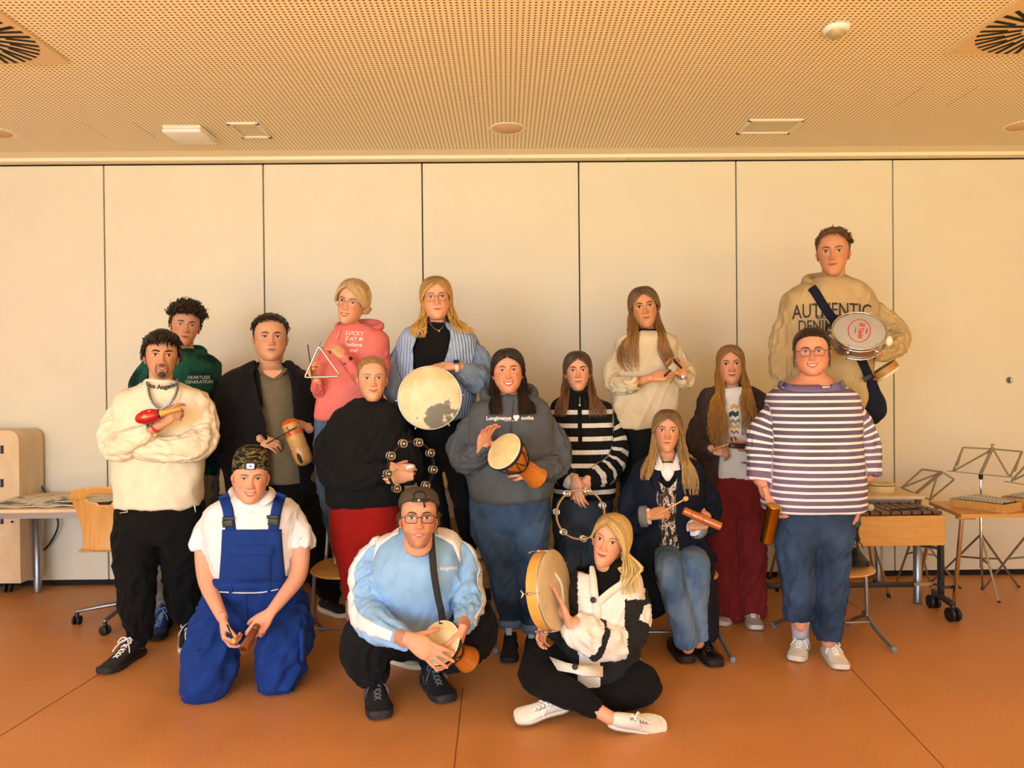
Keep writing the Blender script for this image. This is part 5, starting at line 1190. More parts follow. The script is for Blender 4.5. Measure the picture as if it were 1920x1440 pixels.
    for i in range(len(P2)-1):
        c = (P2[i]+P2[i+1])/2; d = (P2[i+1]-P2[i]).normalized(); s_ = Vector((0, -1, 0)) if i % 2 else d.cross(Vector((0, -1, 0))).normalized(); s_ = (s_-d*s_.dot(d)).normalized()
        cm.tube([c+d*math.cos(q)*.0105+s_*math.sin(q)*.0065 for q in [j/10*2*math.pi for j in range(10)]], .0024, 6, closed=True)
    cm.build('chain_necklace', plain('a9a9a6', .25, 1, name='silver'), pn.root)
    text_on(pn.root, 'neck_lettering', None, 'Los Angeles', pn.p(304, 726, -.075), .034, plain('20262a', .8), arch=-3.0, bold=.0012)
    watch(pn, pn.p(291, 800, -.232), (.75, -.2, .6), .031, plain('c8283a', .6, name='red_rubber'), fdir=(-.3, -.8, .6))
    a = pn.p(258, 786, -.30); b = pn.p(338, 766, -.27); r = empty('maraca', a); tag(r, 'red maraca with yellow pattern and yellow neck, held across the cream sweatshirt', 'maraca')
    d = (b-a).normalized(); L = (b-a).length
    mb = MB(); mb.lathe(a, d, [(-.012, .002), (-.008, .014), (.005, .026), (.03, .036), (.06, .038), (.09, .030), (.11, .021)], 28); mb.build('body', plain('b3171c', .22, spec=.6, name='red_lacquer'), r)
    mb = MB(); mb.lathe(a, d, [(.108, .0215), (.125, .017), (.15, .012), (.16, .011), (L, .010), (L+.004, .005)], 20); mb.build('handle', plain('d8a24c', .35, name='yellow_wood'), r)
    mb = MB(); mb.lathe(a, d, [(.104, .0235), (.108, .0225), (.112, .0215)], 28, cap=False); mb.build('ring_line', plain('20100c', .5), r)
    f = Vector((0, -1, .1)); f = (f-d*f.dot(d)).normalized(); s_ = d.cross(f)
    for (hx, hs, tl, off, dirs) in ((.045, -.006, .018, 0, [(-.9, .2), (-.6, .6), (-.2, .8), (.2, .8), (.6, .6), (.9, .2)]), (.07, .018, .014, 0, [(-.5, .4), (0, .7), (.5, .4)])):
        for q in dirs:
            mb = MB(); P_ = []
            for tt in (.25, .6, 1): x = hx+q[0]*tl*tt; sy = hs+q[1]*tl*tt; rr = float(np.interp(x, [.005, .03, .06, .09], [.026, .036, .038, .030]))+.0006; P_.append(a+d*x+s_*(-sy)+f*math.sqrt(max(0, rr*rr-sy*sy)))
            mb.tube(P_, [.0008, .0017, .0008], 6); mb.build('petal', plain('e6c15a', .4), r)

# ================================================================== 2 curly-haired man behind
def p_curly():
    pn = Person(4.55, 'person with dark curly hair in a green cloud-dyed hoodie, standing behind the cream sweatshirt', fl(305, 1185))
    h = pn.head(348, 611, 76, 0, yaw=6, pitch=-2, roll=6, jaw=.92, skin=skn('d09a7a'), lip=lin('a05a50'), smile=.1, squint=.25)
    pn.headdone(); pn.neck(pn.p(346, 662, .03), .056, .054)
    G = camo(['0a1c19', '0e2922', '16443a', '1d5748'], 7, detail=5, stops=(.36, .45, .54, .68))
    pn.top('hoodie', [(346, 655, 24, .07, .03), (344, 664, 44, .10, .03), (338, 682, 72, .12, .04), (330, 720, 82, .14, .04), (330, 790, 80, .14, .04), (332, 840, 78, .14, .04), (332, 875, 72, .13, .04)], [[(268, 705, .04, 22), (258, 770, .05, 24), (262, 820, .03, 22), (300, 840, -.1, 18)], [(392, 705, .04, 22), (400, 760, .05, 23), (400, 810, .05, 21), (398, 850, .03, 18), (396, 872, .02, 15)]], G, seed=21)
    pn.hood(pn.p(347, 664, .03), .095, .085, G, .026); text_on(pn.root, 'chest_lettering', pn.garment, 'HEARTLESS\nGENERATION', pn.p(373, 712, -.2), .026, plain('c9d8d2', .8))
    GR = denim('6e6a66', '8f8a84')
    pn.legs('jeans', [(325, 860, 66, .13, .05), (320, 900, 70, .13, .05), (320, 950, 68, .13, .05)], [[(292, 940, .05, 36), (302, 1020, .0, 32), (305, 1080, -.08, 29), (fl(306, 1175)+Vector((0, .06, .17)), .075), (fl(306, 1180)+Vector((0, .06, .11)), .07)], [(385, 860, .05, 22), (386, 950, .08, 20), (352, 1020, .1, 30), (fl(345, 1165)+Vector((0, .05, .12)), .07)]], GR, seed=22)
    N_ = plain('1e2f63', .6, nz=.2, name='navy_boot'); shoe(pn.root, fl(312, 1172), fl(290, 1200), N_, plain('151515', .8), plain('5f86c8', .7), L=.31, high=.05, toecap=plain('141414', .8))
    shoe(pn.root, fl(350, 1162), fl(356, 1186), N_, plain('151515', .8), plain('5f86c8', .7), L=.31, high=.05)
    mb = MB(); mb.box(fl(298, 1186)+Vector((-.03, -.02, .075)), (.03, .004, .015)); mb.build('shoe_badge', plain('b9d43a', .5), pn.root)
    pn.finish(); h.eyes(pn.body, iris=(.10, .12, .12), brow=lin('2a1b14'), bt=.9)
    C = lin('2c1c15'); m = h.cap(.018, C, line=[(-.13, 110), (-.03, 98), (.02, 82), (.040, 64), (.054, 40), (.060, 15), (.060, 0), (.12, -1)], zmin=-.030, ns=.012, nscale=.016, seed=6, front=.9)
    tufts(h, m, 620, .040, C, r=.0030, azr=(-180, 180), elr=(30, 90), lift=.6, droop=.3, curl=.007, off=.024, seed=7, comb=(.2, -1, 0)); tufts(h, m, 240, .015, C, r=.0022, azr=(70, 290), elr=(-5, 35), lift=.3, off=.01, seed=8); m.build('hair', HAIR, pn.root)

# ================================================================== 3 man in black jacket with guiro
def p_black():
    pn = Person(4.55, 'person in an open black jacket over an olive shirt, holding a wooden guiro', fl(600, 1150))
    h = pn.head(507, 634, 85, 0, yaw=6, pitch=-4, roll=0, wid=1.06, jaw=1.10, full=.8, skin=skn('d8a385'), lip=lin('aa6458'), smile=.1, squint=.3)
    pn.headdone(); pn.neck(pn.p(508, 686, .03), .066, .064)
    OL = fabric('6a5f4a', nz=.08); 
    pn.top('shirt', [(508, 700, 36, .10, .02), (508, 706, 48, .125, .02), (508, 730, 56, .155, .02), (512, 800, 60, .18, .0), (520, 850, 66, .18, .0), (526, 885, 70, .17, .0), (528, 903, 70, .16, .0)], [], OL, amp=.004, seed=31, hem=False)
    mb = MB(); mb.cc = pn.sk; mb.rings([[pn.p(488, 694, -.090), pn.p(508, 694, -.10), pn.p(530, 694, -.090)], [pn.p(497, 703, -.105), pn.p(509, 704, -.115), pn.p(524, 702, -.105)], [pn.p(512, 709, -.115), pn.p(513, 709, -.118), pn.p(515, 708, -.115)]], closed=False, cap=False); mb.build('neckline_skin', SKIN, pn.root)
    strap(pn.root, 'neck_band', pn.tb, [pn.p(484, 690, -.2), pn.p(494, 702, -.2), pn.p(513, 711, -.2), pn.p(528, 703, -.2), pn.p(536, 690, -.2)], .014, OL, off=.008, n=6)
    c_l = [(682, 480, 546), (700, 478, 556), (740, 488, 550), (800, 500, 553), (850, 503, 556), (905, 505, 562)]
    def cut(me):
        v, n = vn(me); z = v[:, 2]; py = 710-(v[:, 2]-CAMH)*FPX/v[:, 1]; px = 949+v[:, 0]*FPX/v[:, 1]
        L = np.interp(py, [q[0] for q in c_l], [q[1] for q in c_l]); R_ = np.interp(py, [q[0] for q in c_l], [q[2] for q in c_l]); drop(me, (px > L) & (px < R_) & (v[:, 1] < 4.57))
    o = pn.top('jacket', [(508, 680, 38, .12, .04), (508, 690, 54, .155, .03), (506, 706, 80, .20, .02), (500, 745, 92, .225, .01), (500, 800, 94, .24, .0), (505, 850, 90, .235, .0), (510, 895, 84, .22, .0), (512, 925, 82, .21, .0)], [[(425, 725, .04, 30), (408, 790, .03, 31), (418, 838, -.05, 30), (450, 832, -.16, 24), (474, 826, -.22, 18)], [(575, 725, .04, 26), (588, 790, .04, 27), (592, 830, -.03, 25), (584, 815, -.14, 19)]], BLK2, amp=.008, seed=32, post=cut, inner=True, bodymul=.78)
    s = o.modifiers.new('s', 'SOLIDIFY'); s.thickness = .008; s.offset = -1
    mb = MB()
    for s_, pts in ((-1, [(470, 690, .08), (478, 683, -.02), (481, 700, -.10), (486, 730, -.16), (492, 760, -.18)]), (1, [(548, 686, .08), (541, 680, -.02), (548, 698, -.10), (553, 730, -.15), (552, 760, -.18)])): mb.tube([pn.p(*q) for q in pts], [.022, .026, .024, .018, .010], 12, sub=4, up=(0, 1, 0), flat=.6)
    mb.build('collar_flap', BLK2, pn.root)
    for px_ in ((505, 845), (503, 900)): pass
    pn.legs('trousers', [(515, 890, 80, .17, .02), (518, 930, 80, .17, .03), (530, 970, 74, .16, .03)], [[(500, 960, .05, 38), (500, 1060, .1, 32), (505, 1110, .15, 26)], [(555, 950, .03, 42), (583, 1020, .0, 32), (603, 1080, .0, 24), (fl(618, 1148)+Vector((0, .02, .12)), .062), (fl(618, 1148)+Vector((0, .02, .08)), .056)]], BLK, seed=33)
    SW = plain('e8e8e4', .6); shoe(pn.root, fl(604, 1142), fl(650, 1158), BSH, SW, None, L=.30); 
    mb = MB(); b0 = fl(604, 1142); P_ = [b0+Vector(q) for q in ((.03, -.068, .075), (.07, -.08, .045), (.11, -.092, .05), (.17, -.10, .082))]; mb.tube(P_, [.003, .010, .008, .002], 8, sub=3, flat=.4); mb.build('side_swoosh', SW, pn.root)
    shoe(pn.root, fl(508, 1128), fl(500, 1150), BSH, SW, LACEB, L=.30)
    armtube(pn, [(462, 830, -.19, 12), (478, 826, -.22, 10)]); hand(pn.B, pn.p(480, 825, -.225), (.85, -.15, -.15), (.1, .75, -.6), 'R', k=1.0, skin=pn.sk, per=['bend', 'bend', 'bend', 'relax'], thumb=(30, 15))
    armtube(pn, [(590, 812, -.1, 12), (578, 802, -.17, 10)]); hand(pn.B, pn.p(580, 803, -.16), (-.55, -.45, .35), (-.6, .1, -.6), 'L', k=1.0, skin=pn.sk, curl='grip', thumb=(55, 20))
    pn.finish(); h.eyes(pn.body, iris=(.12, .09, .06), brow=lin('2b1c15'), bt=.9)
    C = lin('211611'); m = h.cap(.012, C, line=[(-.13, 108), (-.03, 94), (.02, 80), (.045, 66), (.066, 46), (.074, 20), (.076, 0), (.12, -1)], zmin=-.035, ns=.004, nscale=.008, seed=9, front=.5)
    tufts(h, m, 500, .014, C, r=.0026, azr=(-180, 180), elr=(25, 90), lift=.7, off=.012, seed=10); m.build('hair', HAIR, pn.root)
    a, b = pn.p(541, 786, -.30), pn.p(574, 872, -.32); r = empty('guiro', b); tag(r, 'wooden guiro with orange painted end held by the man in the black jacket', 'guiro'); d = (b-a).normalized(); L = (b-a).length; R0 = .050
    mb = MB(); n = 60; prof = [(0, .012), (.006, .030), (.022, .046)]+[(.03+(L*.62-.03)*i/n, R0+.0015*math.sin(i*1.55)) for i in range(n+1)]+[(L*.66, R0*.99), (L*.70, R0*1.03), (L-.03, R0*.96), (L-.008, .035), (L, .012)]
    mb.lathe(a, d, prof, 32); mb.build('body', wood('b98a4e', 'cda465', 4, (3, 3, 3), .35, .3), r)
    mb = MB(); mb.lathe(a, d, [(0, .0), (-.001, .014), (.006, .0325), (.022, .0485), (.03, .051)], 32, cap=False); mb.lathe(a, d, [(.075, .0518), (.10, .0518)], 32, cap=False); mb.build('painted_band', plain('c8561c', .4, nz=.3, nscale=30), r)
    f = Vector((-.15, -1, 0)); f = (f-d*f.dot(d)).normalized(); s_ = d.cross(f); mb = MB(); mb.rings([[a+d*(L*.83)+f*(R0*.98)+d*math.cos(q)*.034*k+s_*math.sin(q)*.012*k+f*(.003 if k < .9 else -.004) for q in [i/20*2*math.pi for i in range(20)]] for k in (1, .85)]); mb.build('sound_slot', plain('2a1a10', .8), r)
    mb = MB(); mb.tube([a+d*(.045+.01*i)+f*.0515+s_*(.006*math.sin(i*2)) for i in range(6)], .003, 6); mb.build('painted_mark', plain('2a1a10', .6), r)
    mb = MB(); mb.tube([pn.p(500, 832, -.30), pn.p(556, 801, -.37)], .0040, 8); tag(mb.build('scraper_stick', plain('2b241f', .5)), 'thin dark scraper stick resting on the wooden guiro', 'stick')

# ================================================================== 4 kneeling man in blue dungarees
def p_dung():
    pn = Person(3.66, 'person in blue dungarees, white polo shirt and camouflage beanie, kneeling at the front left', fl(470, 1300))
    h = pn.head(470, 895, 92, -.08, yaw=2, pitch=6, roll=3, full=.6, wid=1.03, jaw=1.04, skin=skn('e0a68c'), lip=lin('b8605a'), smile=1.4, mouth=.027, opn=.0075, squint=.35)
    pn.headdone(); pn.neck(pn.p(472, 930, .0), .064, .062)
    WP = fabric('e9e6ea', nz=.03)
    st = [(472, 926, 30, .09, .0), (472, 936, 54, .12, .0), (472, 952, 82, .15, .01), (473, 990, 88, .165, .02), (474, 1040, 82, .17, .02), (477, 1085, 78, .155, .05), (478, 1102, 76, .145, .06)]
    pn.top('polo_shirt', st, [[(400, 962, .02, 27), (389, 1000, .02, 29), (383, 1034, .0, 27)], [(545, 962, .02, 27), (558, 1000, .02, 29), (563, 1030, .0, 28)]], WP, seed=41, cuffs=False, hem=False)
    shirt = pn.garment
    mb = MB()
    for sg in (-1, 1):
        vs = [pn.p(472+sg*30, 912, .08), pn.p(472+sg*34, 916, .0), pn.p(472+sg*27, 927, -.08), pn.p(472+sg*8, 945, -.12), pn.p(472+sg*20, 952, -.135), pn.p(472+sg*44, 936, -.09), pn.p(472+sg*48, 925, .0), pn.p(472+sg*42, 916, .08)]
        a_ = vs[:4]; b_ = vs[7:3:-1]; rows = []
        for k in range(4): rows.append([a_[k].lerp(b_[k], t)+Vector((0, -.006*math.sin(t*3.1), .008*math.sin(t*3.1))) for t in (0, .25, .5, .75, 1)])
        mb.rings(rows, closed=False, cap=False)
    o = mb.build('polo_collar', WP, pn.root); s = o.modifiers.new('s', 'SOLIDIFY'); s.thickness = .005; ss = o.modifiers.new('q', 'SUBSURF'); ss.levels = ss.render_levels = 2
    mb = MB()
    for y_ in (962, 978): mb.lathe(pn.p(467, y_, -.168), (0, -1, 0), [(0, .005), (.002, .005), (.002, 0)], 10)
    mb.build('button', WHITEP, pn.root)
    BL = fabric('17367f', nz=.12)
    L1 = [(432, 1135, .10, 48), (408, 1190, -.02, 50), (392, 1250, -.12, 49), (384, 1284, -.14, 40), (395, 1290, .05, 34), (402, 1262, .30, 30), (405, 1240, .45, 24)]
    L2 = [(528, 1135, .10, 48), (535, 1190, -.0, 49), (528, 1245, -.07, 45), (522, 1270, -.09, 36), (522, 1276, .10, 33), (515, 1250, .32, 30), (510, 1230, .45, 24)]
    pn.legs('dungarees', [(477, 1076, 79, .175, .03), (478, 1095, 82, .18, .04), (478, 1120, 90, .19, .06), (479, 1150, 92, .19, .08)], [L1, L2], BL, vox=.009, amp=.011, seed=42); leg = pn.leg
    tr = pn.tb
    def X(px, py, d=-.3): return pn.p(px, py, d)
    rows = []
    for i in range(22):
        t = i/21; y_ = 994+(1100-994)*t; a_, b_ = 416-7*t**1.5, 526+7*t**1.5+2*t; rows.append([X(a_+(b_-a_)*j/18, y_) for j in range(19)])
    bib = drape(pn.root, 'bib', tr, rows, BL, off=.016, thick=.006, sm=2)
    def quad(nm, par, mat, x0, x1, y0, y1, off, n=8): return drape(par, nm, tr, [[X(x0+(x1-x0)*j/n, y0+(y1-y0)*i/n) for j in range(n+1)] for i in range(n+1)], mat, off=off, thick=.003, sm=2)
    quad('pocket_flap', bib, BL, 428, 513, 1022, 1041, .023); quad('pocket', bib, BL, 433, 509, 1041, 1088, .020)
    tr = bvh(leg); quad('waistband', bib, BL, 406, 538, 1090, 1104, .006, 14); strap(pn.root, 'white_piping', tr, [X(409, 1110), X(450, 1112), X(490, 1111), X(522, 1105)], .004, plain('e4e4e8', .6), off=.006, n=10)
    for q in (432, 504): quad('belt_loop', bib, BL, q-3, q+3, 1088, 1112, .012, 3)
    strap(pn.root, 'fly_seam', tr, [X(462, 1118), X(463, 1150), X(463, 1185)], .003, plain('122c74', .8), off=.004, n=8)
    tr = pn.tb
    for sg, pts in ((-1, [(433, 1000), (430, 980), (426, 955), (420, 935), (417, 928)]), (1, [(511, 1000), (514, 980), (518, 955), (524, 935), (527, 926)])):
        strap(pn.root, 'shoulder_strap', tr, [X(*q) for q in pts], .045, BL, off=.014, n=8)
        c = X(*[(430, 978), (515, 975)][sg > 0]); hh = cast(tr, c)[0] or c
        mb = MB(); mb.box(hh+Vector((0, -.020, -.005)), (.050, .012, .034), Matrix.Rotation(R(sg*5), 3, 'Y')); mb.box(hh+Vector((sg*-.003, -.018, .018)), (.056, .012, .016)); mb.build('buckle', BLACKP, pn.root, bevel=.003)
    mb = MB(); mb.box(X(570, 1205, -.1), (.02, .09, .15)); q = mb.build('side_pocket', BL, pn.root, bevel=.008)
    for (a_, b_) in (((400, 1270), (385, 1240)), ((512, 1262), (505, 1240))): shoe(pn.root, at(a_[0], a_[1], 4.05), at(a_[0], a_[1]-6, 4.3), BSH, plain('151515', .8), None, L=.28, up=(0, -.6, .5))
    armtube(pn, [(383, 1015, .0, 18), (384, 1060, -.03, 17), (390, 1095, -.08, 16), (404, 1130, -.16, 13), (418, 1160, -.22, 10)]); hand(pn.B, pn.p(418, 1160, -.22), (.18, -.35, -.85), (.8, .3, .0), 'R', skin=pn.sk, k=1.02, per=['grip', 'grip', 'bend', 'bend'], thumb=(25, 15))
    armtube(pn, [(562, 1010, .0, 19), (563, 1055, -.03, 17), (556, 1085, -.08, 16), (530, 1120, -.16, 13), (506, 1150, -.22, 10)]); hand(pn.B, pn.p(506, 1150, -.22), (-.55, -.4, -.65), (-.3, .5, -.6), 'L', skin=pn.sk, k=1.02, per=['bend', 'bend', 'grip', 'grip'], thumb=(35, 15))
    pn.finish(); h.eyes(pn.body, iris=(.12, .14, .15), brow=lin('5a3d2a'), bt=.8, browz=-.002)
    # beanie
    BM = camo(['15140f', '3a3120', '7d7048', '2a2a1c'], 22, stretch=(1, 1, 3.2), stops=(0, .46, .53, .60)); mb = MB(); rs = []
    for z, rx, ry, cy in ((.022, .080, .100, .006), (.028, .084, .104, .006), (.045, .085, .105, .006), (.08, .083, .103, .008), (.11, .078, .097, .010), (.135, .066, .083, .012), (.150, .046, .060, .014), (.156, .020, .030, .016)):
        tl = lambda y: -.30*(y)*max(0, 1-(z-.022)/.1); rs.append([h.W((rx*h.wid*math.cos(t), cy+ry*math.sin(t), z+tl(ry*math.sin(t))-.0+.002*math.sin(5*t+z*60))) for t in [i/48*2*math.pi for i in range(48)]])
    mb.rings(rs); o = mb.build('beanie', BM, pn.root); ss = o.modifiers.new('q', 'SUBSURF'); ss.levels = ss.render_levels = 1
    c = h.W((-.006, -.106, .066)); M = h.M; mb = MB(); mb.box(c, (.052, .014, .034), M); lo = mb.build('headlamp', BLACKP, o, bevel=.006)
    em, nt, b = mk('lamp_glow'); b.inputs['Emission Color'].default_value = (.8, .93, 1, 1); b.inputs['Emission Strength'].default_value = 1.6; b.inputs['Base Color'].default_value = (.9, .95, 1, 1)
    mb = MB(); mb.box(h.W((-.006, -.1145, .066)), (.032, .004, .024), M); mb.build('light_ring', em, lo, bevel=.004); mb = MB(); mb.box(h.W((-.006, -.1175, .066)), (.010, .004, .008), M); mb.build('button', BLACKP, lo, bevel=.002)
    mallet(pn.p(426, 1172, -.30), pn.p(438, 1200, -.36), 'small mallet with round wooden head held by the kneeling man', .014, sm=BLACKP, hm=plain('c9985c', .4))
    a, b = pn.p(483, 1172, -.30), pn.p(457, 1218, -.42); d = (b-a).normalized(); r = empty('tube_woodblock', b); tag(r, 'dark brown wooden tube with hollow end held by the kneeling man', 'woodblock')
    mb = MB(); L = (b-a).length; mb.lathe(a, d, [(0, .010), (.004, .016), (.03, .018), (.032, .016), (.036, .018), (L-.01, .022), (L, .021), (L, .015), (L-.05, .014), (L-.05, 0)], 24); mb.build('tube', wood('6b3519', '8a4a26', 8, (1, 1, 1), .3, .4), r, auto=40)

# ================================================================== 5 pink hoodie with triangle
def p_pink():
    pn = Person(4.22, 'person with short blonde hair in a coral pink hoodie, holding up a triangle', fl(640, 1050, .44).xyz*1)
    pn.root.location.z = .44
    h = pn.head(660, 567, 80, -.04, yaw=-36, pitch=0, roll=13, skin=skn('dfa888'), lip=lin('b4564e'), smile=1.4, opn=.006, mouth=.026, wid=.97, squint=.2)
    pn.headdone(); pn.neck(pn.p(664, 618, .0), .044, .043)
    PK = fabric('d9736e', nz=.05)
    pn.top('hoodie', [(666, 608, 24, .07, .0), (667, 618, 42, .09, .0), (670, 634, 56, .11, .0), (664, 680, 64, .125, .0), (656, 730, 62, .125, .0), (652, 770, 60, .12, .0), (650, 788, 56, .115, .0)], [[(622, 642, .0, 15), (604, 690, .0, 17), (602, 730, -.04, 16), (597, 728, -.12, 13), (596, 722, -.16, 11)], [(710, 642, .0, 20), (712, 690, -.02, 22), (694, 716, -.10, 20), (668, 695, -.18, 15), (655, 682, -.21, 12)]], PK, seed=51)
    pn.hood(pn.p(672, 615, .02), .115, .08, PK, .024, .02)
    mb = MB(); mb.tube([pn.p(638, 618, -.10), pn.p(634, 628, -.125), pn.p(630, 636, -.13)], .004, 8); mb.tube([pn.p(661, 618, -.10), pn.p(655, 632, -.125), pn.p(647, 645, -.135)], .004, 8); mb.build('drawstring', fabric('f0988c'), pn.root)
    text_on(pn.root, 'chest_lettering', pn.garment, 'LUCKY\nDAY ✿\nbelieve\nme!', pn.p(664, 641, -.25), .030, plain('f0d8cc', .8), rot=-3, shear=.1, bold=.0004)
    J = denim('364c68', '5d7590'); pn.legs('jeans', [(640, 780, 48, .11, .02), (640, 830, 52, .115, .03), (642, 870, 50, .11, .03)], [[(618, 860, .03, 25), (618, 920, .0, 23), (628, 980, .0, 17), (638, 1024, -.02, 14), (643, 1040, -.02, 13)], [(665, 860, .03, 25), (672, 940, .0, 22), (678, 1030, .0, 14)]], J, seed=52)
    for a, b in (((648, 1040), (640, 1056)), ((684, 1040), (690, 1056))): shoe(pn.root, fl(a[0], a[1], .452), fl(b[0], b[1], .452), WS, WSOLE, LACEW, L=.25)
    hand(pn.B, pn.p(596, 716, -.18), (-.35, -.3, .55), (.7, -.1, .5), 'R', skin=pn.sk, k=.92, curl='grip', thumb=(30, 20))
    hand(pn.B, pn.p(647, 672, -.225), (-.62, -.12, .72), (-.45, .5, -.35), 'L', skin=pn.sk, k=.92, per=['grip', 'grip', 'grip', 'bend'], thumb=(35, 25))
    pn.finish(); h.eyes(pn.body, iris=(.10, .10, .08), brow=lin('7a5636'), bt=.7)
    h.glasses(pn.root, plain('9c6a5c', .35, .3, name='rose_metal'), 'soft', .023, .021, .0016)
    C = lin('b59668'); m = h.cap(.020, C, line=[(-.13, 108), (-.03, 98), (.02, 80), (.045, 62), (.068, 46), (.080, 24), (.086, 0), (.12, -1)], zmin=-.055, ns=.002, seed=12, dark=.8)
    for sg, az0, az1, ln, n in ((1, 58, 165, [(682, 578, .0, 10, .05), (679, 592, .01, 8, .05)], 200), (-1, 62, 150, [(640, 553, .0, 3, .03), (640, 566, .02, 2, .03)], 60)):
        curtain(h, m, pn, sg, az0, az1, ln, n, .0034, C, tip=lin('d0b283'), wave=(.001, .1), seed=5, part=-18, off=.016, y0=-.070, y1=.06)
    m.build('hair', HAIR, pn.root)
    mb = MB(); c = pn.p(652, 677, -.225); d = Vector((-.62, -.12, .72)).normalized(); watch(pn, c, d, .028, BLACKP, face=False)
    # triangle and beater
    Z = -.33; c3 = [pn.p(598, 649, Z), pn.p(571, 708, Z), pn.p(634, 705, Z)]
    def corner(a, b, c, t=.05): return [b.lerp(a, t), b.lerp(a, t*.4).lerp(b.lerp(c, t*.4), .5), b.lerp(c, t)]
    P_ = [pn.p(635, 701, Z)]+corner(pn.p(635, 701, Z), c3[0], c3[1], .07)+corner(c3[0], c3[1], pn.p(633, 706, Z-.02), .08)+[pn.p(633, 706, Z-.02)]
    mb = MB(); mb.tube(P_, .0052, 12); tri = tag(mb.build('triangle', plain('cfc4b2', .18, 1, name='polished_steel')), 'polished steel triangle held up in front of the coral hoodie', 'triangle')
    mb = MB(); mb.tube([pn.p(577, 647, Z+.03), pn.p(586, 712, Z+.05)], .0035, 8); tag(mb.build('triangle_beater', plain('4a3c34', .35, .6)), 'thin dark metal beater held behind the triangle', 'beater')
    mb = MB(); mb.tube([c3[0]+Vector((0, 0, -.004)), pn.p(603, 640, Z+.02)], .0012, 6); mb.build('cord', BLACKP, tri)

# ================================================================== 6 black sweatshirt, red trousers, tambourine
def p_red():
    pn = Person(3.98, 'person with tied-back blonde hair in a black sweatshirt and red cropped trousers', fl(690, 1215))
    h = pn.head(698, 711, 82, -.03, yaw=6, pitch=-2, roll=0, full=.5, wid=.98, jaw=.97, skin=skn('e3ab8d'), lip=lin('c06a5e'), smile=1.5, mouth=.028)
    pn.headdone(); pn.neck(pn.p(695, 758, .02), .050, .048)
    pn.top('sweatshirt', [(694, 750, 26, .08, .02), (693, 758, 44, .10, .02), (691, 772, 66, .125, .02), (688, 810, 76, .145, .02), (686, 860, 76, .155, .01), (684, 910, 74, .155, .01), (683, 944, 70, .15, .01)], [[(633, 790, .02, 26), (618, 840, .02, 29), (626, 886, -.05, 30), (670, 892, -.15, 25), (712, 886, -.21, 18)], [(745, 790, .02, 24), (758, 840, .0, 26), (768, 880, -.08, 24), (762, 892, -.17, 19)]], BLK2, amp=.008, seed=61)
    pn.collar('collar', pn.p(695, 754, .01), .074, .074, .008, BLK2, tilt=-16, back=.01)
    RD = fabric('9c1712', nz=.08)
    pn.legs('trousers', [(684, 930, 64, .15, .02), (684, 965, 66, .16, .03), (686, 1010, 64, .15, .03)], [[(655, 1000, .03, 36), (662, 1050, .02, 31), (668, 1095, .02, 26), (670, 1122, .02, 24)], [(718, 1000, .03, 36), (722, 1050, .02, 30), (728, 1110, .02, 26)]], RD, amp=.003, seed=62)
    f1 = fl(664, 1216); armtube(pn, [(669, 1110, .02, 20), (667, 1150, .03, 19), (668, 1180, .04, 14), (668, 1205, .04, 12)]); armtube(pn, [(728, 1100, .02, 20), (730, 1150, .0, 18), (735, 1200, -.02, 13), (737, 1225, -.02, 12)])
    shoe(pn.root, fl(668, 1224), fl(668, 1250), WS, WSOLE, LACEW, L=.26); shoe(pn.root, fl(727, 1236), fl(775, 1250), plain('b9b6a4', .6, nz=.06), WSOLE, LACEW, L=.26)
    armtube(pn, [(705, 887, -.20, 11), (727, 885, -.22, 9)]); hand(pn.B, pn.p(727, 885, -.225), (.80, -.15, .1), (.1, .9, -.3), 'R', skin=pn.sk, k=.95, curl='bend', thumb=(30, 10))
    armtube(pn, [(765, 892, -.15, 11), (758, 890, -.22, 9)]); hand(pn.B, pn.p(766, 893, -.235), (-.80, -.25, -.05), (-.1, .9, .25), 'L', skin=pn.sk, k=.95, curl='bend', thumb=(40, 15))
    pn.finish(); h.eyes(pn.body, iris=(.14, .16, .15), brow=lin('8a6238'), bt=.7)
    C = lin('a3814f'); m = h.cap(.007, C, line=[(-.13, 112), (-.03, 100), (.0, 92), (.03, 74), (.055, 58), (.075, 36), (.083, 14), (.085, 0), (.12, -1)], zmin=-.05, ns=.001, seed=14)
    h.slick(m, 420, [(-.13, 112), (-.03, 100), (.0, 92), (.03, 74), (.055, 58), (.075, 36), (.083, 14), (.085, 0)], C, seed=15); m.build('hair', HAIR, pn.root)
    watch(pn, pn.p(768, 878, -.215), (.2, -.3, -.8), .030, plain('d8d8da', .4), face=False)
    r = jingle_ring(pn.p(771, 876, -.26), (.58, -.80, 0), .128, 'black half-open tambourine with silver jingles held by the person in red trousers', BLACKP, n=9, thick=.003, dep=.022, start=.35, jr=.021)

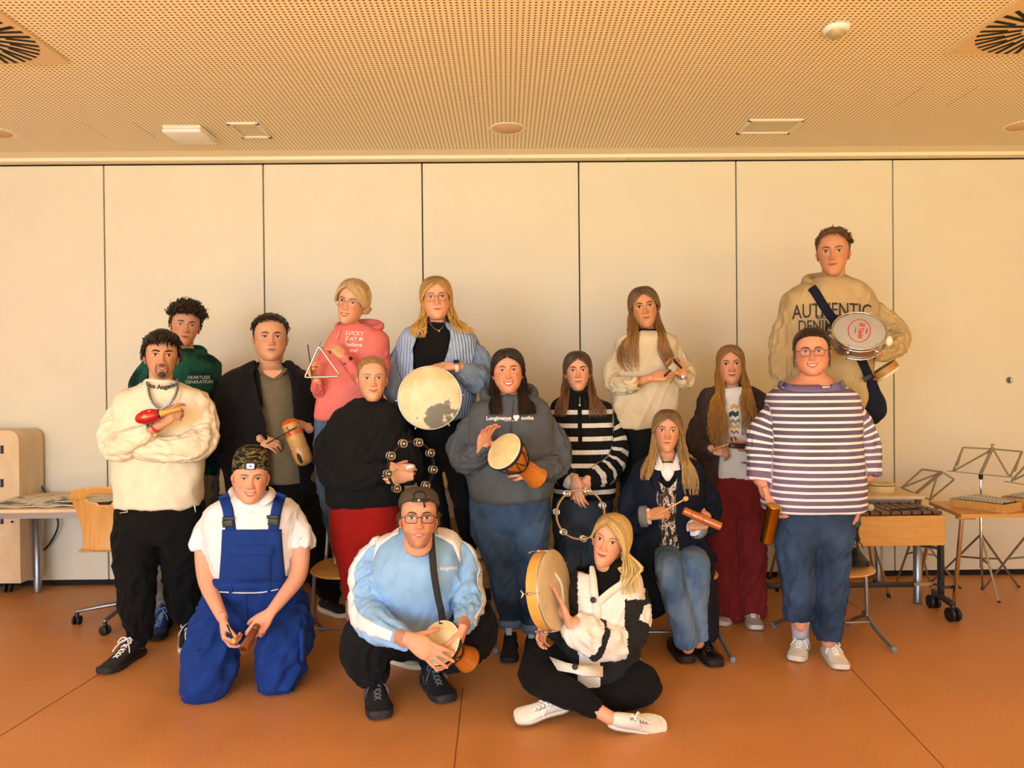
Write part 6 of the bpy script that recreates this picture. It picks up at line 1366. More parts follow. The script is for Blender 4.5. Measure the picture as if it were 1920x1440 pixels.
# ================================================================== 7 light blue cardigan with frame drum
def p_cardi():
    pn = Person(4.24, 'person with wavy blonde hair and glasses in a light blue cardigan, holding a worn drum', fl(852, 1050, .44).xyz*1)
    pn.root.location.z = .44
    h = pn.head(818, 560, 80, -.03, yaw=2, pitch=-5, roll=-3, full=.6, wid=1.0, skin=skn('e2a98b'), lip=lin('b8645a'), smile=.5)
    pn.headdone(); pn.neck(pn.p(820, 608, .0), .046, .045)
    pn.top('black_top', [(820, 606, 26, .075, .0), (820, 614, 42, .095, .0), (820, 640, 56, .115, .0), (820, 700, 58, .125, .0), (822, 760, 58, .12, .0), (824, 800, 60, .12, .0)], [], BLK, amp=.003, seed=71, hem=False)
    CB = fabric('9fb2d2', nz=.06, rib=.9, ribk=70)
    cl2 = [(600, 806, 832), (625, 783, 846), (655, 775, 840), (690, 776, 826), (720, 782, 812), (740, 790, 806), (800, 796, 800)]
    def cut(me):
        v, n = vn(me); py = 710-(v[:, 2]-CAMH)*FPX/v[:, 1]; px = 949+v[:, 0]*FPX/v[:, 1]
        L = np.interp(py, [q[0] for q in cl2], [q[1] for q in cl2]); R_ = np.interp(py, [q[0] for q in cl2], [q[2] for q in cl2]); drop(me, (px > L) & (px < R_) & (v[:, 1] < 4.25))
    o = pn.top('cardigan', [(820, 610, 40, .10, .02), (820, 620, 60, .125, .01), (820, 640, 74, .14, .01), (820, 700, 76, .155, .0), (822, 740, 72, .15, .0), (824, 770, 66, .145, .0), (825, 784, 62, .14, .0)], [[(762, 640, .02, 22), (748, 690, .02, 26), (750, 728, -.02, 30), (762, 745, -.08, 26), (770, 745, -.14, 16)], [(880, 640, .02, 22), (896, 680, .0, 26), (902, 712, -.06, 30), (888, 706, -.14, 26), (862, 690, -.2, 14)]], CB, amp=.008, seed=72, post=cut, cuffs=False)
    s = o.modifiers.new('s', 'SOLIDIFY'); s.thickness = .010; s.offset = -1
    pn.legs('trousers', [(822, 780, 56, .125, .0), (824, 820, 60, .13, .01), (826, 860, 58, .125, .01)], [[(798, 850, .01, 29), (806, 900, .0, 24), (822, 960, .0, 20), (832, 1020, .0, 15), (836, 1036, .0, 14)], [(854, 850, .01, 29), (862, 900, .0, 24), (872, 960, .0, 20), (880, 1020, .0, 14), (884, 1034, .0, 13)]], BLK, amp=.004, seed=73)
    for a, b in (((838, 1032), (836, 1048)), ((884, 1032), (900, 1050))): shoe(pn.root, fl(a[0], a[1], .452), fl(b[0], b[1], .452), plain('b4ab98', .6), WSOLE, LACEW, L=.25)
    armtube(pn, [(870, 690, -.18, 11), (852, 686, -.23, 9)]); hand(pn.B, pn.p(849, 686, -.24), (-.9, -.10, -.08), (0, .55, -.85), 'L', skin=pn.sk, k=.98, curl='relax', per=['relax', 'relax', 'relax', 'bend'], thumb=(35, 10))
    armtube(pn, [(768, 745, -.1, 11), (772, 760, -.16, 9)]); hand(pn.B, pn.p(770, 760, -.15), (.2, .1, -.9), (.8, -.3, 0), 'R', skin=pn.sk, k=.95, curl='grip')
    pn.finish(); h.eyes(pn.body, iris=(.16, .18, .16), brow=lin('8a6238'), bt=.7)
    h.glasses(pn.root, plain('a06a34', .35, .3, name='gold_metal'), 'round', .0240, .0225, .0017)
    C = lin('96713c'); Tp = lin('d2a35a'); m = h.cap(.012, C, line=[(-.13, 100), (-.03, 88), (.02, 68), (.045, 55), (.065, 42), (.082, 20), (.092, 0), (.12, -1)], zmin=-.08, ns=.001, seed=16)
    curtain(h, m, pn, -1, 62, 150, [(797, 577, .0, 6, .03), (793, 592, -.01, 9, .04), (786, 610, -.05, 13, .05), (786, 626, -.08, 14, .04), (785, 636, -.09, 12, .04)], 150, .0034, C, Tp, (.010, .085), 21, off=.012)
    curtain(h, m, pn, 1, 62, 150, [(843, 577, .0, 6, .03), (850, 592, -.01, 8, .04), (859, 606, -.04, 12, .05), (870, 618, -.07, 16, .04), (880, 628, -.08, 16, .04)], 150, .0034, C, Tp, (.010, .085), 22, off=.012)
    mb = m; mb.cc = tuple(q*.55 for q in C); mb.loft([(pn.p(820, 565, .09), .075, .02), (pn.p(820, 600, .10), .085, .025), (pn.p(820, 630, .12), .09, .02)], 20); m.build('hair', HAIR, pn.root)
    mb = MB(); mb.tube([pn.p(*q) for q in ((806, 605, -.09), (813, 615, -.10), (823, 619, -.105), (831, 612, -.10), (836, 603, -.08))], .0009, 6, sub=4); mb.box(pn.p(823, 621, -.112), (.010, .003, .010)); mb.build('necklace', METAL, pn.root)
    watch(pn, pn.p(856, 687, -.235), (-.9, -.1, -.05), .029, plain('e0cfc0', .6), fdir=(-.0, -.8, .7))
    m, nt, b = mk('worn_hide'); b.inputs['Roughness'].default_value = .5; t = N(nt, 'ShaderNodeTexNoise'); t.inputs['Scale'].default_value = 9; t.inputs['Detail'].default_value = 9; t.inputs['Roughness'].default_value = .6
    co = obj_co(nt); nt.links.new(co, t.inputs['Vector']); ds = N(nt, 'ShaderNodeVectorMath', operation='DISTANCE'); nt.links.new(co, ds.inputs[0]); ds.inputs[1].default_value = (.062, -.03, -.075)
    f = math_(nt, 'ADD', math_(nt, 'MULTIPLY', ds.outputs['Value'], 3.4), math_(nt, 'MULTIPLY', math_(nt, 'SUBTRACT', t.outputs['Fac'], .5), 2.0))
    nt.links.new(ramp(nt, f, [(.18, lin('6f6d64')), (.23, lin('8c867a')), (.27, lin('d9cfb0')), (.5, lin('d3c69f')), (.75, lin('c2b286'))]), b.inputs['Base Color'])
    c = pn.p(806, 746, -.30); r = framedrum(c, (.10, -1, .05), .163, .055, 'large frame drum with worn cream and grey skin below the blue cardigan', wm=wood('8a4a26', 'a35c30', 5))
    hd = [q for q in r.children if q.name.startswith('drumhead')][0]; hd.data.materials.clear(); hd.data.materials.append(m)
    a = Vector((.10, -1, .05)).normalized(); u = Vector((0, 0, 1)); u = (u-a*u.dot(a)).normalized(); w_ = a.cross(u)
    mb = MB(); mb.tube([c+a*.024+(u*math.cos(q)+w_*math.sin(q))*.1655 for q in [i/48*2*math.pi for i in range(48)]], .003, 8, closed=True); mb.build('hoop', METAL, r)
    for k in range(6):
        q = k/6*2*math.pi+.6; d = u*math.cos(q)+w_*math.sin(q); mb = MB(); mb.tube([c+a*.027+d*.168, c-a*.02+d*.172], .003, 8); mb.lathe(c-a*.012+d*.174, d, [(-.008, .006), (.006, .006), (.01, .003)], 10); mb.build('tension_screw', METAL, r)

# ================================================================== 8 crouching man with djembe
def p_crouch():
    pn = Person(3.48, 'person crouching in a light blue sweatshirt with white sleeve stripes, backwards cap and glasses', fl(765, 1310))
    h = pn.head(785, 972, 106, -.20, yaw=3, pitch=-2, roll=2, jaw=.97, wid=.98, skin=skn('dba083'), lip=lin('b0605a'), beard=('stubble', lin('6a4632'), .8), smile=.7, opn=.004, mouth=.024)
    pn.headdone(); pn.neck(pn.p(784, 1012, -.02), .062, .060)
    LB = fabric('8fb8e2', nz=.05)
    st = [(784, 992, 32, .09, .0), (783, 1000, 52, .12, .0), (782, 1014, 70, .16, .0), (782, 1045, 80, .19, -.02), (783, 1080, 88, .20, .0), (786, 1120, 86, .20, .04), (790, 1150, 84, .20, .08), (792, 1176, 78, .19, .12)]
    sl = [[(722, 1018, .0, 30), (694, 1062, -.02, 33), (688, 1120, -.08, 34), (694, 1160, -.18, 33), (720, 1180, -.28, 28), (750, 1194, -.34, 21)], [(842, 1014, .02, 30), (864, 1055, .0, 32), (874, 1100, -.06, 31), (880, 1140, -.16, 27), (870, 1166, -.26, 20)]]
    pn.top('sweatshirt', st, sl, LB, amp=.009, seed=81); body = bvh(pn.garment)
    pn.collar('collar', pn.p(784, 1009, -.02), .098, .085, .014, LB, tilt=-20, flat=1.3, back=.02)
    WT = fabric('ece9ea', nz=.03)
    # stripes along the sleeves
    def stripe(P_, off):
        rows = []
        for i, (p_, d_, r_) in enumerate(P_): rows.append((p_, d_, r_))
    for k, (sl_, si) in enumerate(zip(sl, (-1, 1))):
        P_, r_ = pn.line(sl_); P2, R2 = crom(P_, r_, 9); rows = []; ok = []
        for i, (p_, rr) in enumerate(zip(P2, R2)):
            t = (P2[min(i+1, len(P2)-1)]-P2[max(0, i-1)]).normalized(); out = Vector((si*.82, -.42, .25)) if si < 0 else Vector((.98, -.12, .1)); out = (out-t*out.dot(t)).normalized(); sd = t.cross(out)
            row = []
            for j in range(7):
                a_ = R(-24+8*j); d_ = out*math.cos(a_)+sd*math.sin(a_); hh = body.ray_cast(p_+d_*(rr*2.4), -d_, rr*2.4); q = hh[0] if hh[0] is not None else p_+d_*rr*1.04; row.append(q+d_*.004)
            rows.append(row)
        mb = MB(); mb.rings(rows, closed=False, cap=False); me = mb.mesh('s'); o = link('sleeve_stripe', me, WT, pn.root); s = o.modifiers.new('s', 'SOLIDIFY'); s.thickness = .003; s.offset = -1
        top = [pn.p(784+si*q, y_, .0) for q, y_ in ((30, 0), (50, 0), (72, 0))]
        rows = []
        for i in range(12):
            t = i/11; x_ = pn.p(784+si*(34+46*t), 1000, -.02+.0*t); row = []
            for j in range(5):
                yy = x_.y-.06+.035*j-.02*t; hh = body.ray_cast(Vector((x_.x, yy, x_.z+.4)), Vector((0, 0, -1)), .8); row.append((hh[0] if hh[0] is not None else x_)+Vector((0, 0, .005)))
            rows.append(row)
        mb = MB(); mb.rings(rows, closed=False, cap=False); o = link('shoulder_stripe', mb.mesh('s'), WT, pn.root); s = o.modifiers.new('s', 'SOLIDIFY'); s.thickness = .003; s.offset = -1
    text_on(pn.root, 'chest_lettering', pn.garment, 'Los Angeles', pn.p(832, 1066, -.3), .024, plain('e8e8ea', .7), rot=4, bold=.0006)
    DB = fabric('151518', nz=.14)
    A1, A2 = fl(706, 1300), fl(808, 1278)
    pn.legs('trousers', [(788, 1150, 70, .18, .14), (788, 1185, 80, .18, .16), (786, 1215, 70, .16, .16)], [[(748, 1190, .14, 40), (712, 1188, -.02, 44), (688, 1196, -.12, 45), (684, 1232, -.10, 40), (698, 1262, -.04, 28), (A1+Vector((0, .02, .12)), .058), (A1+Vector((0, .02, .09)), .052)], [(826, 1190, .14, 40), (866, 1172, .0, 43), (890, 1174, -.06, 42), (884, 1206, -.02, 36), (850, 1232, .0, 26), (A2+Vector((-.0, .02, .12)), .055), (A2+Vector((0, .02, .09)), .050)]], DB, amp=.010, seed=82)
    SH = plain('1b1b1e', .7, nz=.15); ST = plain('5f6266', .6)
    for a, b in (((704, 1300), (710, 1340)), ((802, 1276), (830, 1312))): shoe(pn.root, fl(*a), fl(*b), SH, plain('222224', .7), ST, L=.30, high=.03, wid=1.12, toecap=plain('dcdcda', .4), stripe=[([(.05, .03), (.08, .06), (.11, .03), (.14, .055), (.17, .025), (.2, .04)], .0022)], strmat=ST, solth=.03)
    armtube(pn, [(750, 1194, -.36, 15), (758, 1198, -.43, 15), (764, 1200, -.47, 14)]); hand(pn.B, pn.p(768, 1199, -.49), (.78, -.05, -.45), (.35, .75, -.5), 'R', skin=pn.sk, k=1.08, curl='flat', spread=1.5, thumb=(48, 6))
    armtube(pn, [(870, 1166, -.28, 14), (866, 1180, -.36, 13)]); hand(pn.B, pn.p(867, 1182, -.38), (-.28, -.25, -.85), (-.85, .2, .1), 'L', skin=pn.sk, k=1.08, curl='relax', thumb=(30, 20))
    pn.finish(); h.eyes(pn.body, iris=(.13, .15, .13), brow=lin('4a2f1f'), bt=1.0)
    h.glasses(pn.root, plain('1a1a1d', .35), 'rect', .0245, .0165, .0017)
    C = lin('4a3020'); m = h.cap(.008, C, line=[(-.13, 112), (-.05, 98), (-.02, 90), (.02, 78), (.05, 66), (.075, 50), (.09, 20), (.12, 0)], zmin=-.055, ns=.003, nscale=.01, seed=17); tufts(h, m, 260, .02, C, r=.0022, azr=(70, 290), elr=(-20, 20), lift=.2, off=.008, seed=18); m.build('hair', HAIR, pn.root)
    CM = fabric('4b4237', nz=.1); mb = MB(); rs = []
    for z, rx, ry, cy in ((.052, .0845, .104, .004), (.060, .0855, .105, .004), (.08, .084, .104, .005), (.105, .074, .092, .007), (.122, .056, .071, .008), (.130, .032, .042, .010), (.132, .006, .01, .010)):
        rs.append([h.W((rx*math.cos(t), cy+ry*math.sin(t), z-.22*(ry*math.sin(t))*max(0, 1-(z-.052)/.07))) for t in [i/56*2*math.pi for i in range(56)]])
    mb.rings(rs, cap=True); o = mb.build('cap', CM, pn.root)
    mb = MB(); mb.rings([[h.W((math.cos(q)*.027*k, -.098-.006*k2+abs(math.cos(q))*.004+(.0 if math.sin(q) < 0 else .010*math.sin(q)), .090+max(-.018, math.sin(q)*.022*k))) for q in [i/24*2*math.pi for i in range(24)]] for k, k2 in ((1, 0), (1, .4), (.8, .5), (.78, .2))]); mb.build('strap_opening', plain('120f0d', .9), o)
    mb = MB(); mb.tube([h.W((x, -.1075+abs(x)*.14, .071+.0*x)) for x in (-.032, -.015, 0, .015, .032)], .0055, 8, flat=1.2); mb.tube([h.W((.012, -.110, .070)), h.W((.018, -.112, .060)), h.W((.020, -.108, .046))], .005, 8); o2 = mb.build('closure_strap', BLACKP, o); mb = MB(); mb.box(h.W((-.004, -.1125, .072)), (.012, .004, .014), h.M); mb.build('buckle', METAL, o2)
    mb = MB(); mb.tube([h.W((math.sin(a_)*.0, .10+.02, .06)), h.W((0, .17, .045))], .03, 10); mb.rings([[h.W((x*.075*math.sqrt(max(0, 1-(t)**2)), .095+.075*t, .058-.02*t+z)) for x in (-1, -.5, 0, .5, 1)] for t in (0, .3, .6, .85, 1) for z in (0,)], closed=False, cap=False) if False else mb.ell(h.W((0, .125, .052)), (.072*h.k, .055*h.k, .006), h.M, 20, 6); mb.build('peak', CM, o)
    djembe(pn.p(824, 1204, -.40), (-.42, -.70, .55), .088, .25, 'small djembe with pale skin held between the hands of the crouching man')
    mb = MB(); pts = [pn.p(*q) for q in ((808, 1000, -.12), (810, 1030, -.20), (814, 1075, -.235), (821, 1118, -.235), (827, 1145, -.26), (830, 1170, -.36))]; P2, _ = crom(pts, [1]*6, 6); mb.tube(P2, .014, 8, cap='flat', up=(1, 0, 0), flat=1.0) if False else None
    rows = [[p_+Vector((-.015, 0, 0)), p_+Vector((-.005, -.001, 0)), p_+Vector((.005, -.001, 0)), p_+Vector((.015, 0, 0))] for p_ in P2]
    for r_ in rows:
        for q in r_:
            hh = body.ray_cast(Vector((q.x, q.y-1, q.z)), Vector((0, 1, 0)), 2)
            if hh[0] is not None: q.y = min(q.y, hh[0].y-.006)
    mb = MB(); mb.rings(rows, closed=False, cap=False); o = mb.build('drum_strap', plain('18181a', .8, name='black_webbing')); s = o.modifiers.new('s', 'SOLIDIFY'); s.thickness = .003; tag(o, 'black carrying strap running from the crouching man\'s neck to his djembe', 'strap')

# ================================================================== 9 grey hoodie with djembe
def p_grey():
    pn = Person(3.96, 'person with long black hair in a slate grey hoodie, playing a small djembe', fl(975, 1225))
    h = pn.head(952, 696, 82, -.03, yaw=3, pitch=-2, roll=-2, full=.8, wid=1.04, jaw=1.02, skin=skn('dd9d82'), lip=lin('b8524c'), smile=1.6, opn=.0105, mouth=.029, squint=.25)
    pn.headdone(); pn.neck(pn.p(955, 742, .01), .052, .050)
    GY = fabric('50555c', nz=.05)
    pn.top('hoodie', [(956, 738, 26, .08, .01), (957, 746, 46, .11, .01), (957, 762, 72, .14, .01), (957, 800, 80, .17, .0), (957, 850, 82, .185, .0), (957, 900, 82, .185, .0), (957, 936, 76, .175, .0)], [[(888, 785, .01, 27), (868, 830, .0, 29), (872, 862, -.07, 28), (890, 858, -.16, 24), (903, 845, -.22, 16)], [(1022, 785, .01, 27), (1045, 840, .0, 29), (1044, 872, -.08, 26), (1022, 878, -.16, 22), (1010, 880, -.21, 17)]], GY, amp=.008, seed=91)
    pn.hood(pn.p(955, 740, .04), .125, .095, GY, .034, .045); g = pn.garment
    text_on(pn.root, 'chest_lettering', g, 'Longimanus ♥ ootha', pn.p(956, 784, -.3), .026, plain('e6e6e4', .7), bold=.0008); text_on(pn.root, 'small_lettering', g, 'MADE TO BE FREE', pn.p(958, 789, -.3), .008, plain('c8c8c6', .7), bold=.0002)
    mb = MB(); tr = bvh(g)
    for pts in (((940, 752), (939, 764), (940, 776)), ((963, 752), (961, 775), (958, 800), (958, 818))):
        q = []
        for x_, y_ in pts:
            w_ = pn.p(x_, y_, -.2); hh = tr.ray_cast(Vector((w_.x, w_.y-1, w_.z)), Vector((0, 1, 0)), 2); q.append((hh[0] if hh[0] is not None else w_)+Vector((0, -.004, 0)))
        mb.tube(q, .0035, 8, sub=3)
    mb.build('drawstring', fabric('444950'), pn.root)
    J = denim('24354c', '476183')
    pn.legs('jeans', [(957, 920, 74, .17, .0), (957, 950, 77, .175, .01), (957, 980, 76, .165, .01)], [[(920, 975, .01, 40), (928, 1010, .0, 37), (943, 1062, -.02, 29), (950, 1110, -.0, 25), (956, 1158, .03, 19), (957, 1166, .03, 20)], [(993, 975, .01, 40), (990, 1010, .0, 38), (990, 1062, -.03, 31), (993, 1110, -.02, 27), (1000, 1166, .0, 20), (1001, 1174, .0, 22)]], J, amp=.005, seed=92)
    for x_, y_, z_ in ((957, 1166, .03), (1001, 1174, .0)): mb = MB(); c = pn.p(x_, y_, z_); mb.lathe(c-Vector((0, 0, .022)), (0, 0, 1), [(0, .058), (0, .064), (.022, .066), (.044, .064), (.044, .058)], 24); mb.build('turned_cuff', denim('5b6f8c', '7c91ac'), pn.root)
    for a, b, L in (((960, 1212), (952, 1244), .26), ((1000, 1220), (994, 1246), .26)): shoe(pn.root, fl(*a), fl(*b), BSH, plain('151515', .8), None, L=L, high=.05, wid=1.05)
    for x_, y_ in ((954, 1184), (996, 1190)): mb = MB(); mb.box(pn.p(x_, y_, -.05), (.030, .01, .036)); mb.build('heel_tag', plain('9fb4d0', .5), pn.root, smooth=False)
    armtube(pn, [(898, 850, -.2, 12), (905, 840, -.245, 9)]); hand(pn.B, pn.p(903, 842, -.25), (.25, -.35, .85), (.5, -.7, -.3), 'R', skin=tuple(Vector(pn.sk)), k=1.0, curl='relax', thumb=(48, 5), spread=1.3)
    armtube(pn, [(1015, 880, -.18, 13), (1004, 880, -.24, 10)]); hand(pn.B, pn.p(1006, 880, -.24), (-.78, -.40, -.10), (-.35, .75, -.1), 'L', skin=pn.sk, k=1.0, curl='bend', thumb=(45, 15))
    pn.finish(); h.eyes(pn.body, iris=(.14, .12, .09), brow=lin('3b261c'), bt=.75)
    C = lin('1d1210'); m = h.cap(.011, lin('2b1912'), line=[(-.13, 100), (-.03, 88), (.02, 74), (.045, 62), (.065, 46), (.078, 26), (.086, 0), (.12, -1)], zmin=-.08, ns=.001, seed=19)
    curtain(h, m, pn, -1, 72, 150, [(927, 712, .01, 6, .03), (926, 735, -.03, 9, .04), (928, 755, -.09, 12, .04), (929, 772, -.13, 12, .03), (928, 778, -.14, 11, .03)], 150, .0036, C, C, (.003, .14), 31, off=.010, ragged=.12)
    curtain(h, m, pn, 1, 72, 150, [(979, 712, .01, 6, .03), (983, 735, -.03, 10, .04), (987, 755, -.09, 14, .04), (989, 772, -.13, 16, .03), (990, 779, -.14, 16, .03)], 180, .0036, C, C, (.003, .14), 32, off=.012, ragged=.12)
    m.cc = C; m.loft([(pn.p(955, 700, .08), .08, .02), (pn.p(955, 740, .09), .095, .02), (pn.p(955, 760, .1), .10, .02)], 20); m.build('hair', HAIR, pn.root)
    djembe(pn.p(944, 845, -.40), (-.56, -.60, .52), .092, .29, 'small djembe with tan skin held by the person in the slate grey hoodie')

# ================================================================== 10 striped zip jumper with wooden tambourine
def p_zip():
    pn = Person(4.28, 'person with long brown hair in a black and white striped half-zip jumper', fl(1090, 1195))
    h = pn.head(1083, 696, 73, -.02, yaw=4, pitch=-2, roll=-1, skin=skn('dda387'), lip=lin('b4655c'), smile=.8, jaw=.95)
    pn.headdone(); pn.neck(pn.p(1085, 740, .02), .044, .043)
    SM = striped('131214', 'dcd6cc', .075, .34, off=.0, rib=90, top=1.335, sl_top=(.05, 3))
    pn.top('jumper', [(1086, 728, 21, .068, .02), (1086, 740, 25, .075, .02), (1087, 749, 42, .095, .02), (1089, 762, 56, .11, .02), (1092, 800, 60, .125, .02), (1094, 860, 58, .13, .02), (1095, 910, 58, .13, .02), (1095, 934, 57, .125, .02)], [[(1046, 775, .02, 20), (1038, 830, .02, 22), (1046, 874, -.04, 22), (1066, 898, -.12, 19), (1076, 905, -.15, 15)], [(1142, 775, .02, 20), (1154, 830, .02, 23), (1148, 872, -.04, 24), (1122, 892, -.12, 22), (1104, 902, -.15, 16)]], SM, amp=.006, seed=101, cuffs=False)
    BR = fabric('151416', rib=.8, ribk=90)
    pn.collar('collar', pn.p(1086, 733, .01), .064, .064, .013, BR, tilt=-8, flat=1.6); tr = bvh(pn.garment)
    strap(pn.root, 'zip_placket', tr, [pn.p(1087, 742, -.2), pn.p(1087, 780, -.2), pn.p(1088, 828, -.2)], .022, BLK, off=.004, n=8)
    mb = MB(); mb.tube([pn.p(1087, 745, -.10), pn.p(1087, 760, -.125)], .003, 6); mb.lathe(pn.p(1087, 760, -.13), (0, -1, 0), [(0, .008), (.003, .008)], 12); mb.build('zip_pull', METAL, pn.root)
    J = denim('22282f', '3a434d'); pn.legs('jeans', [(1093, 925, 55, .12, .02), (1092, 950, 57, .125, .02), (1091, 975, 56, .12, .02)], [[(1066, 970, .02, 29), (1066, 1050, .0, 27), (1064, 1130, .0, 24), (1064, 1178, .0, 22)], [(1118, 970, .02, 29), (1118, 1050, .0, 27), (1118, 1130, .0, 24), (1118, 1178, .0, 22)]], J, amp=.005, seed=102)
    for a, b in (((1064, 1186), (1060, 1205)), ((1118, 1186), (1122, 1205))): shoe(pn.root, fl(*a), fl(*b), BSH, WSOLE, LACEW, L=.25)
    armtube(pn, [(1070, 900, -.14, 10), (1078, 905, -.17, 8)]); hand(pn.B, pn.p(1078, 898, -.185), (.12, -.25, -.85), (.5, .6, -.3), 'R', skin=pn.sk, k=.95, curl='relax', thumb=(25, 10))
    armtube(pn, [(1108, 900, -.14, 10), (1098, 900, -.16, 8)]); hand(pn.B, pn.p(1103, 900, -.165), (-.45, -.2, -.75), (-.4, .8, -.2), 'L', skin=pn.sk, k=.95, curl='bend', thumb=(25, 10))
    pn.finish(); h.eyes(pn.body, iris=(.09, .07, .04), brow=lin('2f1f17'), bt=.95)
    C = lin('33211a'); Tp = lin('6e4a30'); m = h.cap(.010, C, line=[(-.13, 100), (-.03, 88), (.02, 66), (.045, 52), (.065, 38), (.082, 16), (.092, 0), (.12, -1)], zmin=-.08, ns=.001, seed=20)
    curtain(h, m, pn, -1, 60, 150, [(1063, 707, .02, 5, .03), (1058, 730, .0, 8, .04), (1053, 755, -.05, 11, .04), (1050, 775, -.07, 11, .03), (1050, 783, -.08, 9, .03)], 150, .0032, C, Tp, (.003, .14), 41, off=.010, ragged=.18)
    curtain(h, m, pn, 1, 60, 150, [(1104, 707, .02, 5, .03), (1110, 730, .0, 8, .04), (1117, 755, -.05, 13, .04), (1120, 775, -.08, 17, .03), (1120, 784, -.09, 15, .03)], 160, .0032, C, Tp, (.003, .14), 42, off=.010, ragged=.18)
    m.cc = C; m.loft([(pn.p(1085, 700, .09), .07, .02), (pn.p(1085, 740, .10), .085, .02), (pn.p(1085, 770, .11), .09, .02)], 20); m.build('hair', HAIR, pn.root)
    jingle_ring(pn.p(1088, 964, -.26), (.12, -.98, .1), .132, 'wooden ring tambourine without a skin, held low in front of dark jeans', wood('a87844', 'bd8c54', 8), n=7, thick=.004, dep=.03, start=.55, jr=.017)

# ================================================================== 11 seated woman with hand drum
def p_sit():
    pn = Person(3.40, 'person sitting cross-legged in a black and white knitted cardigan, holding a hand drum', fl(1110, 1320))
    h = pn.head(1142, 1014, 94, -.10, yaw=-26, pitch=0, roll=14, skin=skn('e2a88c'), lip=lin('b5584e'), smile=.9, jaw=.92, wid=.95)
    pn.headdone(); pn.neck(pn.p(1146, 1072, -.02), .044, .043)
    TN = fabric('0b0b0d', rib=.4, ribk=120)
    pn.top('turtleneck', [(1140, 1046, 26, .078, -.05), (1143, 1064, 27, .078, -.035), (1143, 1080, 46, .10, -.01), (1140, 1110, 58, .12, .0), (1135, 1160, 56, .12, .02), (1130, 1210, 56, .12, .05), (1125, 1260, 60, .13, .08)], [], TN, amp=.003, seed=111, hem=False)
    m, nt, b = mk('block_knit'); b.inputs['Roughness'].default_value = .9; a_ = N(nt, 'ShaderNodeAttribute', attribute_name='sv'); sp = N(nt, 'ShaderNodeSeparateXYZ'); nt.links.new(a_.outputs['Vector'], sp.inputs[0])
    cc = N(nt, 'ShaderNodeAttribute', attribute_name='blk'); mx = N(nt, 'ShaderNodeMix', data_type='RGBA'); nt.links.new(math_(nt, 'GREATER_THAN', cc.outputs['Fac'], .5), mx.inputs[0]); mx.inputs[6].default_value = (*lin('ece6da'), 1); mx.inputs[7].default_value = (*lin('121214'), 1); nt.links.new(mx.outputs[2], b.inputs['Base Color'])
    hg = math_(nt, 'MULTIPLY', math_(nt, 'SINE', math_(nt, 'MULTIPLY', sp.outputs[1], 62)), math_(nt, 'SINE', math_(nt, 'MULTIPLY', sp.outputs[0], 560))); bump(nt, b, hg, .45, .004); KN = m
    OP = [(1068, 1122, 1165), (1085, 1118, 1160), (1110, 1115, 1146), (1127, 1114, 1122), (1135, 1116, 1116), (1400, 1116, 1116)]
    def post(me):
        v, n = vn(me); py = 710-(v[:, 2]-CAMH)*FPX/v[:, 1]; px = 949+v[:, 0]*FPX/v[:, 1]
        S = np.zeros(len(v)*3); me.attributes['sv'].data.foreach_get('vector', S); S = S.reshape(-1, 3); L = S[:, 2].round()
        blk = np.zeros(len(v)); tr_ = L == 0
        blk[tr_] = ((px[tr_] < 1080) | (px[tr_] > 1168) & (py[tr_] > 1128) | (py[tr_] > 1190) & (px[tr_] > 1122) | (v[:, 1][tr_] > 3.45)).astype(float)
        s_ = S[:, 0]; l1 = L == 1; l2 = L == 2
        blk[l1] = ((s_[l1] < .09) | (s_[l1] > .17)).astype(float); 
        blk[l2] = (((s_[l2] > .02) & (s_[l2] < .10)) | ((s_[l2] > .185) & (s_[l2] < .315)) | ((s_[l2] > .43) & (s_[l2] < .465))).astype(float)
        a = me.attributes.new('blk', 'FLOAT', 'POINT'); a.data.foreach_set('value', blk.astype(np.float32))
        L_ = np.interp(py, [q[0] for q in OP], [q[1] for q in OP]); R_ = np.interp(py, [q[0] for q in OP], [q[2] for q in OP]); drop(me, ((px > L_) & (px < R_) & (v[:, 1] < 3.38)) | (v[:, 2] > pn.p(1145, 1066).z))
    st = [(1146, 1060, 40, .085, .0), (1142, 1068, 56, .105, .0), (1138, 1082, 68, .13, .0), (1134, 1110, 76, .15, .0), (1128, 1150, 74, .155, .01), (1120, 1200, 78, .165, .03), (1112, 1240, 84, .18, .04), (1108, 1262, 84, .18, .05)]
    o = pn.top('cardigan', st, [[(1082, 1080, .0, 25), (1056, 1130, .0, 27), (1046, 1175, -.06, 26), (1036, 1165, -.14, 20)], [(1192, 1090, .0, 27), (1190, 1140, .0, 31), (1176, 1190, -.06, 36), (1130, 1200, -.14, 36), (1090, 1185, -.19, 35), (1076, 1170, -.21, 25)]], KN, amp=.009, seed=112, cuffs=False, hem=False, post=post, fold=.9)
    s = o.modifiers.new('s', 'SOLIDIFY'); s.thickness = .010; s.offset = -1
    BND = fabric('dcd6ca', rib=.7, ribk=120); mb = MB()
    for pts in ([(1110, 1064, -.08), (1112, 1085, -.125), (1114, 1108, -.145), (1117, 1130, -.15), (1120, 1150, -.155), (1116, 1190, -.16)], [(1185, 1082, -.10), (1168, 1094, -.13), (1145, 1110, -.145), (1124, 1128, -.155)]):
        mb.tube([pn.p(*q) for q in pts], [.012, .017, .018, .018, .018, .014][:len(pts)], 10, sub=4, up=(0, 1, 0), flat=.5)
    mb.build('cardigan_band', BND, pn.root)
    for q in ((1112, 1125, -.175), (1078, 1250, -.27)): mb = MB(); mb.lathe(pn.p(*q), (0, -1, .2), [(0, .013), (.004, .013), (.006, .010), (.004, .008), (.004, 0)], 18); mb.build('button', BLACKP, pn.root)
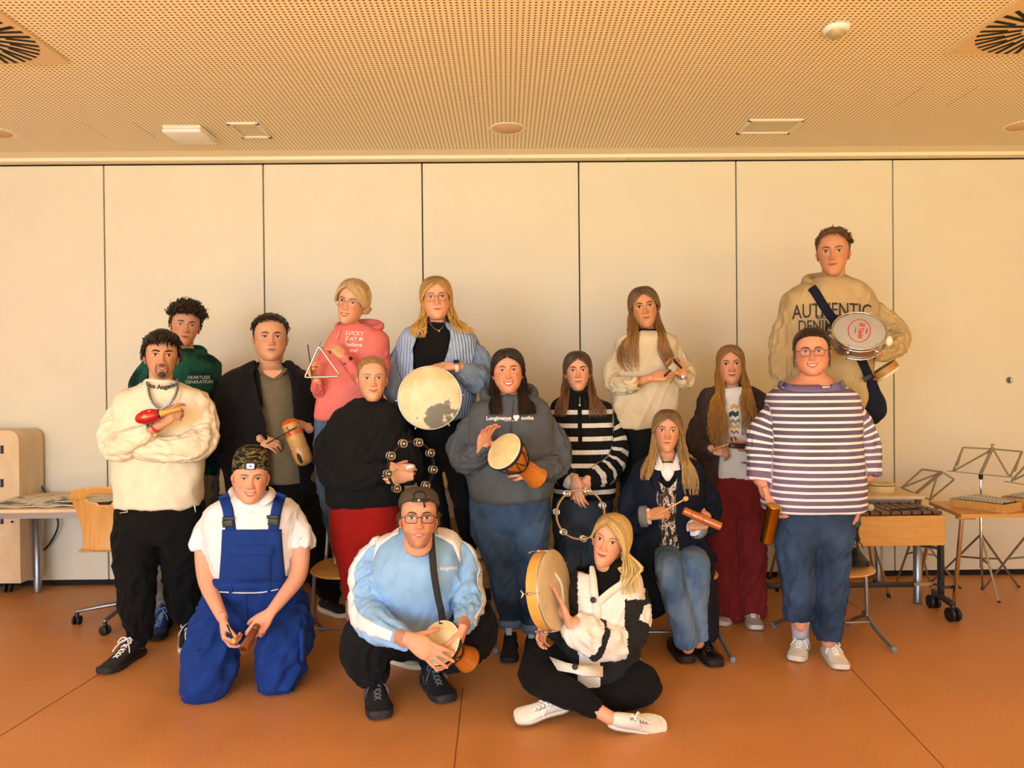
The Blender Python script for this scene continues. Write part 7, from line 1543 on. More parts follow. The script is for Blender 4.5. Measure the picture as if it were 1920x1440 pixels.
    rows = [[pn.p(1032+t*16, 1232+t*26, -.16-.06*t) for t in (0, 1)], [pn.p(1062+t*14, 1243+t*20, -.22-.03*t) for t in (0, 1)], [pn.p(1090, 1250+18*t, -.24-.02*t) for t in (0, 1)], [pn.p(1128, 1250+20*t, -.2-.03*t) for t in (0, 1)]]
    mb = MB(); mb.rings(rows, closed=False, cap=False); q = mb.build('cardigan_hem', BND, pn.root); s = q.modifiers.new('s', 'SOLIDIFY'); s.thickness = .012
    ft1, ft2 = fl(1128, 1338)+Vector((0, 0, .07)), fl(1072, 1322)+Vector((0, 0, .09))
    LG = fabric('0d0d0f', nz=.08)
    pn.legs('leggings', [(1120, 1232, 62, .16, .05), (1118, 1258, 70, .17, .04), (1118, 1276, 64, .15, .04)], [[(1085, 1258, .0, 42), (1030, 1256, -.08, 42), (1006, 1262, -.12, 36), (1034, 1284, -.20, 32), (1082, 1308, -.27, 26), (1112, 1326, -.30, 19), (1124, 1333, -.31, 17)], [(1150, 1262, .0, 42), (1185, 1276, -.06, 40), (1208, 1284, -.10, 34), (1180, 1298, -.12, 32), (1130, 1308, -.12, 26), (1080, 1318, -.14, 20)]], LG, amp=.003, seed=113)
    armtube(pn, [(1118, 1330, -.31, 14), (1134, 1340, -.325, 13), (1146, 1347, -.33, 13)])
    y1 = 3.07
    shoe(pn.root, at(1140, 1352, y1+.02), at(1218, 1362, y1+.06), WS, WSOLE, LACEW, L=.25, up=(.15, -.75, .65), wid=.95); shoe(pn.root, at(1062, 1326, 3.22), at(1000, 1340, 3.18), WS, WSOLE, LACEW, L=.235, up=(.1, -.6, .8), wid=.95)
    armtube(pn, [(1078, 1172, -.20, 13), (1066, 1164, -.22, 10)]); hand(pn.B, pn.p(1066, 1166, -.22), (-.32, -.10, .9), (-.85, -.15, -.2), 'L', skin=pn.sk, k=.98, curl='flat', thumb=(30, 5), spread=.7)
    hand(pn.B, pn.p(1034, 1160, -.15), (-.4, -.2, -.5), (.5, -.5, .0), 'R', skin=pn.sk, k=.9, curl='bend')
    pn.finish(); h.eyes(pn.body, iris=(.10, .09, .06), brow=lin('8b6a44'), bt=.7)
    C = lin('ad8c52'); Tp = lin('dcc07e'); m = h.cap(.018, C, line=[(-.13, 100), (-.03, 88), (.02, 70), (.045, 56), (.065, 42), (.082, 18), (.092, 0), (.12, -1)], zmin=-.08, ns=.001, seed=23)
    curtain(h, m, pn, 1, 60, 128, [(1181, 1060, -.06, 17, .04), (1182, 1076, -.09, 18, .04), (1181, 1092, -.12, 19, .03), (1181, 1120, -.13, 17, .03)], 280, .0034, C, Tp, (.003, .16), 51, off=.024, ragged=.3, part=-14, el0=-14)
    curtain(h, m, pn, -1, 64, 140, [(1120, 1022, -.03, 3, .03), (1118, 1040, .0, 3, .03), (1120, 1055, .02, 3, .03)], 70, .0030, C, Tp, (.002, .16), 52, off=.010, ragged=.2, part=-14)
    m.build('hair', HAIR, pn.root)
    c = pn.p(1030, 1106, -.18); a = Vector((.88, -.44, .16)).normalized(); r = framedrum(c, a, .168, .060, 'wooden hand drum with metal tension hooks held upright by the cross-legged person', 'hand_drum', wood('cf9440', 'dba652', 4, (4, 4, 4), .35, .3), head='c3b08a')
    u = Vector((0, 0, 1)); u = (u-a*u.dot(a)).normalized(); w_ = a.cross(u)
    mb = MB(); mb.tube([c+a*.024+(u*math.cos(q)+w_*math.sin(q))*.1715 for q in [i/48*2*math.pi for i in range(48)]], .0022, 8, closed=True); mb.build('hoop', METAL, r)
    for k in range(5):
        q = k/5*2*math.pi+.15; d = u*math.cos(q)+w_*math.sin(q); t_ = a.cross(d); mb = MB(); mb.tube([c+a*.030+d*.166, c+a*.032+d*.174, c+a*.02+d*.176, c-a*.040+d*.176], .0022, 8)
        mb.lathe(c-a*.012+d*.176, a, [(-.008, .005), (.008, .005)], 10); mb.tube([c-a*.042+d*.176-t_*.014-a*.006, c-a*.038+d*.176, c-a*.042+d*.176+t_*.014-a*.006], .0042, 8); mb.build('tension_hook', METAL, r)
    mb = MB(); mb.tube([pn.p(1040, 1075, -.17), pn.p(1052, 1095, -.15), pn.p(1055, 1130, -.15), pn.p(1046, 1150, -.16)], .006, 8, sub=4); mb.build('holding_cord', plain('dcd6cc', .9), r)

# ================================================================== 12 oatmeal jumper on a chair
def p_oat():
    pn = Person(4.38, 'person with very long brown hair in a loose oatmeal jumper, standing at the back', fl(1215, 1065, .44).xyz*1)
    pn.root.location.z = .44
    h = pn.head(1208, 577, 76, -.03, yaw=4, pitch=-4, roll=-8, skin=skn('cf9672'), lip=lin('a6584c'), smile=.6, jaw=.95)
    pn.headdone(); pn.neck(pn.p(1214, 625, .0), .044, .043)
    pn.top('black_vest', [(1214, 618, 22, .07, .0), (1214, 626, 40, .09, .0), (1214, 650, 50, .1, .0)], [], BLK, seed=120, hem=False, amp=.002)
    OM = fabric('c2b296', nz=.10, c2='d0c2a8')
    pn.top('jumper', [(1214, 624, 28, .08, .0), (1213, 630, 46, .10, .0), (1212, 642, 58, .12, .0), (1212, 690, 60, .125, .0), (1210, 740, 62, .135, .0), (1204, 778, 64, .14, .0), (1188, 802, 44, .12, .0)], [[(1160, 655, .0, 18), (1152, 695, .0, 20), (1156, 720, -.06, 19), (1180, 722, -.15, 15), (1196, 718, -.19, 12)], [(1262, 650, .0, 18), (1280, 690, .0, 20), (1284, 712, -.07, 19), (1276, 705, -.15, 14)]], OM, amp=.008, seed=121, cuffs=False, hem=False)
    pn.legs('trousers', [(1208, 770, 46, .12, .02), (1208, 830, 50, .13, .02), (1208, 870, 48, .12, .02)], [[(1186, 860, .02, 25), (1186, 940, .0, 21), (1188, 1030, .0, 15)], [(1232, 860, .02, 25), (1234, 940, .0, 21), (1238, 1030, .0, 15)]], BLK, amp=.003, seed=122)
    for a, b in (((1190, 1042), (1186, 1058)), ((1238, 1042), (1242, 1058))): shoe(pn.root, fl(a[0], a[1], .452), fl(b[0], b[1], .452), BSH, WSOLE, None, L=.25)
    armtube(pn, [(1190, 720, -.18, 10), (1210, 712, -.22, 8.5), (1222, 708, -.24, 8)]); hand(pn.B, pn.p(1222, 708, -.24), (.85, -.1, .18), (.0, .8, -.5), 'R', skin=pn.sk, k=.92, curl='bend', thumb=(25, 10))
    armtube(pn, [(1280, 706, -.14, 10), (1280, 700, -.2, 8)]); hand(pn.B, pn.p(1281, 700, -.20), (-.45, -.2, .62), (-.4, -.6, -.1), 'L', skin=pn.sk, k=.92, curl='bend', thumb=(55, 0))
    pn.finish(); h.eyes(pn.body, iris=(.07, .05, .03), brow=lin('3a2417'), bt=.9, lash=1.6)
    C = lin('4f3826'); Tp = lin('93683a'); m = h.cap(.012, C, line=[(-.13, 100), (-.03, 88), (.02, 66), (.045, 52), (.065, 38), (.082, 16), (.092, 0), (.12, -1)], zmin=-.08, ns=.001, seed=24)
    curtain(h, m, pn, -1, 60, 150, [(1187, 592, .0, 6, .03), (1182, 620, -.02, 10, .04), (1175, 650, -.08, 18, .04), (1178, 680, -.12, 19, .03), (1190, 702, -.14, 11, .03)], 190, .0033, C, Tp, (.005, .16), 61, off=.013, ragged=.3)
    curtain(h, m, pn, 1, 60, 150, [(1229, 592, .0, 5, .03), (1237, 620, -.03, 8, .04), (1242, 650, -.09, 13, .04), (1252, 675, -.13, 13, .03), (1258, 700, -.15, 8, .03)], 160, .0033, C, Tp, (.005, .16), 62, off=.013, ragged=.3)
    m.cc = C; m.loft([(pn.p(1210, 590, .09), .072, .02), (pn.p(1211, 625, .10), .085, .02), (pn.p(1211, 650, .11), .09, .02)], 20); m.build('hair', HAIR, pn.root)
    mb = MB()
    for q in (1196, 1200): c = pn.p(q, 716, -.205); u = Vector((.15, 0, 1)); mb.tube([c+Vector((.1*math.cos(t)*.028, math.sin(t)*.028, math.cos(t)*.03)) for t in [i/18*6.283 for i in range(18)]], .003, 6, closed=True)
    mb.build('bracelet', plain('c58a60', .3, .7), pn.root); watch(pn, pn.p(1281, 704, -.19), (-.3, -.2, .8), .027, CHROME, face=False)
    r = empty('castanet', pn.p(1258, 694, -.32)); tag(r, 'small dark handled castanet between the hands of the person in the oatmeal jumper', 'castanet')
    mb = MB(); mb.tube([pn.p(1246, 705, -.30), pn.p(1257, 694, -.32)], [.006, .005], 8); mb.tube([pn.p(1263, 674, -.33), pn.p(1270, 682, -.31), pn.p(1278, 690, -.30)], .006, 8); mb.build('handle', BLACKP, r)
    mb = MB(); q = [pn.p(1252, 690, -.31), pn.p(1262, 678, -.31), pn.p(1272, 688, -.31), pn.p(1262, 700, -.31)]; mb.rings([q, [x+Vector((0, .012, 0)) for x in q]]); mb.build('shell', plain('9c9384', .35, name='grey_shell'), r, bevel=.002)

# ================================================================== 13 seated woman in navy coat
def p_coat():
    pn = Person(4.04, 'person seated on a chair in a long navy denim coat over a white collar', fl(1275, 1220))
    h = pn.head(1251, 808, 78, -.08, yaw=3, pitch=0, roll=3, skin=skn('d59c7e'), lip=lin('b0645a'), smile=.2, jaw=.93, wid=.97)
    pn.headdone(); pn.neck(pn.p(1252, 860, -.02), .044, .043)
    VS, nt, b = mk('patterned_vest'); b.inputs['Roughness'].default_value = .7; mp = N(nt, 'ShaderNodeMapping'); mp.inputs['Scale'].default_value = (1, 1, .35); nt.links.new(obj_co(nt), mp.inputs[0]); t = N(nt, 'ShaderNodeTexNoise'); t.inputs['Scale'].default_value = 55; t.inputs['Detail'].default_value = 2; nt.links.new(mp.outputs[0], t.inputs['Vector']); nt.links.new(ramp(nt, t.outputs['Fac'], [(0, lin('141418')), (.47, lin('9a6f4a')), (.52, lin('d9cfc4')), (.58, lin('24222a')), (.64, lin('cfc4b8'))], 'CONSTANT'), b.inputs['Base Color'])
    WSH = fabric('e4e2e4', nz=.03)
    pn.top('vest', [(1252, 862, 26, .075, -.02), (1252, 872, 44, .10, -.02), (1251, 900, 52, .115, -.02), (1251, 960, 52, .12, -.02), (1252, 1010, 56, .13, .0), (1254, 1040, 60, .14, .04)], [], VS, amp=.003, seed=131, hem=False); tv = bvh(pn.garment)
    X = lambda a, b_, d=-.3: pn.p(a, b_, d)
    drape(pn.root, 'shirt_front', tv, [[X(1236+k*6.4, 868) for k in range(6)], [X(1238+k*5.6, 880) for k in range(6)], [X(1242+k*4, 892) for k in range(6)], [X(1249+k*1.2, 902) for k in range(6)]], WSH, off=.006)
    drape(pn.root, 'vest_border', tv, [[X(1228+k*9, 866) for k in range(6)], [X(1230+k*8.6, 885) for k in range(6)], [X(1236+k*6, 903) for k in range(6)], [X(1248+k*1.6, 914) for k in range(6)]], BLK, off=.003)
    for sg in (-1, 1):
        c = lambda a, b_, d: pn.p(1252+sg*a, b_, d); rows = [[c(14, 843, .03), c(17, 845, -.05), c(13, 862, -.10), c(3, 880, -.14)], [c(20, 846, .04), c(25, 852, -.04), c(22, 868, -.11), c(14, 884, -.15)], [c(24, 856, .05), c(32, 864, -.03), c(30, 876, -.11), c(24, 880, -.145)]]
        mb = MB(); mb.rings(rows, closed=False, cap=False); o = mb.build('shirt_collar', WSH, pn.root); s = o.modifiers.new('s', 'SOLIDIFY'); s.thickness = .004; ss = o.modifiers.new('q', 'SUBSURF'); ss.levels = ss.render_levels = 2
    NV = denim('0c1220', '141d2e')
    OPN = [(850, 1225, 1280), (880, 1226, 1272), (930, 1231, 1265), (990, 1234, 1264), (1010, 1240, 1266), (1050, 1232, 1276)]
    def cut(me):
        v, n = vn(me); py = 710-(v[:, 2]-CAMH)*FPX/v[:, 1]; px = 949+v[:, 0]*FPX/v[:, 1]
        L = np.interp(py, [q[0] for q in OPN], [q[1] for q in OPN]); R_ = np.interp(py, [q[0] for q in OPN], [q[2] for q in OPN]); drop(me, (px > L) & (px < R_) & (v[:, 1] < 4.03))
    o = pn.top('coat', [(1252, 856, 36, .10, .0), (1252, 866, 54, .12, .0), (1251, 882, 66, .135, .0), (1250, 930, 68, .145, .0), (1250, 980, 66, .15, .0), (1254, 1020, 72, .17, .02), (1262, 1046, 80, .19, .04)], [[(1192, 895, .0, 21), (1182, 945, .0, 24), (1192, 978, -.08, 24), (1206, 970, -.16, 19), (1212, 966, -.18, 16)], [(1312, 895, .0, 20), (1328, 940, .0, 23), (1328, 975, -.08, 23), (1306, 990, -.16, 19), (1302, 990, -.18, 16)]], NV, amp=.007, seed=132, post=cut, cuffs=False, hem=False, bodymul=.7)
    s = o.modifiers.new('s', 'SOLIDIFY'); s.thickness = .007; s.offset = -1
    for pts in ([(1226, 870, -.10), (1231, 892, -.135), (1228, 905, -.14), (1240, 925, -.15)], [(1280, 868, -.10), (1272, 890, -.135), (1280, 900, -.14), (1266, 925, -.15)]): mb = MB(); mb.tube([pn.p(*q) for q in pts], [.012, .022, .020, .006], 10, sub=4, up=(0, 1, 0), flat=.35); mb.build('lapel', NV, pn.root)
    # coat skirts hanging over the chair on both sides, and over the back
    for nm, st_ in (('left', [[(1196, 1000, .14), (1192, 1060, .16), (1206, 1110, .12), (1222, 1158, .06)], [(1206, 1010, -.08), (1204, 1060, -.12), (1216, 1110, -.14), (1230, 1160, -.12)], [(1226, 1030, -.18), (1224, 1070, -.25), (1236, 1110, -.22), (1252, 1140, -.16)]]), ('right', [[(1318, 1000, .14), (1338, 1060, .14), (1344, 1120, .10), (1346, 1180, .04)], [(1320, 1010, -.08), (1340, 1060, -.10), (1346, 1120, -.12), (1346, 1196, -.12)], [(1296, 1030, -.20), (1322, 1060, -.28), (1330, 1120, -.26), (1328, 1210, -.20)]])):
        rows = []; A_, B_, C_ = st_
        for i in range(4):
            rows.append([pn.p(*A_[i]), pn.p(*A_[i]).lerp(pn.p(*B_[i]), .5)+Vector((-.012 if nm == 'left' else .012, 0, 0)), pn.p(*B_[i]), pn.p(*B_[i]).lerp(pn.p(*C_[i]), .5)+Vector((.004, -.015, 0)), pn.p(*C_[i])])
        mb = MB(); mb.rings(rows, closed=False, cap=False); q = mb.build('coat_skirt', NV, pn.root); s = q.modifiers.new('q', 'SUBSURF'); s.levels = s.render_levels = 3; s = q.modifiers.new('s', 'SOLIDIFY'); s.thickness = .010
    LJ = denim('425c7c', '748ca8')
    s1, s2 = fl(1268, 1226), fl(1312, 1226)
    pn.legs('jeans', [(1256, 1010, 54, .14, .08), (1258, 1040, 62, .16, .08)], [[(1244, 1040, .05, 26), (1252, 1050, -.18, 26), (1254, 1070, -.34, 25), (1266, 1120, -.34, 24), (1280, 1170, -.28, 23), (1288, 1206, -.24, 23)], [(1285, 1042, .05, 27), (1300, 1052, -.18, 28), (1304, 1072, -.30, 27), (1304, 1120, -.24, 24), (1306, 1165, -.18, 22), (1308, 1196, -.16, 22)]], LJ, amp=.0035, seed=133)
    LT = plain('1a0f12', .18, spec=.7, name='polished_leather')
    shoe(pn.root, fl(1262, 1212), fl(1284, 1240), LT, plain('151212', .7), None, L=.27, solth=.035, wid=1.05); shoe(pn.root, fl(1304, 1214)+Vector((0, -.02, .02)), fl(1340, 1250), LT, plain('151212', .7), plain('1a1416', .6), L=.28, solth=.035, wid=1.05)
    armtube(pn, [(1210, 967, -.18, 10), (1216, 965, -.21, 8)]); hand(pn.B, pn.p(1216, 968, -.21), (.75, -.2, .28), (.25, .6, -.6), 'R', skin=pn.sk, k=.92, curl='grip', thumb=(30, 20))
    armtube(pn, [(1302, 990, -.18, 10), (1299, 987, -.21, 8)]); hand(pn.B, pn.p(1299, 987, -.21), (.75, -.35, .25), (.0, -.5, .75), 'L', skin=pn.sk, k=.92, curl='grip', thumb=(35, 20))
    for c, d in (((1213, 968, -.185), (.8, -.3, .1)), ((1303, 990, -.185), (-.6, -.5, .1))):
        mb = MB(); p_ = pn.p(*c); mb.lathe(p_, d, [(-.035, .050), (-.033, .056), (.0, .055), (.004, .050), (.004, .038)], 22); mb.build('turned_cuff', denim('5f666e', '7d848b'), pn.root); mb = MB(); mb.lathe(p_, d, [(-.01, .040), (.018, .042), (.020, .036)], 22); mb.build('shirt_cuff', WSH, pn.root)
    pn.finish(); h.eyes(pn.body, iris=(.12, .12, .10), brow=lin('6d4c34'), bt=.7)
    C = lin('5e442c'); Tp = lin('b08d5a'); m = h.cap(.010, C, line=[(-.13, 100), (-.03, 88), (.02, 64), (.045, 50), (.065, 34), (.082, 14), (.092, 0), (.12, -1)], zmin=-.08, ns=.001, seed=25)
    curtain(h, m, pn, -1, 60, 150, [(1229, 822, -.03, 5, .03), (1225, 845, -.05, 7, .04), (1217, 868, -.10, 10, .04), (1211, 890, -.13, 10, .03), (1209, 902, -.14, 6, .03)], 150, .0030, C, Tp, (.002, .2), 71, off=.010, ragged=.25)
    curtain(h, m, pn, 1, 60, 150, [(1274, 822, -.03, 5, .03), (1280, 845, -.05, 8, .04), (1288, 875, -.11, 12, .04), (1294, 905, -.14, 14, .03), (1296, 935, -.15, 10, .03)], 190, .0030, C, Tp, (.002, .2), 72, off=.010, ragged=.25)
    m.cc = C; m.loft([(pn.p(1252, 820, .04), .075, .02), (pn.p(1252, 855, .06), .085, .02), (pn.p(1252, 880, .08), .09, .02)], 20); m.build('hair', HAIR, pn.root)
    mallet(pn.p(1228, 968, -.27), pn.p(1284, 936, -.32), 'thin mallet with small round yellow head held by the seated person in the navy coat', .013, hm=plain('d6a552', .4))
    a, b = pn.p(1281, 957, -.30), pn.p(1352, 988, -.33); d = (b-a).normalized(); L = (b-a).length; r = empty('tube_woodblock', a); tag(r, 'glossy orange-brown wooden tube block held by the seated person in the navy coat', 'woodblock')
    mb = MB(); mb.lathe(a, d, [(0, .014), (.003, .020), (.04, .021), (.042, .018), (.046, .021), (L*.5, .022), (L*.51, .019), (L*.53, .022), (L-.003, .021), (L, .016), (L-.03, .014), (L-.03, 0)], 26); mb.build('tube', wood('9c4f1c', 'b96526', 6, (1, 1, 1), .2, .6), r, auto=40)
    mb = MB(); mb.tube([pn.p(1310, 960, -.31), pn.p(1318, 968, -.33), pn.p(1322, 976, -.32)], .002, 6); mb.build('cord', BLACKP, r)

# ================================================================== 14 wavy hair, red trousers
def p_wavy():
    pn = Person(4.52, 'person with very long wavy golden hair, dark quilted jacket and wine red trousers', fl(1390, 1165))
    h = pn.head(1370, 684, 73, -.02, yaw=6, pitch=-2, roll=-2, skin=skn('dda083'), lip=lin('a84f48'), smile=.9, wid=.98)
    pn.headdone(); pn.neck(pn.p(1372, 730, .02), .044, .043)
    WTM = fabric('e4e0da', nz=.03)
    pn.top('t_shirt', [(1373, 726, 24, .075, .02), (1373, 734, 42, .095, .02), (1375, 760, 48, .11, .02), (1376, 820, 46, .115, .02), (1376, 870, 46, .115, .02), (1376, 900, 46, .115, .02)], [], WTM, amp=.004, seed=141); tt = pn.garment
    for i, (x_, y_, w_, h_, c_) in enumerate(((1377, 762, 16, 7, 'd8a83a'), (1376, 776, 18, 9, '3c3f46'), (1378, 790, 16, 6, '8a9096'), (1377, 800, 17, 6, 'd7b23c'), (1378, 810, 14, 4, 'c2506a'), (1376, 824, 12, 9, '4a4d52'))):
        drape(pn.root, 'shirt_print', tt, [[pn.p(x_+w_*(j/6-.5), y_+h_*(k/3-.5)+2*math.sin(j*1.7+i), -.3) for j in range(7)] for k in range(4)], plain(c_, .8, name='print_ink'), off=.002)
    text_on(pn.root, 'hem_lettering', tt, 'TEMPTE', pn.p(1398, 868, -.3), .016, plain('2a2528', .8), bold=.0003)
    QB = fabric('3f312e', nz=.18)
    OPN = [(725, 1350, 1394), (760, 1351, 1406), (840, 1352, 1414), (905, 1346, 1420)]
    def cut(me):
        v, n = vn(me); py = 710-(v[:, 2]-CAMH)*FPX/v[:, 1]; px = 949+v[:, 0]*FPX/v[:, 1]
        L = np.interp(py, [q[0] for q in OPN], [q[1] for q in OPN]); R_ = np.interp(py, [q[0] for q in OPN], [q[2] for q in OPN]); drop(me, (px > L) & (px < R_) & (v[:, 1] < 4.54))
    o = pn.top('jacket', [(1373, 722, 32, .09, .03), (1373, 732, 52, .115, .02), (1373, 748, 62, .13, .02), (1370, 800, 64, .14, .02), (1370, 860, 62, .14, .02), (1370, 908, 60, .135, .02)], [[(1320, 762, .02, 19), (1310, 810, .02, 21), (1312, 840, -.04, 21), (1324, 842, -.12, 16)], [(1424, 762, .02, 19), (1434, 810, .02, 21), (1430, 840, -.05, 20), (1416, 842, -.13, 15)]], QB, amp=.007, seed=142, post=cut, bodymul=.7)
    s = o.modifiers.new('s', 'SOLIDIFY'); s.thickness = .008; s.offset = -1
    RW = fabric('762124', nz=.08)
    pn.legs('trousers', [(1376, 890, 50, .12, .02), (1376, 920, 54, .125, .02), (1378, 955, 55, .125, .02)], [[(1352, 950, .02, 29), (1352, 1020, .0, 30), (1358, 1090, .0, 28), (1366, 1146, .0, 27), (1367, 1158, .0, 27)], [(1404, 950, .02, 29), (1408, 1020, .0, 29), (1408, 1090, .0, 27), (1409, 1146, .0, 26), (1410, 1158, .0, 26)]], RW, amp=.007, seed=143)
    SN = plain('b3a49c', .6, nz=.08)
    for a, b in (((1372, 1152), (1354, 1170)), ((1404, 1156), (1414, 1176))): shoe(pn.root, fl(*a), fl(*b), SN, plain('cfc8bf', .7), LACEW, L=.27, stripe=[([(.06, .04), (.12, .055), (.18, .03)], .005)], strmat=plain('7d6862', .7))
    armtube(pn, [(1322, 842, -.12, 9), (1330, 840, -.15, 8)]); hand(pn.B, pn.p(1328, 842, -.15), (.72, -.15, -.1), (.2, .6, -.6), 'R', skin=pn.sk, k=.92, curl='bend')
    armtube(pn, [(1418, 842, -.12, 9), (1410, 843, -.16, 8)]); hand(pn.B, pn.p(1412, 842, -.16), (-.85, -.2, .0), (-.1, .1, .9), 'L', skin=pn.sk, k=.92, curl='bend', thumb=(30, 10))
    pn.finish(); h.eyes(pn.body, iris=(.07, .05, .03), brow=lin('5a3d28'), bt=.8, lash=1.4)
    C = lin('7a5834'); Tp = lin('a8742f'); m = h.cap(.009, C, line=[(-.13, 100), (-.03, 88), (.02, 64), (.045, 50), (.065, 34), (.082, 14), (.092, 0), (.12, -1)], zmin=-.08, ns=.001, seed=26)
    curtain(h, m, pn, -1, 60, 150, [(1349, 700, .0, 5, .03), (1345, 725, -.02, 8, .04), (1343, 755, -.10, 13, .03), (1346, 790, -.13, 17, .03), (1348, 825, -.14, 17, .03), (1354, 852, -.15, 13, .02)], 220, .0030, C, Tp, (.010, .055), 81, off=.009, ragged=.2, curl=1)
    curtain(h, m, pn, 1, 60, 150, [(1391, 700, .0, 5, .03), (1396, 725, -.02, 8, .04), (1401, 755, -.10, 13, .03), (1406, 790, -.13, 15, .03), (1404, 825, -.14, 12, .03)], 200, .0030, C, Tp, (.010, .055), 82, off=.009, ragged=.2, curl=1)
    m.cc = C; m.loft([(pn.p(1371, 700, .09), .068, .02), (pn.p(1372, 730, .10), .08, .02), (pn.p(1372, 760, .10), .085, .02)], 20); m.build('hair', HAIR, pn.root)
    r = empty('hand_castanet', pn.p(1386, 836, -.28)); tag(r, 'dark wooden hand block held by the person with wavy golden hair', 'instrument'); mb = MB(); mb.box(pn.p(1386, 836, -.28), (.115, .05, .030), Matrix.Rotation(R(4), 3, 'Y')); mb.build('block', wood('33191a', '4a2622', 8, (1, 6, 6), .3), r, bevel=.006); mb = MB(); mb.box(pn.p(1386, 833, -.305), (.085, .004, .006), Matrix.Rotation(R(4), 3, 'Y')); mb.build('slot', DARK, r)
    mb = MB(); mb.tube([pn.p(1334, 843, -.205), pn.p(1368, 832, -.28)], .0028, 8); tag(mb.build('beater_stick', BEECH), 'thin pale beater stick beside the dark hand block', 'stick')

# ================================================================== 15 purple striped top with gold shaker
def p_stripe():
    pn = Person(3.84, 'person with dark tied-back hair and glasses in a mauve and white striped top', fl(1525, 1235))
    h = pn.head(1522, 661, 86, -.03, yaw=3, pitch=-2, roll=-1, full=1.0, wid=1.06, jaw=1.12, skin=skn('dc9b80'), lip=lin('b85a52'), smile=1.4, opn=.0085, mouth=.028, squint=.2)
    pn.headdone(); pn.neck(pn.p(1524, 715, .02), .066, .062)
    pn.B.cc = pn.sk; pn.B.loft([(pn.p(1523, 704, .02), .075, .06), (pn.p(1523, 714, .02), .105, .085), (pn.p(1523, 724, .015), .132, .098), (pn.p(1523, 738, .01), .150, .11)], 32)
    SM = striped('5b5263', 'e6e1e6', .0345, .36, accent='71607e')
    sl = [[(1446, 770, .02, 31), (1434, 820, .02, 34), (1430, 870, .01, 31), (1428, 900, .0, 30)], [(1602, 768, .02, 31), (1616, 820, .02, 33), (1622, 860, .01, 29), (1624, 892, .0, 28)]]
    pn.top('striped_top', [(1522, 722, 54, .105, .02), (1522, 730, 72, .12, .02), (1522, 744, 84, .145, .02), (1523, 780, 86, .175, .01), (1523, 850, 88, .195, .0), (1524, 900, 92, .20, .0), (1525, 940, 94, .19, .0), (1526, 954, 92, .185, .0)], sl, SM, amp=.004, seed=151, cuffs=False, hem=False)
    mb = MB(); tr = bvh(pn.garment); rows = []
    for k in range(41):
        t = math.pi*(.08+.84*k/40); x_ = 1523-60*math.cos(t); y0 = 708+15*math.sin(t)**.8; rows.append([pn.p(x_, y0, -.25), pn.p(x_-3*math.cos(t), y0+6, -.25), pn.p(x_-6*math.cos(t), y0+13, -.25)])
    drape(pn.root, 'neck_band', tr, rows, fabric('74648a', nz=.05), off=.013, thick=.003)
    J = denim('213047', '3a5072')
    pn.legs('jeans', [(1523, 938, 70, .18, .0), (1523, 965, 70, .185, .0), (1523, 1000, 68, .17, .0)], [[(1492, 990, .0, 38), (1494, 1050, -.02, 34), (1498, 1110, -.02, 29), (1498, 1150, .0, 27), (1499, 1162, .0, 26)], [(1560, 990, .0, 38), (1560, 1050, -.02, 34), (1556, 1110, .0, 31), (1552, 1160, .02, 28), (1553, 1194, .03, 25)]], J, amp=.006, seed=152)
    pn.B.cc = pn.sk; a_ = fl(1505, 1225); mb = MB(); mb.tube([pn.p(1500, 1160, .02), a_+Vector((.0, .03, .09)), a_+Vector((0, .02, .05))], [.046, .042, .042], 18, sub=3); mb.build('sock', fabric('d9d6e6'), pn.root)
    for a, b in (((1508, 1212), (1484, 1250)), ((1552, 1222), (1580, 1262))): shoe(pn.root, fl(*a), fl(*b), WS, plain('d0cbc0', .7), LACEW, L=.27, wid=1.05, stripe=[([(.0, .020), (.1, .019), (.2, .018)], .0022)], strmat=plain('3e4644', .6), toecap=plain('8f8f86', .7))
    armtube(pn, [(1430, 880, .0, 16), (1433, 905, -.01, 14), (1437, 925, -.04, 12)]); hand(pn.B, pn.p(1437, 922, -.05), (.18, -.15, -.9), (.75, -.35, -.1), 'R', skin=pn.sk, k=1.02, curl='bend', thumb=(25, 15))
    armtube(pn, [(1620, 880, .0, 15), (1614, 905, -.02, 13), (1610, 925, -.04, 12)]); hand(pn.B, pn.p(1611, 922, -.05), (-.02, -.1, -.95), (-.75, .45, 0), 'L', skin=pn.sk, k=1.05, curl='relax', thumb=(22, 8))
    pn.finish(); h.eyes(pn.body, iris=(.13, .13, .10), brow=lin('4a2c22'), bt=.8)
    h.glasses(pn.root, plain('7a5232', .35, .3, name='tortoise_gold'), 'soft', .0250, .0190, .0019)
    C = lin('2a1816'); m = h.cap(.012, C, line=[(-.13, 112), (-.03, 98), (.0, 90), (.02, 80), (.045, 66), (.062, 52), (.074, 30), (.080, 0), (.12, -1)], zmin=-.05, ns=.003, seed=27)
    h.slick(m, 420, [(-.13, 112), (-.03, 98), (.0, 90), (.02, 80), (.045, 66), (.062, 52), (.074, 30), (.080, 0)], C, off=.013, seed=28); rnd = random.Random(5)
    for sg in (-1, 1):
        for k in range(16):
            x = sg*(.080+.006*rnd.random()); strand(m, [h.W((x+sg*.008*math.sin(q*1.3+k)*(q/6), .0+.03*rnd.random()*(q > 90), .03-.020*q+.002*k)) for q in range(7)], .0013, C, rnd=rnd)
    m.build('hair', HAIR, pn.root)
    mb = MB(); c = pn.p(1611, 908, -.03); mb.tube([c+Vector((math.cos(t)*.034, math.sin(t)*.030, .004*math.cos(t))) for t in [i/24*6.283 for i in range(24)]], .006, 8, closed=True, flat=1.4); mb.lathe(c+Vector((.018, -.030, 0)), (.4, -1, 0), [(0, .013), (.006, .013), (.007, 0)], 18); mb.build('watch', plain('4a2730', .5), pn.root)
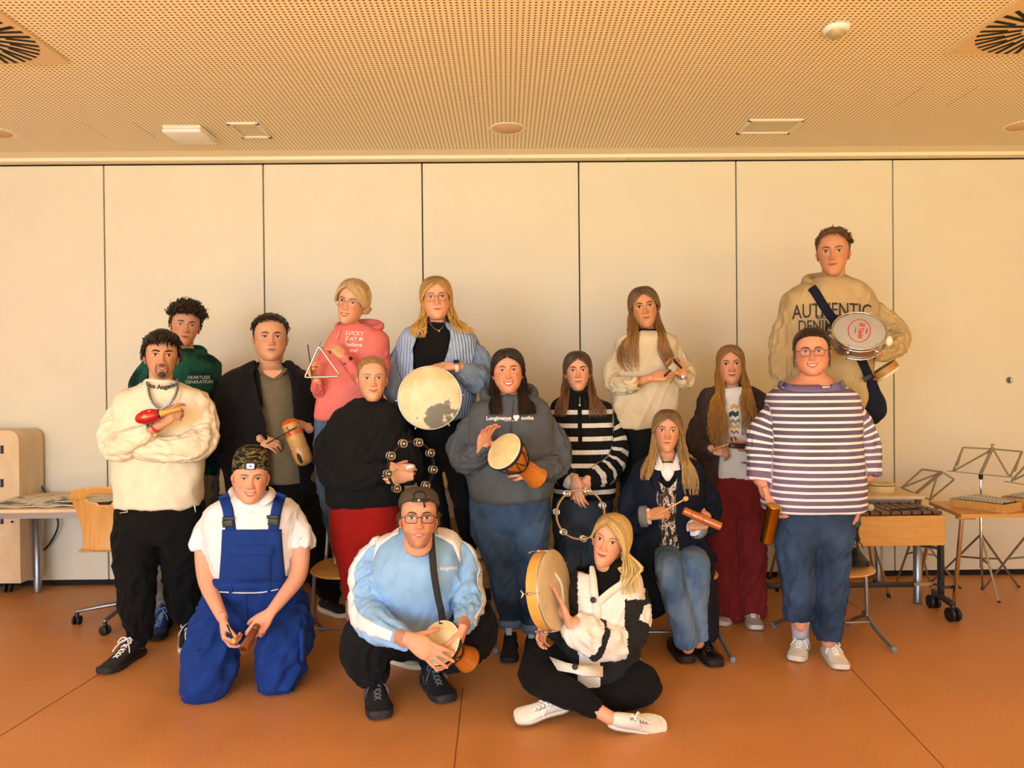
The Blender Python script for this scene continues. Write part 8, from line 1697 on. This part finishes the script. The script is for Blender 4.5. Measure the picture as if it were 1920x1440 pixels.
    a, b = pn.p(1451, 948, -.18), pn.p(1437, 1016, -.12); d = (b-a).normalized(); L = (b-a).length; r = empty('shaker', b); tag(r, 'gold metal tube shaker held at the side of the mauve striped top', 'shaker')
    GD = plain('a9741c', .28, 1, name='brass'); mb = MB(); mb.lathe(a, d, [(0, .033), (.002, .0345), (.008, .0335), (L-.008, .0335), (L-.002, .0345), (L, .033)], 32); mb.build('tube', GD, r, auto=50); mb = MB(); mb.lathe(a, -d, [(0, .032), (.001, .031), (.0015, 0)], 32); mb.build('end_cap', plain('c89a3c', .4, .8), r)

# ================================================================== 16 tall man at the back with pandeiro
def p_tall():
    pn = Person(4.20, 'tall person in a beige hoodie with dark lettering, standing on a chair', fl(1556, 1060, .44).xyz*1)
    pn.root.location.z = .44
    h = pn.head(1562, 474, 86, -.0, yaw=-4, pitch=-4, roll=0, jaw=.96, skin=skn('cf9572'), lip=lin('a66052'), smile=.4)
    pn.headdone(); pn.neck(pn.p(1558, 530, .03), .058, .056)
    BG = fabric('b59e74', nz=.05)
    pn.top('hoodie', [(1557, 522, 26, .08, .03), (1556, 532, 48, .11, .03), (1555, 550, 78, .14, .03), (1552, 590, 88, .16, .02), (1549, 650, 86, .165, .02), (1548, 710, 82, .16, .02), (1554, 745, 78, .155, .02), (1558, 766, 68, .15, .02)], [[(1482, 578, .03, 25), (1472, 640, .03, 27), (1472, 710, .02, 25), (1480, 760, -.02, 20)], [(1628, 575, .03, 26), (1662, 612, .02, 28), (1678, 640, -.05, 27), (1664, 656, -.15, 20), (1654, 662, -.2, 16)]], BG, amp=.009, seed=161)
    pn.hood(pn.p(1557, 530, .04), .120, .10, BG, .032, .04); g = pn.garment
    for t_, x_, y_, s_, ar in (('AUTHENTIC', 1556, 582, .105, .30), ('BLACK     CANVAS', 1556, 594, .028, .15), ('DENIMWEAR', 1556, 612, .085, .0), ('— EST · TRADE · 1989 —', 1556, 625, .026, 0)): text_on(pn.root, 'chest_lettering', g, t_, pn.p(x_+4, y_, -.3), s_, plain('33271f', .8), scale=(.72, 1.0), arch=ar, bold=.0006)
    mb = MB(); c = pn.p(1556, 594, -.3); hh = cast(bvh(g), c)[0]; mb.lathe(hh, (0, -1, 0), [(-.003, .017), (.002, .017), (.002, 0)], 24); mb.build('round_badge', plain('33271f', .8), pn.root)
    J = denim('3c4a58', '6a7886'); pn.legs('jeans', [(1556, 755, 60, .14, .02), (1556, 790, 64, .145, .02), (1556, 830, 60, .14, .02)], [[(1532, 820, .02, 30), (1532, 900, .0, 25), (1540, 985, .0, 19), (1544, 1010, .0, 17)], [(1582, 820, .02, 30), (1588, 900, .0, 25), (1592, 960, .0, 20), (1592, 985, .0, 18)]], J, seed=162)
    BT = plain('1c1a19', .5, nz=.15, name='black_boot_leather')
    for a, b, hx in (((1540, 1042), (1524, 1054), (1544, 1010)), ((1590, 1042), (1606, 1058), (1592, 985))):
        shoe(pn.root, fl(a[0], a[1], .432), fl(b[0], b[1], .432), BT, plain('141312', .8), LACEB, L=.30, high=.06); mb = MB(); q = fl(a[0], a[1], .432); mb.tube([q+Vector((0, -.04, .10)), q+Vector((0, -.02, .16)), pn.p(*hx, 0.0)], [.046, .048, .054], 20, sub=3); mb.build('boot_shaft', BT, pn.root)
    armtube(pn, [(1656, 662, -.2, 12), (1647, 662, -.23, 11)]); hand(pn.B, pn.p(1648, 662, -.235), (-.75, -.25, .05), (-.1, -.1, .95), 'L', skin=pn.sk, k=1.06, curl='relax', thumb=(30, 10))
    hand(pn.B, pn.p(1482, 766, -.04), (.1, -.2, -.9), (.8, .2, 0), 'R', skin=pn.sk, k=1.05, curl='relax')
    pn.finish(); h.eyes(pn.body, iris=(.12, .10, .07), brow=lin('5a3d2a'), bt=.9)
    C = lin('6b4c33'); m = h.cap(.013, C, line=[(-.13, 108), (-.03, 96), (.02, 80), (.045, 64), (.066, 46), (.078, 20), (.082, 0), (.12, -1)], zmin=-.04, ns=.005, nscale=.01, seed=29, front=.4); tufts(h, m, 500, .028, C, r=.0024, azr=(-180, 180), elr=(25, 90), lift=.4, off=.013, seed=30, comb=(.4, -.8, 0)); m.build('hair', HAIR, pn.root)
    # shoulder bag and strap
    NVY = fabric('171a2b', nz=.1); r = empty('shoulder_bag', pn.p(1642, 770, .0)); tag(r, 'navy shoulder bag hanging at the hip of the person in the beige hoodie', 'bag'); tr = bvh(g)
    X = lambda a, b_: pn.p(a, b_, -.3); strap(r, 'strap', tr, [X(1522, 538), X(1532, 552), X(1548, 578), X(1570, 608), X(1592, 636), X(1612, 668), X(1630, 706), X(1640, 728)], .046, NVY, off=.008, n=9)
    mb = MB(); P_ = [pn.p(1632, 712, -.12), pn.p(1636, 735, -.11), pn.p(1640, 758, -.10), pn.p(1642, 775, -.10), pn.p(1640, 788, -.09)]; mb.tube(P_, [.030, .042, .062, .060, .030], 20, sub=4, up=(0, 1, 0), flat=.7); me = voxel(mb, .008, 3); v, n = vn(me); setco(me, v+n*(noise(v/.05, 3)*.006)[:, None]); link('pouch', me, NVY, r)
    mb = MB(); mb.box(pn.p(1627, 708, -.17), (.052, .012, .03), Matrix.Rotation(R(-30), 3, 'Y')); mb.build('buckle', BLACKP, r, bevel=.003); mb = MB(); mb.box(pn.p(1640, 711, -.16), (.014, .006, .012)); mb.build('red_tag', plain('b83c34', .6), r)
    # pandeiro-like snare drum
    a = Vector((-.20, -.74, .64)).normalized(); c = pn.p(1611, 621, -.36); R0 = .128; r = empty('hand_drum', c); tag(r, 'small metal drum with grey head and red oval lettering, held before the beige hoodie', 'drum')
    mb = MB(); mb.lathe(c, a, [(-.085, R0*.93), (-.08, R0*.97), (-.012, R0*.97), (0, R0*.95)], 48); mb.build('shell', METAL, r, auto=40); mb = MB(); mb.lathe(c, a, [(-.004, R0*.97), (.002, R0*.97), (.004, R0*.93), (.004, 0)], 48); mb.build('drumhead', plain('a9a6a0', .45, nz=.03), r, auto=40)
    u = (Vector((0, 0, 1))-a*a.z).normalized(); w_ = a.cross(u); w_ = -w_ if w_.x < 0 else w_
    mb = MB()
    for hgt, rr, th in ((.006, R0*1.02, .004), (-.012, R0*1.03, .003), (-.075, R0*1.02, .004)): mb.tube([c+a*hgt+(u*math.cos(q)+w_*math.sin(q))*rr for q in [i/48*6.283 for i in range(48)]], th, 8, closed=True)
    mb.build('hoop', CHROME, r)
    for k in range(6):
        q = k/6*2*math.pi+.5; d = u*math.cos(q)+w_*math.sin(q); mb = MB(); mb.tube([c+a*.012+d*(R0*1.05), c-a*.082+d*(R0*1.05)], .003, 8); mb.lathe(c-a*.03+d*R0*1.04, d, [(-.01, .010), (.006, .010), (.012, .006)], 14); mb.lathe(c+a*.012+d*R0*1.05, a, [(0, .005), (.008, .005)], 8); mb.build('tension_lug', CHROME, r)
    mb = MB(); mb.ell(c-a*.045+w_*R0*1.12+u*-.03, (.020, .012, .026), None, 12, 8); mb.build('wing_nut', plain('e4dcc8', .4), r)
    RI = plain('c8342c', .6, name='red_ink'); uu = u*math.cos(R(12))+w_*math.sin(R(12)); mb = MB(); ss = a.cross(uu)
    mb.tube([c+a*.0045+uu*math.cos(q)*.080+ss*math.sin(q)*.052+w_*0 for q in [i/48*6.283 for i in range(48)]], .0022, 6, closed=True); mb.build('oval_print', RI, r)
    for body_, sz, off in (('El Yanki', .034, .008), ('TEMPLE', .012, .034), ('percussion', .009, -.018)):
        cu = bpy.data.curves.new('t', 'FONT'); cu.body = body_; cu.size = sz; cu.align_x = 'CENTER'; cu.align_y = 'CENTER'; cu.extrude = .0006; cu.offset = .0009 if sz > .03 else .0003; o = bpy.data.objects.new('t', cu); COL.objects.link(o); me = bpy.data.meshes.new_from_object(o.evaluated_get(bpy.context.evaluated_depsgraph_get())); bpy.data.objects.remove(o)
        xa = -uu; za = a; ya = za.cross(xa); M = Matrix((xa, ya, za)).transposed().to_4x4(); M.translation = c+a*.0052+ya*off; me.transform(M); link('print_lettering', me, RI, r)
    framedrum(pn.p(1660, 696, -.05), (.55, -.15, -.8), .075, .05, 'tan drum shell with pale edge tucked under the arm of the beige hoodie', 'drum_shell', wood('a5702f', 'bb8440', 5), head='d8cfa8')

for f in (p_cream, p_curly, p_black, p_dung, p_pink, p_red, p_cardi, p_crouch, p_grey, p_zip, p_sit, p_oat, p_coat, p_wavy, p_stripe, p_tall):
    f()
